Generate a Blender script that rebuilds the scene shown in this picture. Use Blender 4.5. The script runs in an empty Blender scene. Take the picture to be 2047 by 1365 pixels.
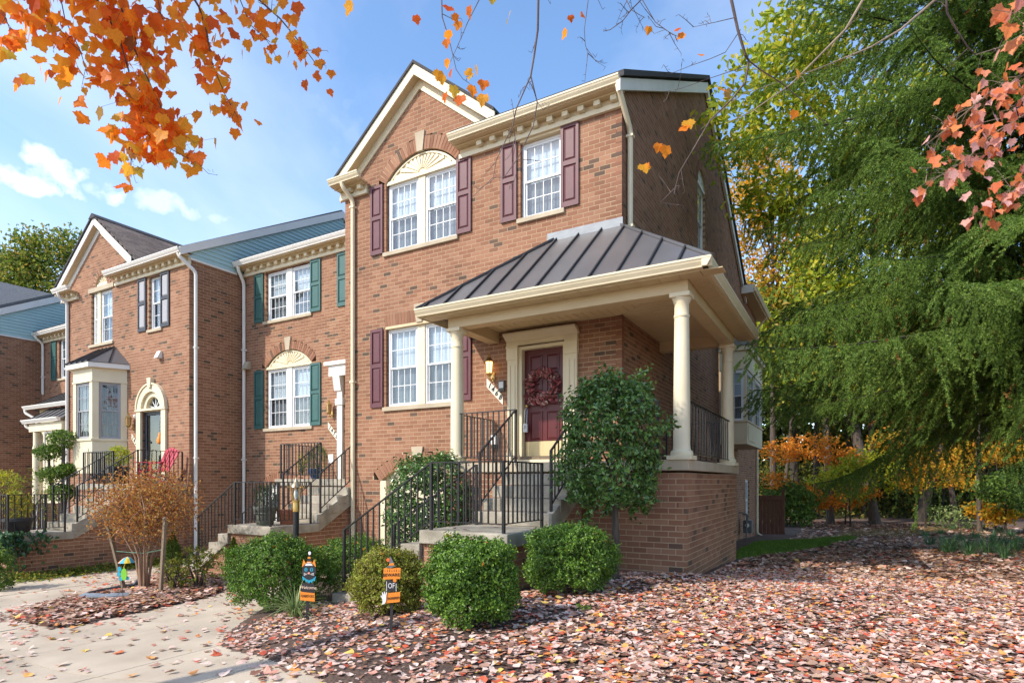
import bpy, bmesh, math, random
import numpy as np
from mathutils import Matrix, Vector
random.seed(7); RNG = np.random.default_rng(7)
SC = bpy.context.scene; COL = SC.collection
# ---------------------------------------------------------------- camera
H = 1.35; YAW = math.radians(29.74); FPX = 1184.0
cd = bpy.data.cameras.new('camera'); cam = bpy.data.objects.new('camera', cd); COL.objects.link(cam)
cam.location = (0, 0, H); cam.rotation_euler = (math.radians(90), 0, YAW)
cd.sensor_width = 36; cd.lens = FPX / 2047 * 36; cd.shift_y = 280.5 / 2047
cd.clip_start = 0.05; cd.clip_end = 3000
SC.camera = cam
FWD = np.array([-math.sin(YAW), math.cos(YAW)]); RGT = np.array([math.cos(YAW), math.sin(YAW)])
def survey(u, v, s):                       # a sighted point: pixel bearing + its distance along the view axis
    t = (u - 1023.5) / FPX; p = s * (FWD + t * RGT)
    return Vector((p[0], p[1], H + (963 - v) / FPX * s))
# ---------------------------------------------------------------- sky + sun
SUN_TO = Vector((-0.42, -0.70, 0.68)).normalized()
sun_el = math.asin(SUN_TO.z); sun_az = math.atan2(SUN_TO.x, SUN_TO.y)
w = bpy.data.worlds.new('World'); SC.world = w; w.use_nodes = True
nt = w.node_tree; nt.nodes.clear()
def N(t, **k):
    n = nt.nodes.new(t)
    for a, b in k.items(): setattr(n, a, b)
    return n
out = N('ShaderNodeOutputWorld'); bg = N('ShaderNodeBackground'); bg.inputs['Strength'].default_value = 0.15
sky = N('ShaderNodeTexSky', sky_type='NISHITA', sun_disc=False)
sky.sun_elevation = sun_el; sky.sun_rotation = sun_az
sky.air_density = 1.0; sky.dust_density = 0.6; sky.ozone_density = 1.5
tc = N('ShaderNodeTexCoord')
# clouds as a layer over the sky dome, by direction: project direction on a plane at cloud height
sep = N('ShaderNodeSeparateXYZ'); nt.links.new(tc.outputs['Generated'], sep.inputs[0])
def M_(op, a, b=None, clamp=False):
    n = N('ShaderNodeMath', operation=op, use_clamp=clamp)
    for i, q in enumerate((a, b)):
        if q is None: continue
        if isinstance(q, (int, float)): n.inputs[i].default_value = q
        else: nt.links.new(q, n.inputs[i])
    return n.outputs[0]
zz = M_('ADD', M_('MAXIMUM', sep.outputs['Z'], 0.0), 0.16)
cx = M_('DIVIDE', sep.outputs['X'], zz); cy = M_('DIVIDE', sep.outputs['Y'], zz)
comb = N('ShaderNodeCombineXYZ'); nt.links.new(cx, comb.inputs[0]); nt.links.new(cy, comb.inputs[1])
n1 = N('ShaderNodeTexNoise'); n1.inputs['Scale'].default_value = 0.75; n1.inputs['Detail'].default_value = 7; n1.inputs['Roughness'].default_value = 0.55
n1.inputs['Distortion'].default_value = 0.4
nt.links.new(comb.outputs[0], n1.inputs['Vector'])
cr = N('ShaderNodeValToRGB'); cr.color_ramp.elements[0].position = 0.46; cr.color_ramp.elements[1].position = 0.85
nt.links.new(n1.outputs['Fac'], cr.inputs[0])
wisp = M_('MULTIPLY', cr.outputs[0], 0.55)
# two cumulus banks low over the row of houses
def bank(d, ru, rz, seed):
    d = Vector(d).normalized(); n3 = N('ShaderNodeTexNoise'); n3.inputs['Scale'].default_value = 30; n3.inputs['Detail'].default_value = 9
    mp = N('ShaderNodeMapping'); mp.inputs['Location'].default_value = (seed, seed, 0); nt.links.new(tc.outputs['Generated'], mp.inputs[0]); nt.links.new(mp.outputs[0], n3.inputs['Vector'])
    side = Vector((-d.y, d.x, 0)).normalized()
    dot = N('ShaderNodeVectorMath', operation='DOT_PRODUCT'); nt.links.new(tc.outputs['Generated'], dot.inputs[0]); dot.inputs[1].default_value = side
    fwd = N('ShaderNodeVectorMath', operation='DOT_PRODUCT'); nt.links.new(tc.outputs['Generated'], fwd.inputs[0]); fwd.inputs[1].default_value = d
    a = M_('DIVIDE', dot.outputs['Value'], ru); b = M_('DIVIDE', M_('SUBTRACT', sep.outputs['Z'], d.z), rz)
    bb = M_('MULTIPLY', b, M_('ADD', 1.0, M_('MULTIPLY', M_('LESS_THAN', b, 0.0), 0.9)))
    r = M_('ADD', M_('MULTIPLY', a, a), M_('MULTIPLY', bb, bb))
    m = M_('SUBTRACT', M_('ADD', 0.80, M_('MULTIPLY', M_('SUBTRACT', n3.outputs['Fac'], 0.5), 4.2)), r)
    m = M_('MULTIPLY', m, 0.95, True)
    return M_('MULTIPLY', m, M_('GREATER_THAN', fwd.outputs['Value'], 0.0), True)
def dirpx(u, v):
    p = survey(u, v, 10); return (p.x, p.y, p.z - H)
c1 = bank(dirpx(105, 366), 0.078, 0.036, 0.0); c2 = bank(dirpx(330, 415), 0.10, 0.022, 3.1); c3 = bank(dirpx(600, 260), 0.13, 0.06, 7.7)
cl = M_('MAXIMUM', c1, M_('MAXIMUM', M_('MULTIPLY', c2, 0.45), M_('MULTIPLY', c3, 0.10)))
cl = M_('MAXIMUM', cl, wisp, True)
mix = N('ShaderNodeMix', data_type='RGBA'); nt.links.new(cl, mix.inputs['Factor'])
hs = N('ShaderNodeHueSaturation'); hs.inputs['Saturation'].default_value = 1.10; hs.inputs['Value'].default_value = 1.08; hs.inputs['Hue'].default_value = 0.500
nt.links.new(sky.outputs[0], hs.inputs['Color']); nt.links.new(hs.outputs[0], mix.inputs[6])
mix.inputs[7].default_value = (5.0, 5.1, 5.35, 1)
nt.links.new(mix.outputs[2], bg.inputs[0]); nt.links.new(bg.outputs[0], out.inputs[0])
sd = bpy.data.lights.new('sun', 'SUN'); sd.energy = 2.5; sd.angle = math.radians(1.2); sd.color = (1.0, 0.93, 0.82)
so = bpy.data.objects.new('sun', sd); COL.objects.link(so); so.rotation_euler = (-SUN_TO).to_track_quat('-Z', 'Y').to_euler(); so.location = (-20, -20, 30)
SC.view_settings.view_transform = 'Standard'; SC.view_settings.look = 'None'; SC.view_settings.gamma = 1
SC.view_settings.use_curve_mapping = False; SC.view_settings.exposure = 1.06
# ---------------------------------------------------------------- materials
MATS = {}
def mat(name, c1, c2=None, scale=8.0, rough=0.7, bump=0.0, bscale=60.0, metallic=0.0, island=0.0, objrand=0.0, ramp=None, transl=0.0, spec=0.4, stretch=None, detail=4.0, emit=0.0, world=0):
    if name in MATS: return MATS[name]
    m = bpy.data.materials.new(name); m.use_nodes = True; t = m.node_tree; P = t.nodes['Principled BSDF']; L = t.links.new
    P.inputs['Roughness'].default_value = rough; P.inputs['Metallic'].default_value = metallic
    P.inputs['Specular IOR Level'].default_value = spec
    tcd = t.nodes.new('ShaderNodeTexCoord'); vec = tcd.outputs['Object'] if not world else t.nodes.new('ShaderNodeNewGeometry').outputs['Position']
    if stretch:
        mp = t.nodes.new('ShaderNodeMapping'); mp.inputs['Scale'].default_value = stretch; L(vec, mp.inputs[0]); vec = mp.outputs[0]
    c2 = c2 or c1
    nz = t.nodes.new('ShaderNodeTexNoise'); nz.inputs['Scale'].default_value = scale; nz.inputs['Detail'].default_value = detail; L(vec, nz.inputs['Vector'])
    rp = t.nodes.new('ShaderNodeValToRGB'); e = rp.color_ramp.elements
    e[0].position = 0.32; e[1].position = 0.68; e[0].color = (*c1, 1); e[1].color = (*c2, 1)
    L(nz.outputs['Fac'], rp.inputs[0]); col = rp.outputs[0]
    if ramp:                                   # one tone for each piece (mesh island or object)
        r2 = t.nodes.new('ShaderNodeValToRGB'); r2.color_ramp.interpolation = 'LINEAR'; e = r2.color_ramp.elements
        e[0].position = ramp[0][0]; e[0].color = (*ramp[0][1], 1); e[1].position = ramp[-1][0]; e[1].color = (*ramp[-1][1], 1)
        for p, c in ramp[1:-1]:
            q = e.new(p); q.color = (*c, 1)
        if objrand: src = t.nodes.new('ShaderNodeObjectInfo').outputs['Random']
        else: src = t.nodes.new('ShaderNodeNewGeometry').outputs['Random Per Island']
        L(src, r2.inputs[0])
        mx = t.nodes.new('ShaderNodeMix'); mx.data_type = 'RGBA'; mx.blend_type = 'MULTIPLY'; mx.inputs['Factor'].default_value = 1.0
        L(r2.outputs[0], mx.inputs[6]); L(col, mx.inputs[7]); col = mx.outputs[2]
    L(col, P.inputs['Base Color'])
    if bump:
        nb = t.nodes.new('ShaderNodeTexNoise'); nb.inputs['Scale'].default_value = bscale; nb.inputs['Detail'].default_value = 5; L(vec, nb.inputs['Vector'])
        bp = t.nodes.new('ShaderNodeBump'); bp.inputs['Strength'].default_value = bump; bp.inputs['Distance'].default_value = 0.02
        L(nb.outputs['Fac'], bp.inputs['Height']); L(bp.outputs[0], P.inputs['Normal'])
    if emit: L(col, P.inputs['Emission Color']); P.inputs['Emission Strength'].default_value = emit
    if transl:
        tr = t.nodes.new('ShaderNodeBsdfTranslucent'); L(col, tr.inputs[0]); ms = t.nodes.new('ShaderNodeMixShader'); ms.inputs[0].default_value = transl
        o = t.nodes['Material Output']; L(P.outputs[0], ms.inputs[1]); L(tr.outputs[0], ms.inputs[2]); L(ms.outputs[0], o.inputs[0])
    MATS[name] = m; return m
W1 = (1, 1, 1)
BR = [(0.0, (.095, .062, .045)), (0.04, (.13, .08, .055)), (0.05, (.205, .10, .060)), (0.10, (.245, .111, .064)), (0.45, (.275, .130, .076)), (0.75, (.30, .148, .088)), (1.0, (.335, .175, .108))]
BR2 = [(p, (c[0] * .84, c[1] * .74, c[2] * .70)) for p, c in BR]
MORT = mat('mortar', (.48, .35, .215), (.41, .295, .18), 3, 0.95, 0.3, 90)
def brickmats(k, R):
    return (mat('brick_' + k, (.84, .83, .82), (1.10, 1.08, 1.06), 0.8, 0.9, 0.25, 120, detail=12, world=1, ramp=R), mat('single_brick_' + k, (.84, .83, .82), (1.10, 1.08, 1.06), 0.8, 0.9, 0.25, 120, detail=12, world=1, ramp=R, objrand=1))
BM, BMS = brickmats('buff_red', BR)
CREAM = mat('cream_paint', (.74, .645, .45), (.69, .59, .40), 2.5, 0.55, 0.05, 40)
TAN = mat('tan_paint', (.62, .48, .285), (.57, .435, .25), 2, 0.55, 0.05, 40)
WHITE = mat('white_paint', (.80, .765, .70), (.74, .705, .64), 3, 0.5, 0.04, 30)
VINYL = mat('white_vinyl', (.80, .80, .79), (.77, .77, .76), 3, 0.4)
MAROON = mat('maroon_paint', (.125, .038, .045), (.105, .031, .038), 5, 0.5, 0.08, 60)
TEAL = mat('teal_paint', (.045, .125, .112), (.037, .105, .095), 5, 0.5, 0.08, 60)
BLACKP = mat('black_grey_shutter', (.035, .036, .042), (.05, .05, .055), 5, 0.5, 0.05, 60)
GREYP = mat('grey_panel', (.36, .35, .36), (.33, .32, .33), 5, 0.5)
DOORR = mat('door_red', (.115, .019, .021), (.095, .016, .018), 3, 0.35, 0.03, 50)
METAL = mat('dark_metal_roof', (.17, .16, .158), (.14, .132, .132), 1.2, 0.38, 0.03, 9, metallic=0.35)
SEAM = mat('seam_metal', (.05, .048, .05), (.04, .04, .042), 3, 0.4, metallic=0.3)
FLASH = mat('flashing', (.17, .185, .20), (.14, .15, .165), 5, 0.4, 0.05, 20, metallic=0.4)
SHING = mat('brown_shingle', (.8, .8, .8), W1, 60, 0.95, 0.6, 200, ramp=[(0, (.17, .12, .095)), (.5, (.22, .16, .125)), (1, (.28, .205, .16))], objrand=1)
SHINGD = mat('dark_shingle', (.055, .052, .055), (.085, .08, .08), 40, 0.95, 0.6, 150)
SHINGG = mat('grey_shingle', (.12, .12, .125), (.19, .185, .18), 30, 0.95, 0.6, 150)
SIDING = mat('teal_siding', (.40, .56, .54), (.37, .52, .51), 2, 0.55, 0.06, 60)
CONC = mat('old_concrete', (.42, .375, .295), (.23, .20, .15), 3.5, 0.92, 0.35, 70, detail=8)
PAVE = mat('pale_concrete', (.54, .455, .345), (.39, .32, .24), 1.3, 0.92, 0.25, 90, detail=13)
CAPC = mat('slab_concrete', (.50, .42, .30), (.40, .33, .235), 2.5, 0.9, 0.2, 60)
IRON = mat('black_iron', (.012, .012, .014), (.022, .021, .022), 20, 0.42, 0.1, 80)
BRASS = mat('brass', (.55, .36, .13), (.45, .28, .09), 10, 0.3, metallic=0.9)
PBRASS = mat('pale_brass', (.66, .53, .29), (.62, .50, .27), 10, 0.4, metallic=0.3)
DARKIN = mat('dark_interior', (.022, .023, .026), (.035, .035, .036), 1.5, 0.9)
BLIND = mat('white_blind', (.78, .80, .82), (.70, .72, .75), 2, 0.8, stretch=(1, 1, 14))
CURT = mat('grey_curtain', (.14, .145, .15), (.30, .31, .32), 3, 0.9, stretch=(9, 1, 1.2))
SOIL = mat('leafy_soil', (.085, .055, .04), (.16, .10, .075), 2.2, 0.98, 0.8, 25, detail=9)
MULCH = mat('mulch', (.055, .034, .026), (.13, .082, .06), 35, 0.98, 1.0, 45, detail=8)
BARK = mat('grey_bark', (.13, .10, .075), (.065, .05, .04), 6, 0.95, 1.0, 20, stretch=(3, 3, .5))
DBARK = mat('dark_bark', (.035, .028, .022), (.065, .05, .038), 6, 0.95, 1.0, 18, stretch=(3, 3, .5))
TWIG = mat('purple_grey_twig', (.16, .115, .10), (.09, .062, .062), 9, 0.8)
PTWIG = mat('pale_tan_branch', (.33, .25, .18), (.20, .15, .11), 6, 0.85)
WOOD = mat('weathered_wood', (.24, .18, .12), (.15, .11, .075), 12, 0.9, 0.4, 50, stretch=(6, 6, .6))
FENCEW = mat('red_brown_fence', (.17, .075, .045), (.12, .05, .032), 8, 0.85, 0.3, 50, stretch=(6, 6, .5))
def glass_mat():
    m = bpy.data.materials.new('window_glass'); m.use_nodes = True; t = m.node_tree; t.nodes.clear()
    o = t.nodes.new('ShaderNodeOutputMaterial'); a = t.nodes.new('ShaderNodeBsdfTransparent'); b = t.nodes.new('ShaderNodeBsdfGlossy'); b.inputs['Roughness'].default_value = 0.015
    a.inputs[0].default_value = (.84, .88, .9, 1)
    tcd = t.nodes.new('ShaderNodeTexCoord'); nz = t.nodes.new('ShaderNodeTexNoise'); nz.inputs['Scale'].default_value = 2.2; t.links.new(tcd.outputs['Object'], nz.inputs['Vector'])
    bp = t.nodes.new('ShaderNodeBump'); bp.inputs['Strength'].default_value = 0.05; bp.inputs['Distance'].default_value = 0.02; t.links.new(nz.outputs['Fac'], bp.inputs['Height']); t.links.new(bp.outputs[0], b.inputs['Normal'])
    fr = t.nodes.new('ShaderNodeFresnel'); fr.inputs['IOR'].default_value = 2.0
    ge = t.nodes.new('ShaderNodeNewGeometry'); sb = t.nodes.new('ShaderNodeMath'); sb.operation = 'MULTIPLY_ADD'; t.links.new(ge.outputs['Backfacing'], sb.inputs[0]); sb.inputs[1].default_value = -1; sb.inputs[2].default_value = 1
    ml = t.nodes.new('ShaderNodeMath'); ml.operation = 'MULTIPLY'; t.links.new(fr.outputs[0], ml.inputs[0]); t.links.new(sb.outputs[0], ml.inputs[1])
    mx = t.nodes.new('ShaderNodeMixShader'); t.links.new(ml.outputs[0], mx.inputs[0]); t.links.new(a.outputs[0], mx.inputs[1]); t.links.new(b.outputs[0], mx.inputs[2]); t.links.new(mx.outputs[0], o.inputs[0])
    return m
GLASS = glass_mat()
# ---------------------------------------------------------------- helpers
def setp(o, label=None, cat=None, group=None, kind=None):
    for k, v in (('label', label), ('category', cat), ('group', group), ('kind', kind)):
        if v: o[k] = v
    return o
def link(o, parent=None):
    COL.objects.link(o)
    if parent is not None:
        o.parent = parent; o.matrix_parent_inverse = parent.matrix_basis.inverted()
    return o
def thing(name, loc, label, cat, group=None):
    o = bpy.data.objects.new(name, None); o.location = loc; o.empty_display_size = 0.2; link(o)
    return setp(o, label, cat, group)
def inst(name, me, parent=None, M=None):
    o = bpy.data.objects.new(name, me)
    if M is not None: o.matrix_basis = M
    return link(o, parent)
def npmesh(name, V, F, mats, smooth=False, midx=None):
    """V (n,3) array, F list of (k,m) index arrays"""
    me = bpy.data.meshes.new(name); V = np.asarray(V, dtype=np.float32)
    me.vertices.add(len(V)); me.vertices.foreach_set('co', V.ravel())
    F = [np.asarray(f, dtype=np.int32) for f in F if len(f)]
    tot = sum(f.size for f in F); cnt = sum(len(f) for f in F)
    me.loops.add(tot); me.polygons.add(cnt)
    me.loops.foreach_set('vertex_index', np.concatenate([f.ravel() for f in F]))
    sizes = np.concatenate([np.full(len(f), f.shape[1], dtype=np.int32) for f in F])
    me.polygons.foreach_set('loop_start', np.concatenate(([0], np.cumsum(sizes)[:-1])).astype(np.int32))
    if midx is not None: me.polygons.foreach_set('material_index', np.asarray(midx, dtype=np.int32))
    me.polygons.foreach_set('use_smooth', np.full(cnt, bool(smooth)))
    for m in (mats if isinstance(mats, (list, tuple)) else [mats]): me.materials.append(m)
    me.update(calc_edges=True); me.validate()
    return me
class MB:
    def __init__(s): s.v = []; s.f = []
    def add(s, vs, fs):
        b = len(s.v); s.v += [tuple(p) for p in vs]; s.f += [tuple(b + i for i in f) for f in fs]; return s
    def box(s, x0, x1, y0, y1, z0, z1):
        return s.add([(x0, y0, z0), (x1, y0, z0), (x1, y1, z0), (x0, y1, z0), (x0, y0, z1), (x1, y0, z1), (x1, y1, z1), (x0, y1, z1)],
                     [(3, 2, 1, 0), (4, 5, 6, 7), (0, 1, 5, 4), (1, 2, 6, 5), (2, 3, 7, 6), (3, 0, 4, 7)])
    def obox(s, c, ax, ay, az):
        c, ax, ay, az = map(Vector, (c, ax, ay, az))
        P = [c + i * ax + j * ay + k * az for k in (-1, 1) for j in (-1, 1) for i in (-1, 1)]
        return s.add(P, [(0, 2, 3, 1), (4, 5, 7, 6), (0, 1, 5, 4), (1, 3, 7, 5), (3, 2, 6, 7), (2, 0, 4, 6)])
    def prism(s, poly, off):                  # polygon of 3D points swept by off
        n = len(poly); P = [Vector(p) for p in poly]; off = Vector(off); Q = [p + off for p in P]
        return s.add(P + Q, [tuple(range(n))[::-1], tuple(range(n, 2 * n))] + [(i, (i + 1) % n, n + (i + 1) % n, n + i) for i in range(n)])
    def bar(s, a, b, w, h=None, up=(0, 0, 1)):
        a, b = Vector(a), Vector(b); h = h or w; d = (b - a); L = d.length; d = d / L; u = Vector(up)
        if abs(d.dot(u)) > .99: u = Vector((0, 1, 0))
        sx = d.cross(u).normalized(); uz = sx.cross(d)
        return s.obox((a + b) / 2, d * (L / 2), sx * (w / 2), uz * (h / 2))
    def tube(s, pts, r, n=6, cap=True):
        pts = [Vector(p) for p in pts]; m = len(pts); rr = [float(q) for q in r] if isinstance(r, (list, tuple)) else [r] * m; rings = []
        u = None
        for i, p in enumerate(pts):
            d = (pts[min(i + 1, m - 1)] - pts[max(i - 1, 0)]).normalized()
            if u is None: u = d.orthogonal().normalized()
            u = (u - d * u.dot(d)).normalized(); w_ = d.cross(u)
            rings.append([p + rr[i] * (math.cos(2 * math.pi * k / n) * u + math.sin(2 * math.pi * k / n) * w_) for k in range(n)])
        fs = [(i * n + k, i * n + (k + 1) % n, (i + 1) * n + (k + 1) % n, (i + 1) * n + k) for i in range(m - 1) for k in range(n)]
        if cap: fs += [tuple(range(n))[::-1], tuple(range((m - 1) * n, m * n))]
        return s.add([q for R in rings for q in R], fs)
    def lathe(s, c, prof, n=20):
        c = Vector(c); m = len(prof)
        vs = [c + Vector((r * math.cos(2 * math.pi * k / n), r * math.sin(2 * math.pi * k / n), z)) for r, z in prof for k in range(n)]
        return s.add(vs, [(i * n + k, i * n + (k + 1) % n, (i + 1) * n + (k + 1) % n, (i + 1) * n + k) for i in range(m - 1) for k in range(n)] + [tuple(range(n))[::-1], tuple(range((m - 1) * n, m * n))])
    def mesh(s, name, m, smooth=False):
        me = bpy.data.meshes.new(name); me.from_pydata(s.v, [], s.f)
        for q in (m if isinstance(m, (list, tuple)) else [m]): me.materials.append(q)
        if smooth: me.polygons.foreach_set('use_smooth', [True] * len(me.polygons))
        return me
    def build(s, name, m, parent=None, smooth=False, kind=None, label=None):
        o = inst(name, s.mesh(name, m, smooth), parent)
        if smooth:
            try: o.data.set_sharp_from_angle(angle=math.radians(40))
            except Exception: pass
        if kind: o['kind'] = kind
        if label: o['label'] = label
        return o
    def bevel(s, name, m, parent=None, w=0.008, kind=None):
        me = s.mesh(name, m); bm = bmesh.new(); bm.from_mesh(me)
        bmesh.ops.bevel(bm, geom=bm.edges[:], offset=w, segments=2, affect='EDGES', profile=0.6); bm.to_mesh(me); bm.free()
        o = inst(name, me, parent)
        if kind: o['kind'] = kind
        return o
def text_obj(txt, size, m, M, parent, depth=0.004, shear=0.0, name='lettering', bold=0.0):
    cu = bpy.data.curves.new('t', 'FONT'); cu.body = txt; cu.size = size; cu.extrude = depth; cu.shear = shear; cu.offset = bold
    cu.align_x = 'CENTER'; cu.align_y = 'CENTER'; cu.resolution_u = 3
    o = bpy.data.objects.new('t', cu); COL.objects.link(o); dg = bpy.context.evaluated_depsgraph_get()
    me = bpy.data.meshes.new_from_object(o.evaluated_get(dg)); bpy.data.objects.remove(o); me.materials.clear(); me.materials.append(m)
    me.name = name
    return inst(name, me, parent, M)
RX90 = Matrix.Rotation(math.radians(90), 4, 'X')     # text lying in XY -> standing, facing -Y
def g(x, y):                                         # the lie of the land
    x = np.asarray(x, float); y = np.asarray(y, float)
    a = np.clip((-2.2 - x) / 4.8, 0, 1); a = a * a * (3 - 2 * a)
    z = -.45 * a - .034 * np.clip(-7 - x, 0, 14)
    z = z - .045 * (np.clip(y, 8.5, 26) - 8.5) * np.clip((x + 12) / 8, 0, 1)
    z = z + .62 * np.exp(-((x - 6.2) / 3.2) ** 2 - ((y - 16) / 6.5) ** 2)
    return z
def gz(x, y): return float(g(x, y))
def gpt(u, v):                                       # where a sighted bearing meets the ground
    z = 0.0
    for _ in range(40):
        s = (H - z) * FPX / (v - 963); p = survey(u, v, s); z = .5 * z + .5 * gz(p.x, p.y)
    return Vector((p.x, p.y, z))
# ---------------------------------------------------------------- ground, paving, beds
def sheet(name, xs, ys, zf, m, kind='structure', mask=None):
    X, Y = np.meshgrid(xs, ys); Z = zf(X, Y); nx, ny = len(xs), len(ys)
    V = np.stack([X, Y, Z], -1).reshape(-1, 3); i = np.arange(nx * ny).reshape(ny, nx)
    F = np.stack([i[:-1, :-1], i[:-1, 1:], i[1:, 1:], i[1:, :-1]], -1).reshape(-1, 4)
    if mask is not None:
        c = V[F].mean(1); F = F[mask(c[:, 0], c[:, 1])]
    o = inst(name, npmesh(name, V, [F], m, True)); o['kind'] = kind; return o
def lin(a, b, n): return np.linspace(a, b, n)
def wob(x, y): return .03 * np.sin(1.7 * x + .6 * y) * np.sin(1.1 * y - .4 * x) + .012 * np.sin(5.1 * x) * np.sin(4.3 * y + 1)
def inpoly(px, py, poly):
    px = np.asarray(px); py = np.asarray(py); r = np.zeros(px.shape, bool); n = len(poly)
    for i in range(n):
        x0, y0 = poly[i]; x1, y1 = poly[(i + 1) % n]
        c = (y0 > py) != (y1 > py)
        with np.errstate(divide='ignore', invalid='ignore'): xi = (x1 - x0) * (py - y0) / (y1 - y0) + x0
        r ^= c & (px < xi)
    return r
def dpoly(px, py, poly):
    d = np.full(np.shape(px), 1e9); n = len(poly)
    for i in range(n):
        a = np.array(poly[i]); b = np.array(poly[(i + 1) % n]); ab = b - a
        t = np.clip(((px - a[0]) * ab[0] + (py - a[1]) * ab[1]) / (ab @ ab), 0, 1)
        d = np.minimum(d, np.hypot(px - a[0] - t * ab[0], py - a[1] - t * ab[1]))
    return d
def smooth_poly(P, k=2, closed=True):
    for _ in range(k):
        Q = []
        for i in range(len(P)):
            a, b = P[i], P[(i + 1) % len(P)]
            Q += [(.75 * a[0] + .25 * b[0], .75 * a[1] + .25 * b[1]), (.25 * a[0] + .75 * b[0], .25 * a[1] + .75 * b[1])]
        P = Q
    return P
# mulch bed in front of the steps: its paved edge seen from the camera, closed round the house
bed_pts = [gpt(*q) for q in ((760, 1420), (640, 1362), (540, 1315), (430, 1293), (455, 1262), (505, 1228), (590, 1175), (660, 1150))]
BED = smooth_poly([(p.x, p.y) for p in bed_pts] + [(-5.9, 6.6), (-4.9, 8.6), (1.5, 8.8), (2.5, 1.0), (-.6, 1.2)], 2)
isl = [gpt(*q) for q in ((0, 1236), (60, 1248), (120, 1258), (200, 1240), (330, 1212), (430, 1192), (480, 1160), (455, 1130), (400, 1128), (335, 1140), (300, 1155), (225, 1180), (160, 1190), (80, 1210))]
ISL = smooth_poly([(p.x, p.y) for p in isl], 2)
def paved(x, y): return (x < -2.2) & (x > -15.6) & (y > -6) & (y < 11.0) & ~inpoly(x, y, BED)
def ground_z(x, y):
    d = np.where(paved(x, y), .10, 0.0); return g(x, y) - d + wob(x, y) * .6
xs = np.concatenate([lin(-400, -40, 8)[:-1], lin(-40, -18, 12)[:-1], lin(-18, 10, 160)[:-1], lin(10, 40, 20)[:-1], lin(40, 400, 8)])
ys = np.concatenate([lin(-300, -8, 8)[:-1], lin(-8, 16, 130)[:-1], lin(16, 44, 56)[:-1], lin(44, 600, 10)])
sheet('ground', xs, ys, ground_z, SOIL)
def inset_mound(poly, h, e=.5):
    def f(x, y):
        d = dpoly(x, y, poly); i = inpoly(x, y, poly)
        return g(x, y) + np.where(i, .012 + h * (1 - np.exp(-d / e)), -.06) + wob(3 * x, 3 * y) * .5 * np.where(i, 1 - np.exp(-d / .3), 0)
    return f
bedf = inset_mound(BED, .10)
bx0, bx1 = min(p[0] for p in BED), max(p[0] for p in BED); by0, by1 = min(p[1] for p in BED), max(p[1] for p in BED)
sheet('mulch_bed', lin(bx0 - .1, bx1 + .1, 150), lin(by0 - .1, by1 + .1, 150), bedf, MULCH)
islf = inset_mound(ISL, .05, .4)
sheet('mulch_bed', lin(min(p[0] for p in ISL), max(p[0] for p in ISL), 120), lin(min(p[1] for p in ISL), max(p[1] for p in ISL), 120), islf, MULCH)
def floor_z(x, y):
    z = g(x, y) + .0
    b = inpoly(x, y, BED); i = inpoly(x, y, ISL)
    return np.where(b, bedf(x, y), np.where(i, islf(x, y), np.where(paved(x, y), z + .004, ground_z(x, y))))
def fz(x, y): return float(floor_z(np.array([x], float), np.array([y], float))[0])
# poured slabs with open joints, each a piece of the driveway
drv = bpy.data.objects.new('driveway', None); link(drv); drv['kind'] = 'structure'
sx = [-15.6, -13.0, -11.15, -9.3, -7.5, -5.85, -4.35, -2.95, -2.2]; sy = [-2.0, -.3, 1.25, 2.75, 4.5, 6.6, 8.8, 11.0]
for i in range(len(sx) - 1):
    for j in range(len(sy) - 1):
        x0, x1, y0, y1 = sx[i] + .007, sx[i + 1] - .007, sy[j] + .007, sy[j + 1] - .007
        n = 9; X, Y = np.meshgrid(lin(x0, x1, n), lin(y0, y1, n))
        if inpoly(X, Y, BED).all(): continue
        rz = random.uniform(-.004, .004); Z = g(X, Y) + rz
        e = (X == x0) | (X == x1) | (Y == y0) | (Y == y1); Z = Z - np.where(e, .006, 0)
        X2 = np.where(X == x0, x0 - .0, X); V = np.stack([X2, Y, Z], -1).reshape(-1, 3); k = np.arange(n * n).reshape(n, n)
        F = np.stack([k[:-1, :-1], k[:-1, 1:], k[1:, 1:], k[1:, :-1]], -1).reshape(-1, 4)
        ring = list(k[0, :]) + list(k[1:, -1]) + list(k[-1, -2::-1]) + list(k[-2:0:-1, 0])
        b = len(V); R = V[ring].copy(); R[:, 2] -= .10; V = np.vstack([V, R]); m_ = len(ring)
        S = np.array([[ring[q], b + q, b + (q + 1) % m_, ring[(q + 1) % m_]] for q in range(m_)])
        inst('slab', npmesh('slab', V, [F, S], PAVE, False), drv)
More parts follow.
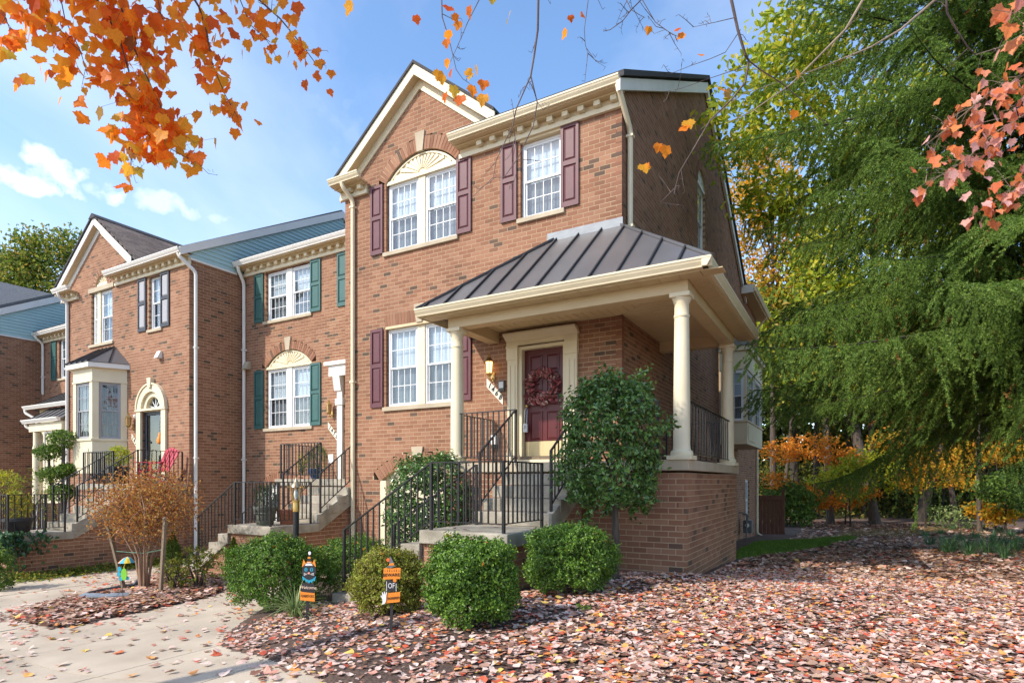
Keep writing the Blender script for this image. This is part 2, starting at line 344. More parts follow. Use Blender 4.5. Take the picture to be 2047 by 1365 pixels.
# ---------------------------------------------------------------- brick walls
class Fr:
    def __init__(s, O, u, n): s.O = Vector(O); s.u = Vector(u); s.n = Vector(n)
    def p(s, a, z, d=0): return s.O + s.u * a + Vector((0, 0, z)) + s.n * d
CRS = .082; BL = .205
class House:
    def __init__(s, loc, label, name='town_house', cat='house'):
        s.root = thing(name, loc, label, cat); s.br = []; s.mv = []; s.mf = []
    def quad(s, a, b, c, d):
        k = len(s.mv); s.mv += [tuple(a), tuple(b), tuple(c), tuple(d)]; s.mf.append((k, k + 1, k + 2, k + 3))
    def wall(s, f, u0, u1, z0, z1, holes=None, region=None, bricks=True, sgn=1):
        nrow = int(round((z1 - z0) / CRS)); off0 = random.random() * .03
        for k in range(nrow):
            za = z0 + k * CRS; zb = za + CRS; zm = (za + zb) / 2
            a, b = (u0, u1) if region is None else region(zm)
            if b - a < .02: continue
            iv = [(a, b)]
            for h0, h1 in (holes(zm) if holes else []):
                nv = []
                for p, q in iv:
                    if h1 <= p or h0 >= q: nv.append((p, q)); continue
                    if h0 > p: nv.append((p, h0))
                    if h1 < q: nv.append((h1, q))
                iv = nv
            for p, q in iv:
                s.quad(f.p(p, za, -.0018), f.p(q, za, -.0018), f.p(q, zb, -.0018), f.p(p, zb, -.0018))
                if p > a: s.quad(f.p(p + .006, za, -.13), f.p(p + .006, za, -.007), f.p(p + .006, zb, -.007), f.p(p + .006, zb, -.13))
                if q < b: s.quad(f.p(q - .006, za, -.007), f.p(q - .006, za, -.13), f.p(q - .006, zb, -.13), f.p(q - .006, zb, -.007))
            if not bricks: continue
            st = u0 - (BL / 2 if k % 2 else 0) ; n = int((u1 - st) / BL) + 2
            for i in range(n):
                p, q = st + i * BL + .005, st + (i + 1) * BL - .005
                if k % 2 == 0 and i % 2 == 0 and False: pass
                for c, d in iv:
                    c2, d2 = max(p, c), min(q, d)
                    if d2 - c2 > .03: s.brick(f, c2, d2, za + .0055, zb - .0055)
    def brick(s, f, a, b, za, zb, dep=.11):
        j = random.uniform(-.0006, .0008)
        s.br.append((f.p((a + b) / 2, (za + zb) / 2, j - dep / 2), f.u * ((b - a) / 2), f.n * (dep / 2), Vector((0, 0, (zb - za) / 2))))
    def arch(s, f, cx, zc, R, th0, th1, thick, wid=.075, proud=.012, skip=None):
        L = R * (th1 - th0); n = max(3, int(L / wid)); dt = (th1 - th0) / n
        for i in range(n):
            t = th0 + (i + .5) * dt
            if skip and skip[0] < t < skip[1]: continue
            rad = f.u * math.sin(t) + Vector((0, 0, math.cos(t))); tan = f.u * math.cos(t) - Vector((0, 0, math.sin(t)))
            c = f.p(cx, zc) + rad * (R + thick / 2) + f.n * (proud - .055)
            s.br.append((c, tan * (R * dt / 2 * 1.04 - .004), f.n * .055, rad * (thick / 2)))
            k0 = f.p(cx, zc, .004) 
        m = 24
        for i in range(m):                                  # mortar behind the ring
            a, b = th0 + (th1 - th0) * i / m, th0 + (th1 - th0) * (i + 1) / m
            P = [f.p(cx + r * math.sin(t), zc + r * math.cos(t), .003) for r, t in ((R, a), (R, b), (R + thick, b), (R + thick, a))]
            s.quad(*P)
            Q = [f.p(cx + R * math.sin(t), zc + R * math.cos(t), d) for t, d in ((a, .003), (a, -.13), (b, -.13), (b, .003))]
            s.quad(*Q)
    def finish(s, wallmat, bm=None, bms=None, singles=300):
        me = npmesh('wall', np.array(s.mv), [np.array(s.mf)], wallmat); wo = inst('wall', me, s.root)
        C = np.array([tuple(b[0]) for b in s.br]); A = np.array([tuple(b[1]) for b in s.br]); B = np.array([tuple(b[2]) for b in s.br]); D = np.array([tuple(b[3]) for b in s.br])
        dep = C[:, :2] @ FWD; lat = C[:, :2] @ RGT; u = 1023.5 + FPX * lat / dep; v = 963 - FPX * (C[:, 2] - H) / dep
        nrm = B / np.linalg.norm(B, axis=1)[:, None]; view = np.array([0, 0, H]) - C; face = (nrm * view).sum(1) / np.linalg.norm(view, axis=1)
        size = np.linalg.norm(A, axis=1) * face / dep
        ok = (dep > 0) & (u > 0) & (u < 2047) & (v > 0) & (v < 1365) & (face > 0)
        hid = s.hid(C, u, v) if hasattr(s, 'hid') else np.zeros(len(C), bool)
        size = np.where(ok & ~hid, size, -1); order = np.argsort(-size); pick = order[:singles]; pick = pick[size[pick] > 0]
        cache = {}
        for i in pick:
            a, b, d = (np.linalg.norm(x[i]) for x in (A, B, D)); key = (round(a, 2), round(d, 3))
            if key not in cache:
                q = MB().box(-key[0], key[0], -b, b, -key[1], key[1]); me = q.mesh('brick', bms or BMS); bmm = bmesh.new(); bmm.from_mesh(me)
                bmesh.ops.bevel(bmm, geom=bmm.edges[:], offset=.003, segments=1, affect='EDGES'); bmm.to_mesh(me); bmm.free(); cache[key] = me
            ex, ez = Vector(A[i]).normalized(), Vector(D[i]).normalized(); ey = ez.cross(ex)
            M = Matrix((ex, ey, ez)).transposed().to_4x4(); M.translation = Vector(C[i])
            inst('brick', cache[key], s.root, M)
        rest = np.ones(len(C), bool); rest[pick] = False; C, A, B, D = C[rest], A[rest], B[rest], D[rest]
        c = [C + i * A + j * B + k * D for k in (-1, 1) for j in (-1, 1) for i in (-1, 1)]
        V = np.stack(c, 1).reshape(-1, 3); n = len(C)
        T = np.array([(0, 2, 3, 1), (4, 5, 7, 6), (1, 3, 7, 5), (3, 2, 6, 7), (2, 0, 4, 6)])
        # orientation: +j is outward
        F = (np.arange(n)[:, None, None] * 8 + T[None]).reshape(-1, 4)
        o = inst('brickwork', npmesh('brickwork', V, [F], bm or BM), s.root); o['kind'] = 'stuff'
def rect_holes(L): return lambda z: [(a, b) for a, b, c, d in L if c < z < d]
# ---------------------------------------------------------------- joinery
PANES = {}
def window(par, x, y, z, w, h, rot=0, cols=4, rows=2, single=False, fm=None, upper=None, lower=None, fw=.045, plain=False):
    fm = fm or VINYL; upper = upper or BLIND; lower = lower or CURT
    M = Matrix.Translation((x, y, z)) @ Matrix.Rotation(rot, 4, 'Z')
    b = MB(); hw = w / 2
    b.box(-hw, hw, 0, .09, 0, fw); b.box(-hw, hw, 0, .09, h - fw, h); b.box(-hw, -hw + fw, 0, .09, fw, h - fw); b.box(hw - fw, hw, 0, .09, fw, h - fw)
    wo = inst('window', b.mesh('window', fm), par, M)
    def sub(name, bb, m):
        o = inst(name, bb.mesh(name, m), None, M.copy()); o.parent = wo; o.matrix_parent_inverse = M.inverted(); return o
    halves = [(fw, h - fw, .03, upper)] if single else [(h / 2 - .02, h - fw, .012, upper), (fw, h / 2 + .02, .034, lower)]
    for a, c, d, back in halves:
        st = .034; s_ = MB()
        s_.box(-hw + fw, hw - fw, d, d + .03, a, a + st); s_.box(-hw + fw, hw - fw, d, d + .03, c - st, c)
        s_.box(-hw + fw, -hw + fw + st, d, d + .03, a + st, c - st); s_.box(hw - fw - st, hw - fw, d, d + .03, a + st, c - st); sub('sash', s_, fm)
        gx0, gx1, gz0, gz1 = -hw + fw + st, hw - fw - st, a + st, c - st; pw, ph = (gx1 - gx0) / cols, (gz1 - gz0) / rows
        mu = MB(); t = .0065
        for i in range(1, cols): mu.box(gx0 + i * pw - t, gx0 + i * pw + t, d + .006, d + .022, gz0, gz1)
        for j in range(1, rows): mu.box(gx0, gx1, d + .004, d + .024, gz0 + j * ph - t, gz0 + j * ph + t)
        if cols > 1 or rows > 1: sub('muntin', mu, fm)
        key = (round(pw, 4), round(ph, 4))
        if key not in PANES: PANES[key] = MB().box(-pw / 2 + .002, pw / 2 - .002, 0, .004, -ph / 2 + .002, ph / 2 - .002).mesh('pane', GLASS)
        for i in range(cols):
            for j in range(rows):
                Mp = M @ Matrix.Translation((gx0 + (i + .5) * pw, d + .012, gz0 + (j + .5) * ph)) @ Matrix.Rotation(random.uniform(-.006, .006), 4, 'Z') @ Matrix.Rotation(random.uniform(-.006, .006), 4, 'X')
                o = inst('pane', PANES[key], None, Mp); o.parent = wo; o.matrix_parent_inverse = M.inverted()
        bk = MB().box(gx0 - .03, gx1 + .03, .088 + d, .096 + d, gz0 - .03, gz1 + .03)
        sub('blind' if back is BLIND else 'curtain', bk, back)
    sub('back_board', MB().box(-hw + .003, hw - .003, .14, .16, .003, h - .003), DARKIN)
    return wo
def shutter(par, x, y, z, w, h, m, pm=None, edge=None):
    t = .035; st = .05; b = MB(); hw = w / 2; y0 = y - t
    mid = h * .53
    b.box(x - hw, x - hw + st, y0, y, z, z + h); b.box(x + hw - st, x + hw, y0, y, z, z + h)
    for a, c in ((0, .09), (mid - .04, mid + .04), (h - .06, h)): b.box(x - hw + st, x + hw - st, y0 + .002, y, z + a, z + c)
    b.box(x - hw + st, x + hw - st, y - .012, y - .001, z + .09, z + mid - .04); b.box(x - hw + st, x + hw - st, y - .012, y - .001, z + mid + .04, z + h - .06)
    o = b.build('shutter', m, par)
    for a, c in ((.09, mid - .04), (mid + .04, h - .06)):
        q = .018; x0, x1 = x - hw + st + q, x + hw - st - q; z0, z1 = z + a + q, z + c - q; e = .028
        P = [(x0, y - .012, z0), (x1, y - .012, z0), (x1, y - .012, z1), (x0, y - .012, z1), (x0 + e, y - .03, z0 + e), (x1 - e, y - .03, z0 + e), (x1 - e, y - .03, z1 - e), (x0 + e, y - .03, z1 - e)]
        MB().add(P, [(4, 5, 6, 7), (0, 1, 5, 4), (1, 2, 6, 5), (2, 3, 7, 6), (3, 0, 4, 7)]).build('panel', pm or m, o)
    return o
def gutter(par, a, b, out, m, h=.125, d=.125, cap=True):
    """K-profile gutter from a to b (back top edge), projecting along 'out'"""
    a, b, o = Vector(a), Vector(b), Vector(out).normalized(); Z = Vector((0, 0, 1))
    prof = [(0, 0), (d, 0), (d, -.025), (d - .012, -.04), (d - .02, -.06), (d - .05, -h + .02), (d - .055, -h), (0, -h)]
    return MB().prism([a + o * p + Z * q for p, q in prof], b - a).build('gutter', m, par)
def downspout(par, pts, m, brackets=(), w=.085, bdir=(1, 0, 0)):
    pts = [Vector(p) for p in pts]; b = MB()
    P = []
    for i, p in enumerate(pts):                        # rounded bends
        if 0 < i < len(pts) - 1:
            e = min(.08, (pts[i - 1] - p).length / 2.2, (pts[i + 1] - p).length / 2.2)
            P += [p + (pts[i - 1] - p).normalized() * e, p + ((pts[i - 1] - p).normalized() + (pts[i + 1] - p).normalized()) * e * .28, p + (pts[i + 1] - p).normalized() * e]
        else: P.append(p)
    b.tube(P, w / 2 * 1.12, 8); o = b.build('downspout', m, par, True)
    for z in brackets:
        q = pts[-2]; x, y = q.x, q.y
        MB().box(x - w * .72, x + w * .72, y - w * .62, y + w * .7, z - .02, z + .02).build('bracket', m, o)
    return o
def cornice(par, x0, x1, Y, ztop, m, gm, tan, dent=.30, fr=.085, depth=.36, returns=True, gz_=.12):
    """gutter, soffit, dentil course and frieze board hung on a wall at Y facing -Y; ztop = gutter top"""
    zs = ztop - gz_ + .01
    gutter(par, (x0, Y - depth + .10, ztop), (x1, Y - depth + .10, ztop), (0, -1, 0), gm, gz_)
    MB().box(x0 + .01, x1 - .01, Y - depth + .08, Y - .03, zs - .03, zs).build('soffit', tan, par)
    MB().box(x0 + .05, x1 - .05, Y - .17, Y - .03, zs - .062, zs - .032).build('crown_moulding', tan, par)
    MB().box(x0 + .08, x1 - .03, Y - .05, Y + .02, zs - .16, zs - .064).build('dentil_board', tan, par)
    MB().box(x0 + .06, x1 - .02, Y - .065, Y + .02, zs - .16 - fr, zs - .162).build('frieze', m, par)
    n = int((x1 - x0 - .2) / dent); me = MB().box(-.055, .055, -.05, .05, -.042, .042).mesh('dentil', m)
    for i in range(n):
        inst('dentil', me, par, Matrix.Translation((x1 - .17 - i * dent, Y - .10, zs - .108)))
    return zs - .16 - fr
def fan_panel(par, f, cx, z0, a, r, m, n=13, thick=.03, inset=-.06):
    """half-round sunburst panel: flat infill with raised rays"""
    R = (a * a + r * r) / (2 * r); zc = z0 + r - R; t0 = math.asin(min(1, a / R)); arc = [(cx + R * math.sin(t), zc + R * math.cos(t)) for t in np.linspace(-t0, t0, 25)]
    b = MB(); b.prism([f.p(u, z, inset) for u, z in arc], -f.n * .03); o = b.build('fan_panel', m, par)
    rim = MB()
    for i in range(24):
        (u0, z_0), (u1, z_1) = arc[i], arc[i + 1]; s_ = 1 - .07
        P = [(u0, z_0), (u1, z_1), (cx + (u1 - cx) * s_, z0 + (z_1 - z0) * s_), (cx + (u0 - cx) * s_, z0 + (z_0 - z0) * s_)]
        rim.prism([f.p(u, z, inset) for u, z in P], f.n * .03)
    rim.build('rim', m, o)
    MB().prism([f.p(cx - a, z0 - .0, inset), f.p(cx + a, z0 - .0, inset), f.p(cx + a, z0 + .07, inset), f.p(cx - a, z0 + .07, inset)], f.n * .05).build('sill_rail', m, o)
    for i in range(n):
        t = math.pi * (i + .5) / n; du, dz = -math.cos(t), math.sin(t)
        L = .1
        while L < 2 and (du * L) ** 2 + (z0 + .06 + dz * L - zc) ** 2 < (R * .955) ** 2: L += .02
        w0 = .006; w1 = .5 * L * math.pi / n * .6; pu, pz = -dz, du; c0 = .1
        P = [(cx + du * c0 + pu * w0, z0 + .07 + dz * c0 + pz * w0), (cx + du * c0 - pu * w0, z0 + .07 + dz * c0 - pz * w0), (cx + du * L - pu * w1, z0 + .05 + dz * L - pz * w1), (cx + du * L + pu * w1, z0 + .05 + dz * L + pz * w1)]
        MB().prism([f.p(u, z, inset) for u, z in P], f.n * .022).build('ray', m, o)
    return o
def keystone(par, f, cx, z0, z1, w0, w1, m, proud=.035):
    return MB().prism([f.p(cx - w0, z0, -.02), f.p(cx + w0, z0, -.02), f.p(cx + w1, z1, -.02), f.p(cx - w1, z1, -.02)], f.n * (proud + .02)).build('keystone', m, par)
def gable_trim(par, f, cx, zap, half, drop, m, tan, ov=.34, wid=.17, roofm=None, back=3.0, halfR=None):
    """raked boards: outer fascia (overhanging), soffit, inner board on the wall, roof edge; apex (cx,zap) outer"""
    for sg in (-1, 1):
        q_ = (halfR / half if halfR and sg > 0 else 1); A = (cx, zap); B = (cx + sg * half * q_, zap - drop * q_); d = Vector((B[0] - A[0], B[1] - A[1])).normalized(); pz = Vector((-d.y, d.x)) * (1 if sg < 0 else -1)
        def par4(t0, t1):           # strip between perpendicular offsets, mitred at the apex
            k = 1 / abs(d.x)
            return [(A[0], A[1] - t0 * k), (B[0], B[1] - t0 * k), (B[0], B[1] - t1 * k), (A[0], A[1] - t1 * k)]
        MB().prism([f.p(u, z, ov) for u, z in par4(.0, wid)], -f.n * .03).build('rake_board', m, par)
        MB().prism([f.p(u, z, .03) for u, z in par4(wid - .03, wid - .03 + .02)], f.n * (ov - .06)).build('rake_soffit', tan, par)
        MB().prism([f.p(u, z, -.01) for u, z in par4(wid - .008, wid + .15)], f.n * .04).build('rake_frieze', m, par)
        if roofm: MB().prism([f.p(u, z, ov + .03) for u, z in par4(-.05, -.002)], -f.n * (back + ov)).build('roof', roofm, par)
# ---------------------------------------------------------------- the corner house (1468)
A_ = 9.66; XR = -3.37; XL = -9.82
h1 = House((XR, A_, 0), 'corner brick town house with maroon shutters and a columned porch under dark metal roof'); R1 = h1.root
F1 = Fr((0, A_, 0), (1, 0, 0), (0, -1, 0))
def seg(z, zs, a, r, cx, th=0):
    R = (a * a + r * r) / (2 * r); zc = zs + r - R
    if z < zs or z > zc + R + th: return []
    t = (R + th) ** 2 - (z - zc) ** 2
    if t <= 0: return []
    q = math.sqrt(t)
    lim = a + th * .75
    return [(cx - min(q, lim), cx + min(q, lim))]
UCX, UA, UR, UZS = -7.69, .93, .47, 7.70
LW = (-8.63, -6.79)
def holes1(z):
    L = rect_holes([(-8.62, -6.76, 6.22, UZS), (-5.34, -4.49, 6.22, 7.70), (LW[0], LW[1], 2.93, 4.66), (-5.50, -4.42, 1.6, 3.93)])(z)
    L += seg(z, UZS, UA, UR, UCX, .27)
    if 4.66 < z < 4.92: L.append((LW[0] - .02, LW[1] + .02))
    if z < 1.36: L.append((-8.78, -6.75))
    L += seg(z, 1.36, 1.02, .36, -7.76, .25)
    return L
GA = -7.70
def reg1(z):
    if z < 7.9: return (XL, XR)
    return (max(XL, GA - (9.58 - z) / .81), min(-5.6, GA + (9.58 - z) / .81))
h1.wall(F1, XL, XR, -.9, 9.6, holes1, reg1)
def arch_seg(h, f, cx, zs, a, r, th, keyw=.09):
    R = (a * a + r * r) / (2 * r); zc = zs + r - R; t0 = math.asin(a / R); h.arch(f, cx, zc, R, -t0, t0, th, skip=(-keyw / R, keyw / R) if keyw else None)
    return zc, R
arch_seg(h1, F1, UCX, UZS, UA, UR, .27); keystone(R1, F1, UCX, UZS + UR - .02, UZS + UR + .38, .075, .125, CAPC)
for i in range(24):                                                  # jack arch of soldier bricks over the parlour window
    x = LW[0] - .02 + (i + .5) * (LW[1] - LW[0] + .04) / 24; t = (x + 7.71) * .12
    if abs(x + 7.71) < .1: continue
    h1.br.append((F1.p(x + t * .12, 4.79, -.05), F1.u * .033, F1.n * .055, Vector((math.sin(t), 0, math.cos(t))) * .125))
h1.quad(F1.p(LW[0] - .02, 4.66, -.002), F1.p(LW[1] + .02, 4.66, -.002), F1.p(LW[1] + .02, 4.92, -.002), F1.p(LW[0] - .02, 4.92, -.002))
keystone(R1, F1, -7.71, 4.64, 5.02, .07, .13, CAPC)
arch_seg(h1, F1, -7.76, 1.36, 1.02, .36, .25); keystone(R1, F1, -7.76, 1.70, 2.08, .08, .15, CAPC)
def twin(par, x0, x1, Y, z0, z1, mull, head=True, m=CREAM, cols=4):
    wd = (x1 - x0 - mull) / 2
    window(par, x0 + wd / 2, Y + .07, z0, wd, z1 - z0, cols=cols); window(par, x1 - wd / 2, Y + .07, z0, wd, z1 - z0, cols=cols)
    MB().box((x0 + x1) / 2 - mull / 2, (x0 + x1) / 2 + mull / 2, Y + .045, Y + .14, z0, z1).build('mullion', m, par)
def sill(par, x0, x1, Y, z, m=CAPC, h=.085): return MB().box(x0, x1, Y - .05, Y + .10, z - h, z).bevel('sill', m, par, .008)
twin(R1, -8.60, -6.78, A_, 6.24, 7.68, .17); sill(R1, -8.68, -6.74, A_, 6.235)
fan_panel(R1, F1, UCX, UZS - .03, UA - .01, UR, CREAM)
window(R1, -4.915, A_ + .07, 6.24, .83, 1.40, cols=4); sill(R1, -5.40, -4.43, A_, 6.235); MB().box(-5.34, -4.49, A_ - .02, A_ + .14, 7.645, 7.70).build('window_head', TAN, R1)
twin(R1, LW[0] + .02, LW[1] - .02, A_, 2.945, 4.60, .185); sill(R1, -8.69, -6.74, A_, 2.94); MB().box(LW[0] + .004, LW[1] - .004, A_ - .012, A_ + .14, 4.60, 4.655).build('window_head', TAN, R1)
for x, z0, z1 in ((-8.865, 6.24, 7.72), (-6.60, 6.24, 7.72), (-5.58, 6.24, 7.705), (-4.325, 6.24, 7.705), (-8.865, 2.95, 4.63), (-6.60, 2.95, 4.63)):
    shutter(R1, x, A_ - .004, z0, .345, z1 - z0, MAROON)
# main eave, eave return, gable
zf = cornice(R1, -6.75, -3.30, A_, 8.05, CREAM, CREAM, TAN)
cornice(R1, -9.98, -9.10, A_, 7.98, CREAM, CREAM, TAN)
gable_trim(R1, F1, GA, 9.84, 2.24, 1.82, CREAM, TAN, ov=.21, roofm=SHINGD, back=2.9, halfR=1.92)
h1.quad(Vector((XL, A_ + .03, -.9)), Vector((XL, 22.6, -.9)), Vector((XL, 22.6, 8.3)), Vector((XL, A_ + .03, 8.3)))
def slab_roof(par, x0, x1, y0, z0, y1, z1, m, t=.10): return MB().prism([(x0, y0, z0), (x0, y1, z1), (x0, y1, z1 + t), (x0, y0, z0 + t)], (x1 - x0, 0, 0)).build('roof', m, par)
slab_roof(R1, -6.74, XR + .14, A_ - .30, 8.03, 16.2, 12.0, SHINGD); slab_roof(R1, XL - .1, -6.742, A_ + .12, 8.03 + .42 * (12.0 - 8.03) / 6.84, 16.2, 12.0, SHINGD); slab_roof(R1, XL - .1, XR + .14, 23.0, 8.10, 16.2, 12.0, SHINGD)
# shaded gable-end wall, bricks to the rake
FS = Fr((XR, 0, 0), (0, 1, 0), (1, 0, 0)); slope = (12.0 - 8.18) / (16.2 - 9.36)
def regS(z):
    if z < 8.1: return (A_, 26.1)
    return (A_ + max(0, (z - 8.12)) / slope, 22.75 - max(0, z - 8.05) / slope)
def holesS(z):
    L = rect_holes([(15.4, 16.3, 7.3, 9.0), (23.3, 24.3, -.1, 1.5), (18.2, 21.6, 2.45, 5.3)])(z)
    return L + seg(z, 9.0, .45, .44, 15.85, .2)
h1.wall(FS, A_, 26.1, -1.0, 12.0, holesS, regS)
arch_seg(h1, FS, 15.85, 9.0, .449, .44, .2, 0)
for a, b, c, d in (((9.32, 7.98), (16.2, 11.92), 1, 1), ((23.0, 8.02), (16.2, 11.94), 1, 1)):
    MB().prism([(XR + .02, a[0], a[1]), (XR + .02, b[0], b[1]), (XR + .02, b[0], b[1] - .27), (XR + .02, a[0], a[1] - .20)], (.07, 0, 0)).build('rake_board', WHITE, R1)
window(R1, XR - .06, 15.85, 7.32, .86, 1.66, rot=math.pi / 2, cols=3, rows=2)
fan_panel(R1, FS, 15.85, 9.0, .44, .43, VINYL, 5)
window(R1, XR - .06, 23.8, -.08, .95, 1.5, rot=math.pi / 2, cols=3); MB().box(XR - .1, XR + .05, 23.25, 24.35, -.17, -.085).build('sill', CAPC, R1)
downspout(R1, [(XR + .02, A_ - .28, 7.93), (XR + .05, A_ - .26, 7.82), (XR + .075, A_ + .22, 7.4), (XR + .075, A_ + .22, 5.55)], CREAM, (7.3, 5.75))
downspout(R1, [(-9.62, A_ - .30, 7.86), (-9.60, A_ - .28, 7.76), (-9.53, A_ - .055, 7.55), (-9.53, A_ - .055, -.42)], CREAM, (7.4, 3.55, .35))
# rear wing: its side eave shows past the gable, with downspout and soffit
MB().prism([(XR + .42, 22.3, 8.2), (XR - 2.5, 22.3, 10.2), (XR - 2.5, 22.3, 10.1), (XR + .42, 22.3, 8.1)], (0, 4.2, 0)).build('roof', SHINGD, R1)
MB().box(XR, XR + .40, 22.32, 26.5, 8.02, 8.07).build('soffit', TAN, R1); gutter(R1, (XR + .40, 22.3, 8.20), (XR + .40, 26.5, 8.20), (1, 0, 0), CREAM)
MB().box(XR + .01, XR + .41, 22.27, 22.31, 8.02, 8.30).build('eave_return', WHITE, R1)
downspout(R1, [(XR + .42, 26.0, 8.05), (XR + .06, 26.02, 7.6), (XR + .06, 26.02, -.75), (XR + .35, 25.9, -.9)], CREAM, (4.5, 1.2))
h1.quad(Vector((XR, 26.1, -1)), Vector((XL, 26.1, -1)), Vector((XL, 26.1, 8.1)), Vector((XR, 26.1, 8.1)))
# box bay on the gable end
bx = XR + .78
def bay_part(nm, x0, x1, y0, y1, z0, z1, m=CREAM): return MB().box(x0, x1, y0, y1, z0, z1).build(nm, m, R1)
bay_part('bay_head', XR + .01, bx, 18.2, 21.6, 4.62, 5.15); bay_part('bay_apron', XR + .01, bx, 18.2, 21.6, 2.45, 3.1); bay_part('bay_cornice', XR + .01, bx + .10, 18.1, 21.7, 5.15, 5.28)
MB().prism([(XR + .01, 18.05, 5.28), (bx + .14, 18.05, 5.28), (XR + .01, 18.05, 6.0)], (0, 3.7, 0)).build('bay_roof', METAL, R1)
for x, y in ((XR + .10, 18.25), (bx - .05, 18.25), (bx - .05, 19.9), (bx - .05, 21.55)): bay_part('bay_post', x - .045, x + .045, y - .045, y + .045, 3.1, 4.62)
window(R1, XR + .43, 18.23, 3.12, .52, 1.48, cols=2, rows=2); window(R1, bx - .03, 19.08, 3.12, 1.5, 1.48, rot=math.pi / 2, cols=3); window(R1, bx - .03, 20.72, 3.12, 1.5, 1.48, rot=math.pi / 2, cols=3)
bay_part('bay_panel', XR + .12, bx - .10, 18.175, 18.2, 2.56, 3.0); bay_part('bay_panel', bx, bx + .02, 18.4, 19.8, 2.56, 3.0); bay_part('bay_ledge', XR + .01, bx + .04, 18.15, 21.65, 3.09, 3.13)
# ---- porch: brick base, slab, columns, beams, boarded ceiling, metal hip roof
PX, PY, FL = -1.93, 8.27, 1.66; SX0, SX1 = -4.75, -3.47
FP = Fr((0, PY + .04, 0), (1, 0, 0), (0, -1, 0)); FPS = Fr((PX - .035, 0, 0), (0, 1, 0), (1, 0, 0))
h1.wall(FP, SX1 + .02, PX - .035, -.9, 1.51); h1.wall(FP, -6.1, SX0 - .01, -.9, 1.51); h1.wall(FPS, PY + .04, 12.4, -.9, 1.51)
sl = MB().box(PX - .02 - 4.2, PX, PY, A_ + .0, 1.51, FL); sl.v = sl.v; sl.bevel('porch_slab', CAPC, R1, .012)
MB().box(XR + .002, PX, A_ + .002, 12.5, 1.512, FL).bevel('porch_slab', CAPC, R1, .012)
def column(x, y, z0, z1, r=.115):
    c = thing_part = MB().lathe((x, y, z0 + .06), [(r * 1.32, 0), (r * 1.36, .03), (r * 1.30, .06), (r * 1.1, .075), (r * 1.04, .1), (r * 1.0, .16), (r * .99, (z1 - z0) * .35), (r * .88, z1 - z0 - .42), (r * .86, z1 - z0 - .40), (r * .95, z1 - z0 - .385), (r * .95, z1 - z0 - .36), (r * .87, z1 - z0 - .345), (r * .87, z1 - z0 - .20), (r * 1.02, z1 - z0 - .17), (r * 1.14, z1 - z0 - .12)], 28).build('column', CREAM, R1, True)
    MB().box(x - r * 1.5, x + r * 1.5, y - r * 1.5, y + r * 1.5, z0, z0 + .06).bevel('plinth', CREAM, c, .006)
    MB().box(x - r * 1.22, x + r * 1.22, y - r * 1.22, y + r * 1.22, z1 - .06, z1).bevel('capital', CREAM, c, .006)
CX0, CYF, CXR, CYR = -5.90, 8.42, -2.06, 12.02; BZ = 3.985; CZ = 4.15
for x, y in ((CX0, CYF), (CXR, CYF), (CXR, CYR)): column(x, y, FL, BZ)
bh = .11
MB().box(CX0 - bh, CXR + bh, CYF - bh, CYF + bh, BZ, CZ + .03).build('beam', TAN, R1)
MB().box(CXR - bh, CXR + bh - .003, CYF + bh, CYR + bh, BZ - .002, CZ + .028).build('beam', TAN, R1)
MB().box(CX0 - bh + .003, CX0 + bh, CYF + bh, A_ - .01, BZ - .002, CZ + .028).build('beam', TAN, R1)
MB().box(XR + .01, CXR - bh, CYR - bh, CYR + bh - .003, BZ - .002, CZ + .028).build('beam', TAN, R1)
EX, EY = -1.57, 7.95; EZ = 4.30; LX = -6.47
pk = .145                                            # ceiling and eave boards, mitred at the corner
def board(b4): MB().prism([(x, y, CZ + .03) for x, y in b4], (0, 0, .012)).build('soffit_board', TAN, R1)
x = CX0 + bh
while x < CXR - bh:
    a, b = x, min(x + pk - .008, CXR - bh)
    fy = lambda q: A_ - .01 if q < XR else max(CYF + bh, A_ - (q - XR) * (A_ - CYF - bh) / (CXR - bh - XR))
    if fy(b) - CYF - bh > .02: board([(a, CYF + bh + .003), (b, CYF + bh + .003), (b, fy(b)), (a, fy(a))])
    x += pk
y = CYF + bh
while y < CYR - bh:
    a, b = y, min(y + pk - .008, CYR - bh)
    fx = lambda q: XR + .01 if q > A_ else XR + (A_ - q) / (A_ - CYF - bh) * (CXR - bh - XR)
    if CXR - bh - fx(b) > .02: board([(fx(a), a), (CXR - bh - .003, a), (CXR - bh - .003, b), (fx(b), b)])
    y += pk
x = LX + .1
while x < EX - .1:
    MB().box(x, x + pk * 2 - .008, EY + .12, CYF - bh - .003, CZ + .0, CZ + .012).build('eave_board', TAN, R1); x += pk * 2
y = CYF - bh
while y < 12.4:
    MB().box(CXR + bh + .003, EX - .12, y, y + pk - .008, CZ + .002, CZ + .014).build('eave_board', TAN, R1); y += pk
gutter(R1, (LX, EY + .12, EZ), (EX - .0, EY + .12, EZ), (0, -1, 0), CREAM); gutter(R1, (EX - .12, 12.6, EZ), (EX - .12, EY + .0, EZ), (1, 0, 0), CREAM)
MB().box(LX, LX + .02, EY + .10, A_, EZ - .13, EZ - .005).build('eave_end', CREAM, R1)
MB().box(LX + .02, EX - .13, EY + .115, EY + .135, CZ + .013, EZ - .01).build('fascia', TAN, R1); MB().box(EX - .135, EX - .115, EY + .136, 12.5, CZ + .015, EZ - .01).build('fascia', TAN, R1)
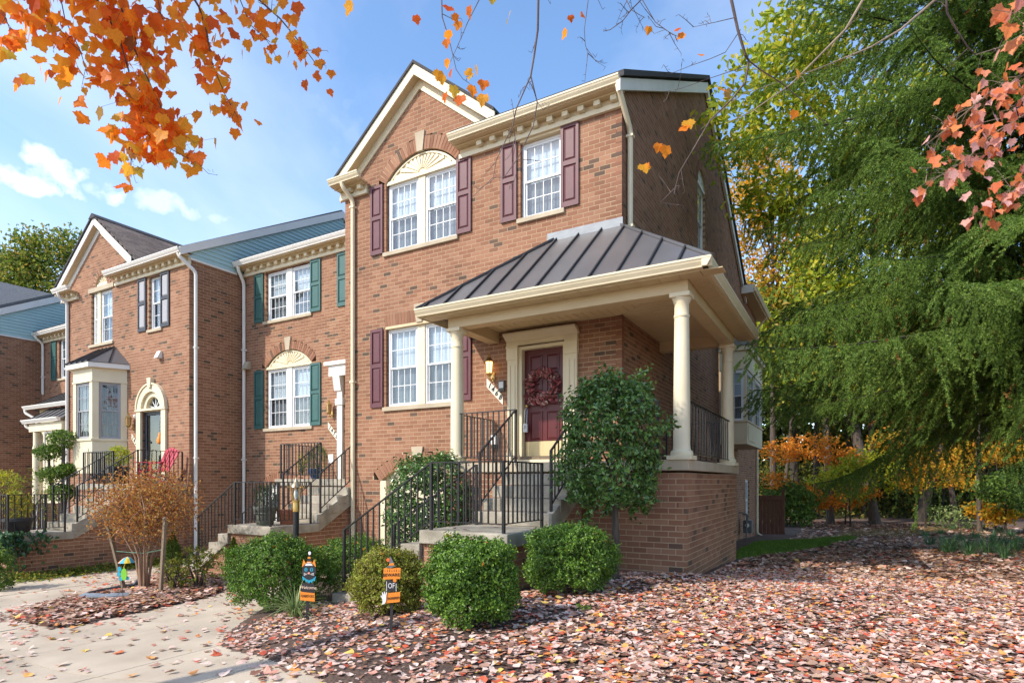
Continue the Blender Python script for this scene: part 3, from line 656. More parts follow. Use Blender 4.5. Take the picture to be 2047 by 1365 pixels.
# front slope panels with standing seams
TZ = 5.70; TXL, TXR = -4.64, XR
def roofpt(x, f): return (x, (EY + .05) + (A_ - .02 - EY - .05) * f, EZ + (TZ - EZ) * f)
def fmax(x):
    if x < TXL: return (x - LX) / (TXL - LX)
    if x > TXR: return (EX - x) / (EX - TXR)
    return 1.0
cuts = [LX] + [LX + .17 + i * .43 for i in range(12)]; cuts = [c for c in cuts if c < EX - .1] + [EX]
for a, b in zip(cuts[:-1], cuts[1:]):
    ks = sorted(set([a, b] + [k for k in (TXL, TXR) if a < k < b])); top = [roofpt(k, max(0, fmax(k))) for k in ks]; P = [roofpt(a, 0), roofpt(b, 0)] + top[::-1]
    Q = [];
    for p in P:
        if not Q or (Vector(p) - Vector(Q[-1])).length > 1e-4: Q.append(p)
    if (Vector(Q[0]) - Vector(Q[-1])).length < 1e-4: Q.pop()
    if len(Q) >= 3: MB().prism(Q, (0, .02, -.02)).build('roof_panel', METAL, R1)
for c in cuts[1:-1]:
    f_ = fmax(c)
    if f_ > .05: MB().bar(Vector(roofpt(c, 0)) + Vector((0, -.012, .012)), Vector(roofpt(c, f_)) + Vector((0, -.012, .012)), .022, .04).build('seam', SEAM, R1)
MB().bar(Vector(roofpt(LX, 0)) + Vector((0, 0, .02)), Vector(roofpt(TXL, 1)) + Vector((0, -.01, .02)), .05, .035).build('hip_cap', SEAM, R1)
MB().bar(Vector(roofpt(EX, 0)) + Vector((0, 0, .012)), Vector(roofpt(TXR, 1)) + Vector((0, 0, .012)), .06, .035).build('hip_cap', METAL, R1)
MB().prism([roofpt(EX, 0), (EX - .0, 12.6, EZ), (TXR + .01, 12.6, TZ), roofpt(TXR, 1)], (-.01, 0, -.02)).build('roof_panel', METAL, R1)
MB().prism([roofpt(LX, 0), roofpt(TXL, 1), (LX, A_ - .02, EZ)], (0, 0, -.02)).build('roof_panel', METAL, R1)
MB().box(TXL - .12, TXR + .03, A_ - .045, A_ - .012, TZ - .02, TZ + .13).build('flashing', FLASH, R1)
for i in range(7):
    q = TXL - .25 - i * .25; f_ = fmax(q); z = EZ + (TZ - EZ) * f_
    MB().box(q - .13, q + .12, A_ - .02, A_ - .008, z - .02, z + .12).build('step_flashing', mat('brick_flashing', (.30, .15, .10), (.24, .12, .08), 20, .8), R1)
# ---- front door with pilastered surround
DX0, DX1 = -5.30, -4.46
d = MB(); DY = A_ + .10
d.box(DX0, DX1, DY, DY + .045, FL + .16, 3.80); door = d.build('door', DOORR, R1)
pw = (DX1 - DX0 - .14 * 2 - .11) / 2
for i in range(2):
    for z0, z1 in ((FL + .47, FL + .98), (FL + 1.10, FL + 1.62), (FL + 1.74, FL + 2.02)):
        x0 = DX0 + .13 + i * (pw + .12); e = .035
        P = [(x0, DY - .001, z0), (x0 + pw, DY - .001, z0), (x0 + pw, DY - .001, z1), (x0, DY - .001, z1), (x0 + e, DY - .016, z0 + e), (x0 + pw - e, DY - .016, z0 + e), (x0 + pw - e, DY - .016, z1 - e), (x0 + e, DY - .016, z1 - e)]
        MB().add(P, [(4, 5, 6, 7), (0, 1, 5, 4), (1, 2, 6, 5), (2, 3, 7, 6), (3, 0, 4, 7)]).build('panel', DOORR, door)
        fr_ = MB(); fr_.box(x0 - .018, x0 - .001, DY - .012, DY - .0005, z0 - .018, z1 + .018); fr_.box(x0 + pw + .001, x0 + pw + .018, DY - .012, DY - .0005, z0 - .018, z1 + .018); fr_.box(x0 - .001, x0 + pw + .001, DY - .012, DY - .0005, z0 - .018, z0 - .001); fr_.box(x0 - .001, x0 + pw + .001, DY - .012, DY - .0005, z1 + .001, z1 + .018)
        fr_.build('panel_moulding', DOORR, door)
MB().box(DX0 + .02, DX1 - .02, DY - .008, DY - .001, FL + .17, FL + .44).build('kick_plate', PBRASS, door)
k = MB(); k.lathe((0, 0, 0), [(.012, 0), (.02, .03), (.032, .05), (.03, .075), (.01, .085)], 14); kn = inst('door_knob', k.mesh('door_knob', BRASS, True), door, Matrix.Translation((DX0 + .075, DY, FL + 1.10)) @ RX90)
inst('deadbolt', MB().lathe((0, 0, 0), [(.03, 0), (.03, .015), (.018, .02)], 14).mesh('deadbolt', BRASS, True), door, Matrix.Translation((DX0 + .075, DY, FL + 1.32)) @ RX90)
MB().box(DX0 - .06, DX1 + .06, A_ - .06, A_ + .16, FL + .1, FL + .16).build('threshold', WOOD, R1)
MB().box(DX0 - .06, DX1 + .06, A_ - .10, A_ + .16, FL + .0, FL + .098).build('door_step', CREAM, R1)
for x0, x1 in ((DX0 - .07, DX0), (DX1, DX1 + .07)): MB().box(x0, x1, A_ - .02, A_ + .16, FL + .16, 3.86).build('door_jamb', CREAM, R1)
MB().box(DX0, DX1, A_ - .02, A_ + .16, 3.80, 3.86).build('door_head', CREAM, R1)
for x0 in (DX0 - .285, DX1 + .075):
    p = MB().box(x0, x0 + .21, A_ - .06, A_ - .002, FL, 3.62).build('pilaster', CREAM, R1)
    for q in (.045, .145): MB().box(x0 + q, x0 + q + .022, A_ - .072, A_ - .061, FL + .35, 3.52).build('flute', CREAM, p)
    MB().box(x0 - .008, x0 + .218, A_ - .075, A_ - .001, FL + .02, FL + .24).build('pilaster_base', CREAM, p)
    MB().box(x0 - .012, x0 + .222, A_ - .08, A_ - .001, 3.62, 3.86).build('pilaster_capital', CREAM, p); MB().box(x0 - .02, x0 + .23, A_ - .09, A_ - .001, 3.84, 3.88).build('capital_band', CREAM, p)
MB().box(DX0 - .30, DX1 + .30, A_ - .075, A_ - .003, 3.882, 3.96).build('architrave', CREAM, R1)
MB().prism([(DX0 - .30, A_ - .001, 3.962), (DX0 - .30, A_ - .08, 3.962), (DX0 - .34, A_ - .15, 4.08), (DX0 - .34, A_ - .15, 4.11), (DX0 - .34, A_ - .001, 4.11)], (DX1 - DX0 + .62, 0, 0)).build('door_cornice', CREAM, R1)
# garage door under the parlour, mostly behind the holly
MB().box(-8.79, -6.74, A_ + .10, A_ + .15, -.7, 1.8).build('garage_door', mat('garage_cream', (.66, .58, .41), (.62, .54, .38), 3, .5), R1)
for x0, x1 in ((-8.775, -8.62), (-6.90, -6.755)): MB().box(x0, x1, A_ - .01, A_ + .12, -.7, 1.38).build('garage_trim', CREAM, R1)
h1.hid = lambda C, u, v: (u > 1040) & (u < 1330) & (v > 740) & (v < 1070) & (C[:, 1] > 8.3) | (v > 1085) & (u < 1230)
h1.finish(MORT, singles=300)
# ---------------------------------------------------------------- the recessed middle house (1470)
B_ = 11.2; h2 = House((-12.7, B_, -.3), 'recessed brick town house with teal green shutters between its two neighbours'); R2 = h2.root
F2 = Fr((0, B_, 0), (1, 0, 0), (0, -1, 0)); X2L, X2R = -15.53, -9.82
ACX, AA, AR, AZ = -13.56, .935, .43, 4.60
def holes2(z):
    L = rect_holes([(-14.50, -12.64, 5.90, 7.30), (-14.50, -12.64, 2.86, AZ), (-14.85, -12.7, -2, 1.02), (-11.35, -10.3, 1.3, 3.9)])(z)
    return L + seg(z, AZ, AA, AR, ACX, .22) + seg(z, 1.02, 1.075, .36, -13.775, .23)
h2.wall(F2, X2L, X2R, -.9, 7.5, holes2)
arch_seg(h2, F2, ACX, AZ, AA, AR, .22); keystone(R2, F2, ACX, AZ + AR - .02, AZ + AR + .34, .075, .13, CAPC)
arch_seg(h2, F2, -13.775, 1.02, 1.075, .36, .23, 0)
twin(R2, -14.47, -12.67, B_, 5.92, 7.29, .20, m=WHITE); sill(R2, -14.58, -12.6, B_, 5.915)
twin(R2, -14.47, -12.66, B_, 2.87, 4.54, .20, m=WHITE); sill(R2, -14.58, -12.58, B_, 2.865); fan_panel(R2, F2, ACX, AZ - .06, AA - .01, AR + .04, CREAM)
for x, z0, z1 in ((-14.775, 5.92, 7.31), (-12.46, 5.92, 7.31), (-11.45, 5.92, 7.31), (-14.775, 2.87, 4.54), (-12.46, 2.87, 4.54)): shutter(R2, x, B_ - .004, z0, .39, z1 - z0, TEAL)
cornice(R2, X2L + .05, X2R - .02, B_, 7.68, CREAM, WHITE, TAN)
slab_roof(R2, X2L + .02, X2R - .02, B_ - .30, 7.65, 17.9, 11.5, SHINGD); slab_roof(R2, X2L + .02, X2R - .02, 24.6, 7.65, 17.9, 11.5, SHINGD)
downspout(R2, [(-15.33, B_ - .30, 7.55), (-15.33, B_ - .28, 7.45), (-15.39, B_ - .055, 7.15), (-15.39, B_ - .055, -.45)], WHITE, (5.2, 2.0))
vt = MB().prism([(-15.35, B_ - .005, 4.62), (-15.35, B_ - .005, 4.85), (-15.35, B_ - .06, 4.85), (-15.35, B_ - .17, 4.62)], (.20, 0, 0)).build('dryer_vent', CAPC, R2)
# door surround seen edge-on behind the neighbour's corner
MB().box(-11.62, -11.44, B_ - .06, B_ - .002, 1.42, 3.72).build('pilaster', WHITE, R2)
MB().box(-11.66, -11.40, B_ - .09, B_ - .001, 3.0 + .35, 3.0 + .52).build('pilaster_band', WHITE, R2)
MB().prism([(-11.68, B_ - .001, 3.72), (-11.68, B_ - .10, 3.72), (-11.68, B_ - .16, 4.1), (-11.68, B_ - .001, 4.1)], (.24, 0, 0)).build('bracket', WHITE, R2)
MB().box(-11.85, -10.0, B_ - .13, B_ - .002, 4.1, 4.38).build('entablature', WHITE, R2); MB().box(-11.97, -9.9, B_ - .19, B_ - .001, 4.382, 4.48).build('door_cornice', WHITE, R2)
MB().box(-11.35, -10.3, B_ + .1, B_ + .14, 1.42, 3.9).build('door', TEAL, R2)
MB().box(-14.84, -12.71, B_ + .1, B_ + .15, -.7, 1.4).build('garage_door', WHITE, R2)
for x0, x1 in ((-14.845, -14.70), (-12.86, -12.705)): MB().box(x0, x1, B_ - .01, B_ + .1, -.7, 1.04).build('garage_trim', CREAM, R2)
gl = MB().prism([F2.p(-13.775 + .62 * math.cos(t), .62 + .5 * math.sin(t), -.095) for t in np.linspace(0, math.pi, 13)], (0, -.012, 0)).build('garage_fanlight', DARKIN, R2)
MB().box(-11.98, -11.80, B_ - .02, B_ - .003, 1.85, 2.08).build('notice', WHITE, R2)
pipe = MB(); pipe.lathe((-11.6, 17.2, 11.0), [(.16, 0), (.16, .55), (.24, .56), (.26, .66), (.2, .76), (.05, .78)], 14); pipe.build('roof_vent', GREYP, R2, True)
h2.hid = lambda C, u, v: (u > 688) | (v > 1085)
h2.finish(MORT, singles=300)
# ---------------------------------------------------------------- the projecting house (1472)
C_ = 9.58; X3L, X3R = -22.2, -15.53
h3 = House((-18.9, C_, -.6), 'sunlit projecting brick town house with a front gable, cream bay window and black shutters'); R3 = h3.root
F3 = Fr((0, C_, 0), (1, 0, 0), (0, -1, 0)); F3S = Fr((X3R, 0, 0), (0, 1, 0), (1, 0, 0)); GX = -20.12
def holes3(z):
    L = rect_holes([(-20.66, -19.42, 5.62, 7.24), (-17.46, -16.84, 5.69, 7.22), (-20.7, -18.65, 2.0, 4.6), (-17.82, -16.72, 1.2, 3.42)])(z)
    return L + seg(z, 7.38, .33, .329, -20.03, .19) + seg(z, 3.42, .55, .54, -17.27, 0)
def reg3(z):
    if z < 7.6: return (X3L, X3R)
    return (max(X3L, GX - (9.16 - z) / .76), min(-18.0, GX + (9.16 - z) / .76))
h3.wall(F3, X3L, X3R, -1.1, 9.2, holes3, reg3); h3.wall(F3S, C_, 11.3, -1.1, 7.42)
h3.quad(Vector((X3R, 11.3, -1)), Vector((X3R, 23, -1)), Vector((X3R, 23, 7.4)), Vector((X3R, 11.3, 7.4)))
arch_seg(h3, F3, -20.03, 7.38, .33, .329, .19, 0); fan_panel(R3, F3, -20.03, 7.40, .32, .32, CREAM, 7)
MB().box(-20.78, -19.30, C_ - .04, C_ + .08, 7.242, 7.38).build('lintel', CAPC, R3); sill(R3, -20.76, -19.34, C_, 5.62)
window(R3, -20.49, C_ + .07, 5.63, .26, 1.60, cols=1, rows=2); window(R3, -19.80, C_ + .07, 5.63, .74, 1.60, cols=2); MB().box(-20.355, -20.175, C_ + .03, C_ + .14, 5.63, 7.235).build('mullion', CREAM, R3)
window(R3, -17.15, C_ + .07, 5.70, .60, 1.52, cols=2); sill(R3, -17.52, -16.78, C_, 5.69)
for x in (-17.78, -16.63): shutter(R3, x, C_ - .004, 5.69, .41, 1.52, BLACKP, GREYP)
cornice(R3, -19.25, X3R + .08, C_, 7.58, CREAM, WHITE, TAN); cornice(R3, X3L - .2, X3L + .78, C_, 7.54, CREAM, WHITE, TAN)
gable_trim(R3, F3, GX, 9.44, 2.42, 1.84, WHITE, TAN, ov=.20, roofm=None, halfR=2.10)
MB().prism([(GX, C_ - .24, 9.46), (GX - 2.52, C_ - .24, 7.54), (GX - 2.52, C_ - .24, 7.60), (GX, C_ - .24, 9.52)], (0, 3.6, 0)).build('roof', SHINGD, R3)
dR = Vector((2.5, 0, -1.9)).normalized(); nR = Vector((1.9, 0, 2.5)).normalized()          # shingled right slope, course by course
MB().prism([(GX, C_ - .22, 9.46), (GX + 2.5, C_ - .22, 7.56), (GX + 2.5, C_ - .22, 7.59), (GX, C_ - .22, 9.49)], (0, 4.2, 0)).build('roof', SHINGD, R3)
shm = MB().obox((0, 0, 0), (.079, 0, 0), (0, .163, 0), (0, 0, .008)).mesh('shingle', SHING)
for i in range(21):
    p = Vector((GX, 0, 9.50)) + dR * (.08 + i * .148); yend = 3.6 - (9.635 - p.z) * -0.0
    ymax = C_ - .34 + .3 + max(0.2, (p.z - 7.55)) / .56 + .4
    y = C_ - .36 + (.0 if i % 2 else -.165)
    while y < ymax:
        y0, y1 = max(y, C_ - .235), y + .326
        if y1 - y0 > .1:
            M = Matrix.Translation(p + Vector((0, (y0 + y1) / 2, 0)) + nR * random.uniform(.012, .02)) @ Matrix.Rotation(math.atan2(1.9, 2.5) + .03, 4, 'Y') @ Matrix.Diagonal((1.05, (y1 - y0) / .332, 1, 1))
            inst('shingle', shm, R3, M)
        y += .334
MB().prism([(GX + .0, C_ - .25, 9.555), (GX + .2, C_ - .25, 9.40), (GX - .2, C_ - .25, 9.40)], (0, 4.0, 0)).build('ridge_cap', SHINGD, R3)
slab_roof(R3, -19.22, X3R + .02, C_ - .28, 7.52, 15.1, 10.80, SHINGD); slab_roof(R3, X3L, -19.222, C_ + .12, 7.52 + .40 * 3.28 / 5.8, 15.1, 10.80, SHINGD); slab_roof(R3, X3L, X3R + .02, 21.0, 7.5, 15.1, 10.80, SHINGD)
sl3 = (10.80 - 7.56) / (15.1 - C_ + .28)
for k in range(27):
    z = 7.42 + k * .118; y0 = max(C_ - .1, C_ - .28 + (z - 7.40) / sl3); y1 = 21.0 - (z - 7.4) / sl3
    if y1 - y0 < .3: break
    MB().prism([(X3R + .002, y0, z), (X3R + .034, y0, z), (X3R + .012, y0 + .118 / sl3, z + .118), (X3R + .002, y0 + .118 / sl3, z + .118)], (0, y1 - y0 - .118 / sl3 * 1.5, 0)).build('siding_board', SIDING, R3)
for a, b in (((C_ - .30, 7.60), (15.1, 10.84)), ((21.05, 7.5), (15.1, 10.84))):
    MB().prism([(X3R + .04, a[0], a[1]), (X3R + .04, b[0], b[1]), (X3R + .04, b[0], b[1] - .24), (X3R + .04, a[0], a[1] - .22)], (.05, 0, 0)).build('rake_board', WHITE, R3)
MB().box(X3R + .012, X3R + .04, C_ - .02, 11.0, 7.36, 7.415).build('trim_board', WHITE, R3)
downspout(R3, [(X3R - .05, C_ - .28, 7.45), (X3R + .0, C_ - .25, 7.35), (X3R + .07, C_ + .14, 7.05), (X3R + .07, C_ + .14, -.55), (X3R + .15, C_ - .1, -.66)], WHITE, (5.0, 2.0))
downspout(R3, [(-22.1, C_ - .3, 7.42), (-22.1, C_ - .28, 7.3), (-22.06, C_ - .055, 7.15), (-22.06, C_ - .055, -.6)], WHITE, (5, 2))
MB().prism([(-16.96, C_ - .005, 4.82), (-16.96, C_ - .005, 5.02), (-16.96, C_ - .06, 5.02), (-16.96, C_ - .15, 4.82)], (.18, 0, 0)).build('dryer_vent', WHITE, R3)
# angled bay with hipped metal roof
by = C_ - .75; bz0, bz1 = 2.55, 4.66
PL = [(-20.75, C_ - .002), (-20.10, by), (-19.0, by), (-18.60, C_ - .002)]
def poly_prism(P, z0, z1, nm, m): return MB().prism([(x, y, z0) for x, y in P], (0, 0, z1 - z0)).build(nm, m, R3)
def off(P, d): return [(P[0][0] - d, P[0][1]), (P[1][0] - d * .5, P[1][1] - d), (P[2][0] + d * .5, P[2][1] - d), (P[3][0] + d, P[3][1])]
poly_prism(PL, 1.6, bz0, 'bay_apron', CREAM); poly_prism(PL, 4.25, bz1, 'bay_head', CREAM); poly_prism(off(PL, .035), bz0, bz0 + .06, 'bay_ledge', CREAM); poly_prism(off(PL, .02), 4.25, 4.30, 'bay_band', CREAM)
poly_prism(off(PL, .14), bz1, bz1 + .15, 'bay_cornice', WHITE)
for (x0, y0), (x1, y1), n in ((PL[0], PL[1], 2), (PL[1], PL[2], 3), (PL[2], PL[3], 3)):
    L = math.hypot(x1 - x0, y1 - y0); a = math.atan2(y1 - y0, x1 - x0); nx, ny = math.sin(a), -math.cos(a)
    wd = L - .32; cx_, cy_ = (x0 + x1) / 2 - nx * .03, (y0 + y1) / 2 - ny * .03
    window(R3, cx_, cy_, bz0 + .06, wd, 4.25 - bz0 - .06, rot=a, cols=n, fm=GREYP, upper=CURT)
    MB().obox(((x0 + x1) / 2 - nx * .19, (y0 + y1) / 2 - ny * .19, (bz0 + 4.25) / 2), (math.cos(a) * (L / 2 - .12), math.sin(a) * (L / 2 - .12), 0), (nx * .01, ny * .01, 0), (0, 0, .82)).build('back_board', DARKIN, R3)
    for s_ in (-1, 1): MB().obox(((x0 + x1) / 2 + s_ * math.cos(a) * (L / 2 - .08) - nx * .051, (y0 + y1) / 2 + s_ * math.sin(a) * (L / 2 - .08) - ny * .051, (bz0 + 4.25) / 2 + .03), (math.cos(a) * .078, math.sin(a) * .078, 0), (nx * .05, ny * .05, 0), (0, 0, (4.25 - bz0) / 2 - .03)).build('bay_post', CREAM, R3)
    MB().obox(((x0 + x1) / 2 + nx * .008, (y0 + y1) / 2 + ny * .008, 2.05), (math.cos(a) * (L / 2 - .2), math.sin(a) * (L / 2 - .2), 0), (nx * .01, ny * .01, 0), (0, 0, .28)).build('bay_panel', CREAM, R3)
O3 = off(PL, .16); zt = 5.42; T0, T1 = (-20.1, C_ - .02), (-19.25, C_ - .02)
def bayroof(P): MB().prism(P, (0, .012, -.015)).build('roof_panel', METAL, R3)
zc3 = bz1 + .15
E4 = [Vector((x, y, zc3)) for x, y in O3]; T = [Vector((*T0, zt)), Vector((*T1, zt))]
bayroof([E4[0], E4[1], T[0]]); bayroof([E4[2], E4[3], T[1]])
for i in range(4):
    a, b = i / 4, (i + 1) / 4; bayroof([E4[1].lerp(E4[2], a), E4[1].lerp(E4[2], b), T[0].lerp(T[1], b), T[0].lerp(T[1], a)])
for p, q in [(E4[1].lerp(E4[2], i / 4), T[0].lerp(T[1], i / 4)) for i in range(5)] + [(E4[2].lerp(E4[3], .5), T[1]), (E4[0].lerp(E4[1], .5), T[0])]:
    MB().bar(p + Vector((0, -.01, .012)), q + Vector((0, -.01, .012)), .02, .035).build('seam', SEAM, R3)
# arched entrance
b = MB()
def ringarch(cx, zc, r0, r1, y, dy, nm, m, n=18, zlow=None):
    q = MB()
    for i in range(n):
        t0, t1 = math.pi * i / n, math.pi * (i + 1) / n
        q.prism([(cx + r * math.cos(t), y, zc + r * math.sin(t)) for r, t in ((r0, t0), (r0, t1), (r1, t1), (r1, t0))], (0, dy, 0))
    return q.build(nm, m, R3)
ringarch(-17.27, 3.42, .50, .70, C_ - .07, .066, 'arch_surround', CREAM); ringarch(-17.27, 3.42, .70, .745, C_ - .10, .098, 'arch_moulding', CREAM); ringarch(-17.27, 3.42, .36, .51, C_ - .0, .16, 'arch_reveal', CREAM)
for x0 in (-18.0, -16.75): MB().box(x0, x0 + .21, C_ - .07, C_ - .003, 1.32, 3.38).build('pilaster', CREAM, R3); 
MB().box(-18.03, -16.51, C_ - .10, C_ - .002, 3.38, 3.44).build('transom_band', CREAM, R3)
MB().box(-17.79, -16.75, C_ + .02, C_ + .14, 3.36, 3.43).build('transom', CREAM, R3)
keystone(R3, F3, -17.27, 4.02, 4.30, .06, .10, CREAM, .12)
MB().prism([(-17.27 + .37 * math.cos(t), C_ + .1, 3.44 + .37 * math.sin(t)) for t in np.linspace(0, math.pi, 17)], (0, .01, 0)).build('fanlight', GLASS, R3)
MB().prism([(-17.27 + .40 * math.cos(t), C_ + .15, 3.44 + .40 * math.sin(t)) for t in np.linspace(0, math.pi, 17)], (0, .01, 0)).build('back_board', DARKIN, R3)
for t in np.linspace(.25, math.pi - .25, 5): MB().bar((-17.27, C_ + .09, 3.46), (-17.27 + .37 * math.cos(t), C_ + .09, 3.46 + .37 * math.sin(t)), .018).build('fanlight_bar', VINYL, R3)
dk = mat('navy_door', (.018, .022, .035), (.025, .03, .045), 4, .4)
b = MB(); b.box(-17.76, -17.66, C_ + .05, C_ + .1, 1.32, 3.36); b.box(-16.86, -16.76, C_ + .05, C_ + .1, 1.32, 3.36); b.box(-17.66, -16.86, C_ + .05, C_ + .1, 3.26, 3.36); b.box(-17.66, -16.86, C_ + .05, C_ + .1, 1.32, 1.5); sdoor = b.build('storm_door', dk, R3)
MB().box(-17.66, -16.86, C_ + .07, C_ + .08, 1.5, 3.26).build('pane', GLASS, sdoor); MB().box(-17.75, -16.77, C_ + .2, C_ + .22, 1.32, 3.36).build('inner_door', DARKIN, sdoor)
h3.hid = lambda C, u, v: (v > 1100) & (u > 150) | (u > 200) & (v > 900) & (u < 380)
h3.finish(MORT, singles=300)
# ---------------------------------------------------------------- the far pair (1474 and 1476)
h4 = House((-25, B_, -.8), 'set-back brick town house with teal shutters and stepped porch roofs, half hidden by its neighbour'); R4 = h4.root
F4 = Fr((0, B_, 0), (1, 0, 0), (0, -1, 0)); X4L = -28.0
h4.wall(F4, X4L, X3L, -1.1, 7.0, rect_holes([(-26.58, -25.6, 5.33, 6.88), (-25.6, -23, .6, 3.9)]))
window(R4, -26.09, B_ + .07, 5.34, .94, 1.53, cols=2); sill(R4, -26.66, -25.5, B_, 5.33); shutter(R4, -26.96, B_ - .004, 5.30, .40, 1.56, TEAL)
cornice(R4, X4L + .1, X3L, B_, 7.18, CREAM, WHITE, TAN); slab_roof(R4, X4L + .02, X3L, B_ - .3, 7.16, 17.9, 10.9, SHINGD)
downspout(R4, [(-27.8, B_ - .3, 7.06), (-27.74, B_ - .28, 6.98), (-27.74, B_ - .06, 6.8), (-27.74, B_ - .06, 4.8)], WHITE, (5.5,))
XP = -26.1
MB().prism([(XP, B_ - .0, 4.72), (XP, B_ - 1.25, 4.00), (XP, B_ - 1.25, 4.04), (XP, B_, 4.76)], (X3L - .02 - XP, 0, 0)).build('roof_panel', METAL, R4)
for i in range(9): x = XP + .1 + i * .42; MB().bar((x, B_, 4.77), (x, B_ - 1.25, 4.05), .02, .035).build('seam', SEAM, R4)
gutter(R4, (XP, B_ - 1.25, 4.08), (X3L - .02, B_ - 1.25, 4.08), (0, -1, 0), WHITE, .12); MB().box(XP + .45, X3L - .3, B_ - 1.0, B_ - .02, .6, 3.98).build('bay_wall', CREAM, R4)
y2 = B_ - 1.05; x2 = -24.75
MB().prism([(x2, y2, 3.92), (x2, y2 - .75, 3.38), (x2, y2 - .75, 3.42), (x2, y2, 3.96)], (X3L - .02 - x2, 0, 0)).build('roof_panel', METAL, R4)
for i in range(6): x = x2 + .1 + i * .42; MB().bar((x, y2, 3.97), (x, y2 - .75, 3.43), .02, .035).build('seam', SEAM, R4)
gutter(R4, (x2, y2 - .75, 3.46), (X3L - .02, y2 - .75, 3.46), (0, -1, 0), WHITE, .12); MB().box(x2 + .25, X3L - .02, y2 - .72, y2 - .5, 3.06, 3.33).build('beam', CREAM, R4)
window(R4, -24.9, B_ - 1.02, 1.75, .7, 1.4, cols=2, fm=GREYP, upper=CURT); window(R4, -23.6, B_ - 1.02, 1.75, .8, 1.4, cols=2, fm=GREYP, upper=CURT)
MB().lathe((x2 + .55, y2 - .61, .6), [(.12, 0), (.12, 1.9), (.10, 2.0), (.10, 2.45)], 18).build('column', CREAM, R4, True)
downspout(R4, [(x2 + .08, y2 - .75, 3.35), (x2 + .1, y2 - .75, 3.25), (x2 + .5, y2 - .45, 3.0), (x2 + .5, y2 - .45, -.6)], WHITE); downspout(R4, [(XP + .08, B_ - 1.3, 3.95), (XP + .1, B_ - 1.3, 3.85), (XP + .5, B_ - 1.1, 3.6), (XP + .5, B_ - 1.1, -.6)], WHITE)
h4.finish(MORT, singles=40)
h5 = House((-30, C_, -.9), 'end town house at the left edge, plain brick side wall with teal siding above'); R5 = h5.root
F5S = Fr((X4L, 0, 0), (0, 1, 0), (1, 0, 0)); F5 = Fr((0, C_, 0), (1, 0, 0), (0, -1, 0))
h5.wall(F5S, 8.6, B_ + .1, -1.2, 6.94); h5.wall(Fr((0, 8.6, 0), (1, 0, 0), (0, -1, 0)), -34, X4L, -1.2, 6.94, bricks=False)
h5.quad(Vector((X4L, B_ + .1, -1.2)), Vector((X4L, 22, -1.2)), Vector((X4L, 22, 7)), Vector((X4L, B_ + .1, 7)))
slp = .52
for k in range(26):
    z = 6.96 + k * .118; y0 = max(8.5, 8.4 + (z - 6.92) / slp); y1 = 20
    if y0 > 14.4: break
    MB().prism([(X4L + .002, y0, z), (X4L + .034, y0, z), (X4L + .012, y0 + .2, z + .118), (X4L + .002, y0 + .2, z + .118)], (0, y1 - y0, 0)).build('siding_board', SIDING, R5)
MB().prism([(X4L + .04, 8.3, 7.1), (X4L + .04, 14.5, 10.35), (X4L + .04, 14.5, 10.08), (X4L + .04, 8.3, 6.85)], (.05, 0, 0)).build('rake_board', WHITE, R5)
MB().box(X4L + .012, X4L + .04, 8.5, 11.2, 6.90, 6.955).build('trim_board', WHITE, R5)
MB().prism([(X4L + .05, 8.2, 7.08), (X4L + .05, 14.5, 10.38), (X4L + .05, 14.5, 10.48), (X4L + .05, 8.2, 7.18)], (-6, 0, 0)).build('roof', SHINGG, R5)
# cross gable slope that shows its grey shingles
MB().prism([(-34.5, 8.1, 10.6), (-29.0, 8.1, 7.4), (-29.0, 8.1, 7.5), (-34.5, 8.1, 10.7)], (0, 7, 0)).build('roof', SHINGG, R5)
h5.finish(MORT, singles=220)
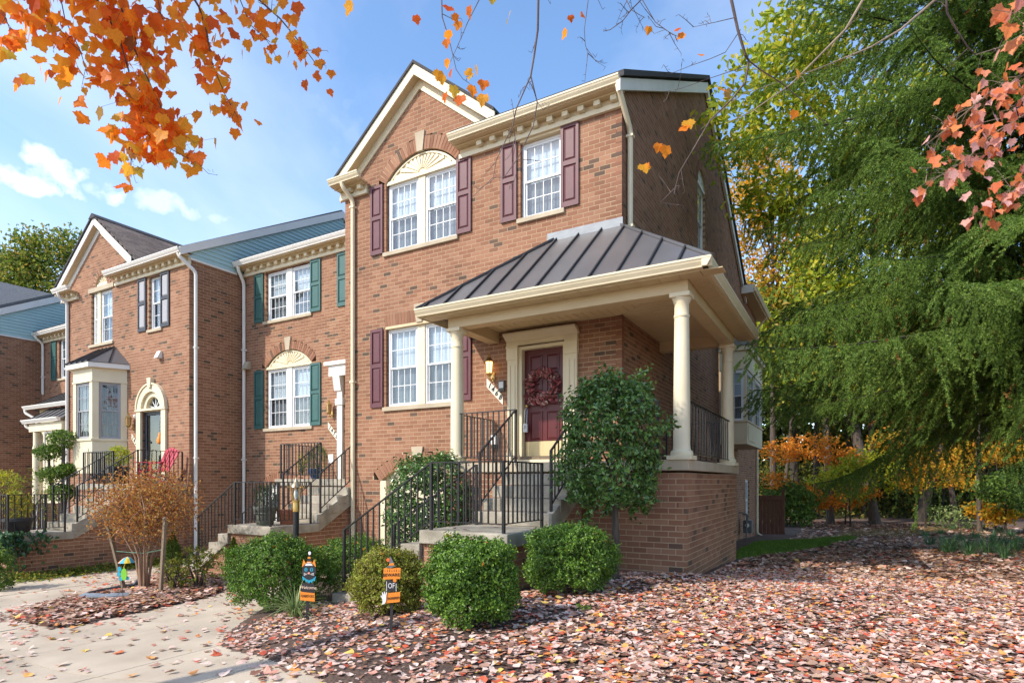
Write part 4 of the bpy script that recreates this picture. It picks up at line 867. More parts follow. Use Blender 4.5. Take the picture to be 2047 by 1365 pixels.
# ---------------------------------------------------------------- entrance steps
def stoop(label, x0, x1, ys, fl, zl, nr, gr, ld=1.22, nf=4, porch=None):
    """steps from a porch slab (front edge ys) down to a landing, then a side flight down to the left"""
    h = House(((x0 + x1) / 2, ys - 1.5, zl - 1), label, 'front_steps', 'steps'); r = (fl - zl) / nr; T = .28; y1 = ys - (nr - 1) * T; R = h.root
    for k in range(1, nr):
        y = y1 + (k - 1) * T; z = zl + k * r
        MB().box(x0, x1, y, y + T + (.03 if k < nr - 1 else -.004), z - r + .002 * k, z).bevel('step', CONC, R, .012)
    yl = y1 - ld + .012
    MB().box(x0 - .02, x1, yl, y1 + .03, zl - .17, zl - .0).bevel('landing', CONC, R, .014)
    xs_ = x1 - .012                                            # side stringer with its raked underside
    MB().prism([(xs_ - .10, y1 + .032, zl - .171), (xs_ - .10, y1 + .032, zl + r * .9), (xs_ - .10, ys - .006, fl - r * 1.02), (xs_ - .10, ys - .006, fl - r - .30)], (.10, 0, 0)).build('stringer', CONC, R)
    fr = Fr((x1 - .06, 0, 0), (0, 1, 0), (1, 0, 0)); sl_ = (fl - r - .30 - zl + .17) / (ys - y1)
    def reg(z): return (yl + .06, ys + .02) if z < zl - .18 else (y1 + (z - zl + .19) / sl_, ys + .02)
    h.wall(fr, yl + .06, ys + .02, gr - .15, fl - r - .3, None, reg)
    ff = Fr((0, yl + .06, 0), (1, 0, 0), (0, -1, 0)); TF = .31; rf = .19
    xf = x0 - .02
    for k in range(nf):
        z = zl - (k + 1) * rf; xa = xf - (k + 1) * TF
        MB().box(xa, xf - k * TF + .002, yl + .002, y1, z - .20, z).bevel('step', CONC, R, .012)
    MB().prism([(xf, yl + .004, zl - .172), (xf, yl + .004, zl - .36), (xf - nf * TF, yl + .004, zl - .36 - nf * rf), (xf - nf * TF, yl + .004, zl - .15 - nf * rf), (xf - TF * .9, yl + .004, zl - .15 - rf)], (0, .10, 0)).build('stringer', CONC, R)
    def regf(z): return (xf - max(0, min(nf * TF, (zl - .36 - z) / rf * TF)) if False else (xf if z > zl - .37 else xf - min(nf * TF, (zl - .37 - z) * TF / rf * 1.0)), x1 - .06)
    def regf2(z):
        if z > zl - .18: return (0, 0)
        d = zl - .37 - z                                       # below the raked underside
        return (xf - max(0, min(nf * TF, d * TF / rf)) if d > 0 else xf + .02, x1 - .06)
    # brick stands under the landing and under the raked flight
    def regf3(z):
        if z > zl - .18: return (0, 0)
        lim = zl - .37
        if z > lim: return (xf + .02, x1 - .06)
        return (xf - min(nf * TF, nf * TF), x1 - .06) if z < zl - .37 - nf * rf else (xf - (lim - z) / rf * TF, x1 - .06)
    h.wall(ff, xf - nf * TF, x1 - .06, gr - .15, zl - .17, None, regf3)
    if porch:
        px0, px1, yb = porch
        MB().box(px0, px1, ys, yb - .004, fl - .16, fl).bevel('porch_slab', CONC, R, .014)
        fp = Fr((0, ys + .07, 0), (1, 0, 0), (0, -1, 0)); h.wall(fp, px0 + .05, px1 - .02, gr - .1, fl - .16)
        h.wall(Fr((px1 - .02, 0, 0), (0, 1, 0), (1, 0, 0)), ys + .07, yb, gr - .1, fl - .16)
    h.hid = lambda C, u, v: u < 0
    h.finish(MORT, singles=120)
    return dict(y1=y1, yl=yl, r=r, T=T, TF=TF, rf=rf, xf=xf)
def railing(label, runs, h=.86, gap=.112, group='black iron railings'):
    """runs: list of polylines of base points; each is posts + top and bottom rails + balusters"""
    p0 = runs[0][0]; R = thing('iron_railing', p0, label, 'railing', group); bal = MB().box(-.0085, .0085, -.0085, .0085, 0, h - .11).mesh('baluster', IRON)
    pst = MB().box(-.017, .017, -.017, .017, 0, h + .0).mesh('post', IRON)
    for pts in runs:
        pts = [Vector(p) for p in pts]
        for i, p in enumerate(pts):
            M = Matrix.Translation(p - Vector((0, 0, .0))); inst('post', pst, R, M)
        for a, b in zip(pts[:-1], pts[1:]):
            MB().bar(a + Vector((0, 0, h - .005)), b + Vector((0, 0, h - .005)), .032, .016).build('top_rail', IRON, R)
            MB().bar(a + Vector((0, 0, .11)), b + Vector((0, 0, .11)), .024, .012).build('bottom_rail', IRON, R)
            n = max(2, int(round((b - a).xy.length / gap)))
            for k in range(1, n): inst('baluster', bal, R, Matrix.Translation(a.lerp(b, k / n) + Vector((0, 0, .11))))
    return R
S1 = stoop('stained concrete steps and landing leading up to the maroon door', SX0, SX1, PY, FL, .74, 5, -.35, 1.2, 5)
S2 = stoop('concrete steps and landing with two flower pots before the teal shuttered house', -10.86, -9.58, 9.79, 1.42, .49, 5, -.6, 1.18, 4, (-12.35, -9.9, 11.2))
S3 = stoop('ivy edged concrete steps and brick wall before the gabled house', -16.7, -15.42, 8.17, 1.30, .22, 6, -.85, 1.25, 2, (-18.4, -15.6, 9.58))
def flight(S, x0, x1, zl, y, n, e=.04):
    return [(S['xf'] - (n - .55) * S['TF'], y, zl - (n - .45) * S['rf'] - .05), (x0 + .12, y, zl)]
def stair_rails(S, x0, x1, zl, fl, ys, lab, nf, rest_left=None, rest_right=None):
    yl = S['yl']; yf = yl + .07
    railing(lab[0], [flight(S, x0, x1, zl, yf, nf) + [(x1 - .09, yf, zl), (x1 - .09, S['y1'] - .12, zl)]])
    railing(lab[1], [flight(S, x0, x1, zl, S['y1'] - .07, nf)])
    lo = (S['y1'] + .12, zl + S['r']); hi = (ys + .06, fl)
    railing(lab[2], [[(x0 + .06, lo[0], lo[1]), (x0 + .06, hi[0], hi[1])] + (rest_left or [])])
    railing(lab[3], [[(x1 - .07, lo[0], lo[1]), (x1 - .07, hi[0], hi[1])] + (rest_right or [])])
stair_rails(S1, SX0, SX1, .74, FL, PY, ('black railing round the front of the landing before the maroon door', 'black railing on the house side of the short flight, in front of the left holly', 'black stair railing left of the maroon door, joining the left porch column', 'black stair railing beside the tall holly, ending at the corner column'), 5,
            [(CX0 + .02, PY + .10, FL), (CX0, A_ - .05, FL)], [(CXR - .33, PY + .12, FL)])
railing('black railing along the shaded side of the corner porch', [[(CXR + .04, CYF + .2, FL), (CXR + .04, CYR + .16, FL)]], gap=.2)
railing('black railing across the far end of the corner porch', [[(CXR - .2, CYR + .1, FL), (XR + .1, CYR + .1, FL)]])
stair_rails(S2, -10.86, -9.58, .49, 1.42, 9.79, ('black railing round the pots on the middle house landing', 'black railing behind the pots, above the middle house garage', 'black stair railing by the blue pot, left of the middle house door', 'black stair railing against the corner of the maroon shuttered house'), 4,
            [(-12.2, 9.86, 1.42), (-12.2, 11.1, 1.42)])
stair_rails(S3, -16.7, -15.42, .22, 1.30, 8.17, ('black railing above the ivy, behind the black bowl planter', 'black railing behind the yellow planter at the left edge', 'black stair railing beside the topiary, left of the far steps', 'black stair railing rising behind the rust coloured myrtle'), 2,
            [(-18.2, 8.25, 1.30), (-18.2, 9.0, 1.30)], [(-15.55, 9.4, 1.30)])
# ---------------------------------------------------------------- small things on the walls
LIT = mat('lit_amber', (1.0, .60, .20), (1.0, .66, .27), 3, .4, emit=1.5); AMB = mat('amber_glass', (.35, .22, .10), (.45, .30, .15), 6, .15)
def wall_lantern(x, Y, z, label, lit, k=1.0):
    R = thing('wall_lantern', (x, Y, z), label, 'lantern', 'brass lanterns beside the front doors')
    def P(r): return [(a * k, b * k) for a, b in r]
    MB().box(x - .035 * k, x + .035 * k, Y - .02, Y - .002, z - .10 * k, z + .06 * k).bevel('back_plate', BRASS, R, .006)
    MB().tube([(x, Y - .02, z - .04 * k), (x, Y - .07 * k, z - .10 * k), (x, Y - .13 * k, z - .07 * k), (x, Y - .13 * k, z - .01 * k)], .011 * k, 8).build('arm', BRASS, R, True)
    c = (x, Y - .13 * k, z)
    MB().lathe(c, P([(.03, -.03), (.045, 0), (.062, .012), (.062, .022)]), 6).build('base', BRASS, R)
    MB().lathe(c, P([(.05, .022), (.066, .21), (.001, .211)]), 6).build('glass', LIT if lit else AMB, R)
    b = MB()
    for i in range(6):
        t = 2 * math.pi * i / 6; b.bar((c[0] + .053 * k * math.cos(t), c[1] + .053 * k * math.sin(t), z + .022 * k), (c[0] + .069 * k * math.cos(t), c[1] + .069 * k * math.sin(t), z + .212 * k), .009 * k)
    b.build('cage', BRASS, R)
    MB().lathe(c, P([(.08, .212), (.075, .225), (.03, .285), (.022, .30), (.03, .315), (.012, .335), (.004, .375)]), 6).build('cap', BRASS, R)
wall_lantern(-5.93, A_, 3.38, 'lit amber lantern left of the maroon door', True, 1.12)
wall_lantern(-11.84, B_, 3.15, 'unlit brass lantern beside the middle house door', False, 1.0)
wall_lantern(-18.26, C_, 2.98, 'brass lantern left of the arched door', False, 1.1)
PLQ = mat('ivory_plaque', (.74, .68, .54), (.70, .64, .50), 4, .5); INK = mat('black_ink', (.012, .012, .012), None, 5, .6)
def plaque(x0, z0, x1, z1, hh, Y, txt, label):
    R = thing('number_plaque', ((x0 + x1) / 2, Y, (z0 + z1) / 2), label, 'number plaque', 'slanted house number plaques')
    MB().prism([(x0, Y - .018, z0), (x0, Y - .018, z0 - hh), (x1, Y - .018, z1 - hh), (x1, Y - .018, z1)], (0, .015, 0)).build('board', PLQ, R)
    n = len(txt)
    for i, c in enumerate(txt):
        t = (i + .5 + (.12 if i == 0 else 0)) / n * .92 + .04
        M = Matrix.Translation((x0 + (x1 - x0) * t, Y - .021, z0 + (z1 - z0) * t - hh / 2)) @ Matrix.Rotation(math.radians(14), 4, 'Y') @ RX90
        text_obj(c, hh * .80, INK, M, R, .002, .15, 'numeral', .004)
plaque(-6.07, 3.34, -5.71, 2.98, .17, A_, '1468', 'slanted ivory plaque reading 1468 beside the maroon door')
plaque(-11.99, 2.93, -11.62, 2.56, .17, B_, '1470', 'slanted ivory plaque reading 1470 on the middle house')
plaque(-18.33, 2.78, -17.97, 2.42, .17, C_, '1472', 'slanted ivory plaque reading 1472 left of the arched door')
bx_ = thing('doorbell_box', (-5.72, A_, 3.16), 'small grey box on the brick beside the 1468 plaque', 'box')
MB().box(-5.79, -5.66, A_ - .05, A_ - .002, 3.06, 3.27).bevel('housing', mat('bronze_grey', (.10, .085, .07), (.08, .07, .06), 6, .5), bx_, .008); MB().box(-5.775, -5.675, A_ - .062, A_ - .051, 3.12, 3.24).bevel('cover', mat('pale_grey', (.62, .6, .56), None, 6, .4), bx_, .005)
ob = thing('outlet_cover', (-5.88, A_, 2.14), 'white outdoor socket cover low on the brick behind the porch railing', 'outlet')
MB().box(-5.95, -5.82, A_ - .07, A_ - .002, 2.06, 2.24).bevel('cover', WHITE, ob, .012); MB().box(-5.94, -5.83, A_ - .06, A_ - .003, 1.99, 2.05).build('plug', INK, ob)
lb = thing('lock_box', (DX0 + .06, DY, 2.4), 'grey key lock box hanging from the maroon door handle', 'lock box')
MB().box(DX0 + .02, DX0 + .10, DY - .10, DY - .05, 2.27, 2.43).bevel('body', mat('lockbox_grey', (.52, .53, .55), None, 6, .4), lb, .01)
MB().tube([(DX0 + .04, DY - .075, 2.43), (DX0 + .045, DY - .075, 2.68), (DX0 + .075, DY - .07, 2.74), (DX0 + .09, DY - .075, 2.68), (DX0 + .08, DY - .075, 2.43)], .007, 6).build('shackle', mat('steel', (.5, .5, .5), None, 5, .3, metallic=.8), lb, True)
for dz in (2.35, 2.375): MB().box(DX0 + .045, DX0 + .075, DY - .104, DY - .101, dz, dz + .012).build('button', INK, lb)
# wreath of dried red leaves
def leafm(n, pos, nrm, tang, L, W, fold=.25, curl=.15):
    """arrays of folded leaves -> verts (n*6), quads"""
    pos, nrm, tang = (np.asarray(a, float) for a in (pos, nrm, tang)); nrm /= np.linalg.norm(nrm, axis=1)[:, None]
    tang = tang - nrm * (tang * nrm).sum(1)[:, None]; tang /= np.maximum(np.linalg.norm(tang, axis=1)[:, None], 1e-6); bi = np.cross(nrm, tang)
    L = np.broadcast_to(np.asarray(L, float), (n,))[:, None]; W_ = np.broadcast_to(np.asarray(W, float), (n,))[:, None]; cu = curl
    p0 = pos; tip = pos + tang * L - nrm * L * cu; f = nrm * W_ * fold
    v = np.stack([p0, pos + tang * L * .32 + bi * W_ * .5 + f, pos + tang * L * .68 + bi * W_ * .42 + f - nrm * L * cu * .4, tip, pos + tang * L * .68 - bi * W_ * .42 + f - nrm * L * cu * .4, pos + tang * L * .32 - bi * W_ * .5 + f], 1)
    b = np.arange(n)[:, None] * 6
    return v.reshape(-1, 3), np.concatenate([b + np.array([[0, 1, 2, 3]]), b + np.array([[0, 3, 4, 5]])])
def rnd_unit(n, up=0.0):
    v = RNG.normal(size=(n, 3)); v[:, 2] += up; return v / np.linalg.norm(v, axis=1)[:, None]
WRL = mat('wreath_leaf', (.9, .9, .9), (1.1, 1.1, 1.1), 30, .7, ramp=[(0, (.13, .025, .03)), (.45, (.32, .065, .07)), (.8, (.45, .20, .17)), (1, (.55, .42, .35))])
wr = thing('wreath', (-4.90, DY - .05, 3.12), 'wreath of dried red and mauve leaves on the maroon door', 'wreath')
b = MB(); wc = Vector((-4.90, DY - .06, 3.10))
b.tube([wc + Vector((.25 * math.cos(t), 0, .25 * math.sin(t))) for t in np.linspace(0, 2 * math.pi, 25)], .04, 8); b.build('ring', mat('vine_brown', (.09, .05, .035), (.05, .03, .02), 30, .9, .6, 60), wr, True)
n = 330; th = RNG.uniform(0, 2 * math.pi, n); rr = .25 + RNG.normal(0, .055, n)
P = np.stack([wc.x + rr * np.cos(th), wc.y - RNG.uniform(.0, .07, n), wc.z + rr * np.sin(th)], 1); nn = rnd_unit(n); nn[:, 1] -= .9
tg = np.stack([np.cos(th) * RNG.normal(.6, .5, n) - np.sin(th) * .9, RNG.normal(-.2, .3, n), np.sin(th) * RNG.normal(.6, .5, n) + np.cos(th) * .9], 1)
V, F = leafm(n, P, nn, tg, RNG.uniform(.05, .12, n), RNG.uniform(.03, .055, n))
o = inst('leaves', npmesh('leaves', V, [F], WRL), wr); o['kind'] = 'stuff'
orn = thing('door_ornament', (-17.0, C_ + .05, 2.6), 'orange pumpkin ornament hanging on the arched door', 'ornament')
ORG = mat('orange_paint', (.85, .27, .03), (.80, .24, .025), 4, .45)
MB().lathe((-16.98, C_ + .04, 2.42), [(.02, 0), (.075, .03), (.085, .10), (.07, .17), (.04, .24), (.045, .29), (.02, .33)], 14).build('body', ORG, orn, True); MB().bar((-16.98, C_ + .04, 2.74), (-16.98, C_ + .04, 3.1), .008).build('cord', INK, orn)
sc_ = thing('security_camera', (-18.05, C_, 3.3), 'small white dome camera beside the arched door surround', 'camera')
MB().lathe((-18.06, C_ - .06, 3.24), [(.01, -.05), (.045, -.02), (.055, .02), (.05, .06), (.03, .07)], 14).build('dome', WHITE, sc_, True)
# gas meter
gm = thing('gas_meter', (XR + .2, 22.0, -.5), 'grey gas meter with pipes low on the shaded side wall', 'meter'); GPI = mat('meter_grey', (.16, .16, .165), (.11, .11, .115), 10, .5)
MB().box(XR + .12, XR + .42, 21.85, 22.15, -.42, .02).bevel('body', GPI, gm, .04); MB().tube([(XR + .25, 21.8, -.75), (XR + .25, 21.8, .25), (XR + .02, 21.8, .3)], .025, 8).build('pipe', GPI, gm, True)
MB().tube([(XR + .27, 21.95, .02), (XR + .27, 21.95, .2), (XR + .27, 22.2, .2), (XR + .05, 22.25, .2)], .022, 8).build('pipe', GPI, gm, True); inst('dial', MB().lathe((0, 0, 0), [(.07, 0), (.07, .02)], 14).mesh('dial', WHITE), gm, Matrix.Translation((XR + .27, 21.85, -.15)) @ RX90)
# back garden fence
fe = thing('board_fence', (-2.6, 26.6, -.8), 'red brown board fence at the back corner of the house', 'fence')
for i in range(6): MB().box(XR + .06 + i * .15, XR + .20 + i * .15, 26.45, 26.47, -.95, .78).build('board', FENCEW, fe)
MB().box(XR + .93, XR + 1.05, 26.42, 26.54, -.95, .98).build('post', FENCEW, fe); MB().box(XR + .90, XR + 1.08, 26.39, 26.57, .98, 1.03).build('post_cap', FENCEW, fe); MB().box(XR + .04, XR + .94, 26.40, 26.449, .62, .80).build('top_rail', FENCEW, fe)
# lamp post
lp = survey(592, 1000, 9.0); lx, ly = lp.x, lp.y; lgz = fz(lx, ly)
L_ = thing('lamp_post', (lx, ly, lgz), 'short black lamp post with brass and clear glass lantern behind the big boxwood', 'lamp post')
MB().tube([(lx, ly, lgz - .1), (lx, ly, .96)], .045, 14).build('post', IRON, L_, True)
MB().lathe((lx, ly, .90), [(.052, 0), (.052, .10), (.05, .11), (.05, .15), (.06, .155), (.06, .17)], 14).build('collar', BRASS, L_, True)
CG = GLASS
MB().lathe((lx, ly, 1.07), [(.05, 0), (.075, .20)], 8).build('glass', CG, L_); MB().lathe((lx, ly, 1.08), [(.012, 0), (.03, .05), (.034, .10), (.02, .15), (.005, .16)], 12).build('bulb', mat('bulb_white', (.85, .85, .82), None, 5, .2), L_, True)
b = MB()
for i in range(8):
    t = 2 * math.pi * i / 8; b.bar((lx + .052 * math.cos(t), ly + .052 * math.sin(t), 1.07), (lx + .078 * math.cos(t), ly + .078 * math.sin(t), 1.27), .006)
b.build('cage', BRASS, L_)
b = MB()
for i in range(8):
    t = 2 * math.pi * i / 8; b.tube([(lx + .078 * math.cos(t), ly + .078 * math.sin(t), 1.27), (lx + .115 * math.cos(t), ly + .115 * math.sin(t), 1.265), (lx + .12 * math.cos(t), ly + .12 * math.sin(t), 1.29)], .007, 5)
b.build('crown', BRASS, L_); MB().lathe((lx, ly, 1.27), [(.085, 0), (.075, .02), (.05, .065), (.03, .08), (.025, .10), (.012, .12), (.004, .155)], 12).build('cap', mat('aged_brass', (.36, .31, .22), (.28, .22, .14), 12, .4, metallic=.6), L_, True)
# ---------------------------------------------------------------- garden signs
def yard_sign_base(u, v, dist_top_v):
    p = gpt(u, v); p.z = fz(p.x, p.y); s = FWD[0] * p.x + FWD[1] * p.y; return p, s
CB = mat('chalk_black', (.028, .025, .027), None, 5, .6); TQ = mat('turquoise_paint', (.03, .36, .52), (.025, .31, .46), 8, .5); WP = mat('white_sign_paint', (.78, .76, .74), None, 5, .5); GRY = mat('grey_sign_paint', (.17, .17, .19), (.13, .13, .15), 9, .6)
def sign_frame(u, v):
    p, s = yard_sign_base(u, v, 0); k = s / FPX                  # metres per photo pixel at the sign
    ax = Vector((RGT[0], RGT[1], 0)); n = Vector((-FWD[0], -FWD[1], 0)); z0 = H + (963 - v) * k
    def P(a, b, d=0): return p + ax * a * k + Vector((0, 0, b * k)) + n * d
    B = Matrix((ax, n * -1, Vector((0, 0, 1)))).transposed().to_4x4()
    def T(a, b, d=0): M = B.copy(); M.translation = P(a, b, d); return M @ RX90
    return p, k, P, T, n
def flat(P, pts, d0, th, m, nm, par, n): return MB().prism([P(a, b, d0) for a, b in pts], -n * th).build(nm, m, par)
def disc(cx_, cy_, rx, ry, k=20, a0=0, a1=2 * math.pi): return [(cx_ + rx * math.cos(t), cy_ + ry * math.sin(t)) for t in np.linspace(a0, a1, k, endpoint=a1 - a0 < 6.2)]
# the black cat: base (612,1255); pixel offsets measured from there
p, k, P, T, n = sign_frame(614, 1256)
S = thing('cat_sign', p, 'Halloween yard sign with a black cat in a striped hat above two boards', 'yard sign')
flat(P, [(-3, -12), (3, -12), (3, 40), (-3, 40)], -.012, .012, CB, 'stake', S, n)
flat(P, [(-14, 40), (15, 37), (15, 57), (-14, 58)], 0, .01, ORG, 'orange_board', S, n); text_obj('SCAREDY CATS', 5.2 * k * 1.0, INK, T(.5, 48, .0035) @ Matrix.Diagonal((.72, 1.35, 1, 1)) @ Matrix.Rotation(-.06, 4, 'Z'), S, .001)
flat(P, [(-12, 57), (15, 54), (14, 73), (-11, 74)], .002, .008, CB, 'black_board', S, n); text_obj('Welcome', 8.6 * k, mat('peach_ink', (.85, .62, .48), None, 5, .5), T(1, 65, .0045) @ Matrix.Rotation(-.04, 4, 'Z'), S, .001, .35)
ru = disc(4, 84, 14, 11, 24); ru = [(a + (1.5 if i % 2 else 0) * math.cos(i), b - (1.6 if i % 2 else 0)) for i, (a, b) in enumerate(ru)]
flat(P, [(-10, 88), (-8, 79), (-4, 81), (-2, 75), (1, 78), (4, 73), (7, 77), (10, 74), (12, 79), (15, 78), (18, 88), (4, 80)], .006, .006, TQ, 'ruff', S, n)
flat(P, disc(4, 98, 14.2, 17), .010, .008, CB, 'cat_face', S, n)
for sx_ in (-1, 1):
    flat(P, [(4 + sx_ * 14, 106), (4 + sx_ * 11, 122), (4 + sx_ * 5.5, 112)], .009, .008, ORG, 'ear', S, n)
    flat(P, disc(4 + sx_ * 5.6, 101, 3.0, 4.2, 14), .0125, .002, TQ, 'eye', S, n); flat(P, disc(4 + sx_ * 5.6, 101, .8, 3.6, 10), .014, .001, CB, 'pupil', S, n)
    for q in (-2.4, 0, 2.4): flat(P, [(4 + sx_ * 2, 92), (4 + sx_ * 10, 92 + q - .5), (4 + sx_ * 10, 92 + q + .5)], .0125, .0015, WP, 'whisker', S, n)
flat(P, disc(4, 94, 2.6, 2.0, 12), .013, .002, mat('pink_paint', (.75, .35, .27), None, 5, .5), 'nose', S, n)
flat(P, [(-4, 109), (12, 109), (9, 114), (4, 116), (-1, 114)], .013, .006, WP, 'hat_brim', S, n)
for i in range(4):
    a, b_ = 113 + i * 4.6, 113 + (i + 1) * 4.6; wa, wb = 5.4 - i * 1.05, 5.4 - (i + 1) * 1.05; flat(P, [(4.5 - wa, a), (4.5 + wa, a), (4.5 + wb, b_), (4.5 - wb, b_)], .012, .006, ORG if i % 2 == 0 else CB, 'hat_stripe', S, n)
    flat(P, [(4.5 - wa, a - .1), (4.5 + wa, a - .1), (4.5 + wa, a + 1.0), (4.5 - wa, a + 1.0)], .0135, .002, CB, 'hat_band', S, n)
flat(P, disc(5.5, 134, 2.8, 3.6, 12), .013, .006, WP, 'pompom', S, n)
# the beware sign
p, k, P, T, n = sign_frame(780, 1286)
S = thing('beware_sign', p, 'Halloween yard sign of three stacked boards under a witch hat', 'yard sign')
flat(P, [(-3, -12), (3.2, -12), (5, 66), (0, 66)], -.012, .012, CB, 'stake', S, n); flat(P, [(0, 60), (4.5, 60), (4.5, 130), (0, 130)], -.012, .011, CB, 'stake', S, n)
flat(P, [(-10, 62), (19, 65), (20, 85), (-9, 82)], 0, .01, ORG, 'orange_board', S, n); text_obj('monsters', 8.0 * k, INK, T(6, 73.5, .0035) @ Matrix.Rotation(.09, 4, 'Z') @ Matrix.Diagonal((.82, 1.25, 1, 1)), S, .001, .1)
flat(P, [(-9, 86), (14, 86), (14, 108), (-9, 108)], .001, .009, CB, 'black_board', S, n); flat(P, [(-7.5, 86.5), (-6.5, 86.5), (-6.5, 106), (-7.5, 106)], .003, .001, WP, 'stripe', S, n); flat(P, [(11.5, 86.5), (12.5, 86.5), (12.5, 102), (11.5, 102)], .003, .001, WP, 'stripe', S, n)
text_obj('OF', 11 * k, WP, T(2.5, 97, .0035) @ Matrix.Diagonal((.95, 1.35, 1, 1)), S, .001)
flat(P, [(-14, 110), (20, 111), (21, 133), (-13, 132)], .003, .01, ORG, 'orange_board', S, n); text_obj('BEWARE', 8.8 * k, INK, T(2, 119, .0065) @ Matrix.Rotation(.02, 4, 'Z'), S, .001)
for i in range(7): flat(P, [(-11 + i * 4.6, 126), (-9.5 + i * 4.6, 126), (-10.4 + i * 4.6, 129 + (i % 3))], .0042, .001, INK, 'drip_mark', S, n)
flat(P, disc(9.5, 108, 3.6, 3.4, 16), .009, .006, ORG, 'pumpkin', S, n)
hand = [(-11, 61), (-8, 67), (-7.5, 78), (-6, 84), (-7.5, 85), (-10, 79), (-10.5, 86), (-12, 86), (-12.5, 79), (-15, 84.5), (-16.4, 84), (-15.4, 76), (-18, 78.5), (-19, 77.5), (-15.5, 71), (-15, 65), (-17, 60)]
flat(P, hand, .006, .006, WP, 'ghost_hand', S, n)
flat(P, [(-8, 134), (3, 133), (13, 139), (10, 137.5), (8, 139), (-1, 138), (-4, 136)], .008, .006, GRY, 'hat_brim', S, n); flat(P, [(-2, 138), (8, 139), (7, 144), (4, 150), (0, 157), (-.5, 150)], .0075, .006, GRY, 'hat_crown', S, n); flat(P, [(-2, 137.5), (8.3, 138.5), (7.6, 143), (-1.4, 142)], .0095, .003, ORG, 'hat_band', S, n); flat(P, disc(-4, 149, 3.4, 3.8, 14), .010, .005, mat('red_orange_paint', (.75, .14, .03), None, 5, .5), 'hat_pumpkin', S, n)
# turtle spinner under a parasol
p, k, P, T, n = sign_frame(246, 1204)
S = thing('turtle_spinner', p, 'green and blue turtle garden spinner under a rainbow parasol', 'garden spinner')
MB().tube([P(0, -10), P(-1, 40)], .004, 6).build('stake', CB, S); LIME = mat('lime_paint', (.22, .58, .05), (.18, .5, .04), 8, .5)
e = [P(4 + 6 * math.cos(t), 50 + 12 * math.sin(t), .03) for t in np.linspace(0, 2 * math.pi, 20, endpoint=False)]; MB().prism(e, -n * .012).build('shell', LIME, S)
for cx_, cy_, rx, ry in ((-6, 60, 4, 5), (-7, 50, 4, 5), (-3, 41, 4, 4.5), (10, 42, 3.5, 4)): flat(P, disc(cx_, cy_, rx, ry, 12), .018, .01, TQ, 'flipper', S, n)
MB().tube([P(0, 40), P(2, 66), P(8, 80)], .006, 6).build('handle', mat('yellow_paint', (.8, .55, .05), None, 5, .5), S)
cols = [TQ, mat('yellow_paint', (.8, .55, .05)), mat('red_paint', (.6, .05, .04), None, 5, .5), LIME, WP, ORG]
c = P(7, 78); ap = P(9, 85, .0)
for i in range(8):
    t0, t1 = 2 * math.pi * i / 8, 2 * math.pi * (i + 1) / 8; r = 15 * k
    q = [c + Vector((r * math.cos(t), r * math.sin(t), -5 * k)) for t in (t0, (t0 + t1) / 2, t1)]
    MB().add([tuple(ap), *[tuple(x) for x in q], *[tuple(ap.lerp(x, .5) + Vector((0, 0, 2.4 * k))) for x in q]], [(0, 4, 5), (0, 5, 6), (4, 1, 2, 5), (5, 2, 3, 6)]).build('gore', cols[i % 6], S)
# ---------------------------------------------------------------- bed edging, stakes, pots, chair
er = gpt(262, 1188); b = MB(); R_ = .72
E_ = thing('bed_edging', (er.x, er.y, fz(er.x, er.y)), 'curved blue grey edging half buried in leaves round the myrtle', 'garden edging')
EDG = mat('edging_blue_grey', (.20, .23, .26), (.15, .17, .20), 8, .6)
th_ = np.linspace(math.radians(150), math.radians(330), 30); pts = [(er.x + R_ * math.cos(t), er.y + R_ * math.sin(t)) for t in th_]
for i in range(29):
    (x0, y0), (x1, y1) = pts[i], pts[i + 1]; z0 = fz(x0, y0) + .015; q0 = ((x0 - er.x) / R_, (y0 - er.y) / R_); q1 = ((x1 - er.x) / R_, (y1 - er.y) / R_); wd_ = .10
    b.prism([(x0, y0, z0), (x1, y1, z0), (x1 - q1[0] * wd_, y1 - q1[1] * wd_, z0 + .03), (x0 - q0[0] * wd_, y0 - q0[1] * wd_, z0 + .03)], (0, 0, .03))
b.build('strip', EDG, E_)
x0, y0 = pts[0]; MB().tube([(x0, y0, fz(x0, y0) + .03), (x0 + .04, y0 + .03, fz(x0, y0) + .06), (x0 + .09, y0 + .06, fz(x0, y0) + .15), (x0 + .09, y0 + .06, fz(x0, y0) + .2)], [.04, .045, .03, .02], 8).build('end_peg', mat('dark_peg', (.05, .055, .07), None, 5, .5), E_, True)
def stake(u0, v0, u1, v1, label, extra=None):
    a = gpt(u0, v0); s = FWD[0] * a.x + FWD[1] * a.y; top = survey(u1, v1, s + .1)
    R = thing('tree_stake', a, label, 'stake', 'wooden stakes tying the myrtle'); MB().bar(a - Vector((0, 0, .1)), top, .062, .045).build('stake', WOOD, R); return R, a, top
stA, a1, t1 = stake(252, 1182, 217, 1052, 'thin leaning stake tied to the left of the rust coloured myrtle')
stB, a2, t2 = stake(320, 1190, 330, 1042, 'thick upright stake on the right of the rust coloured myrtle')
MB().lathe(t2 - Vector((0, 0, .01)), [(.02, 0), (.04, .03), (.04, .07), (.015, .09)], 10).build('knob', WOOD, stB, True)
wz = survey(228, 1096, 9.0); my = gpt(288, 1182); fA = a1.lerp(t1, .62); fB = a2.lerp(t2, .62)
MB().tube([fA, fA.lerp(Vector((my.x, my.y, fA.z - .03)), .5), Vector((my.x, my.y, fA.z - .02)), fB], .007, 6).build('tie', mat('green_hose', (.10, .22, .15), None, 5, .5), stA, True)
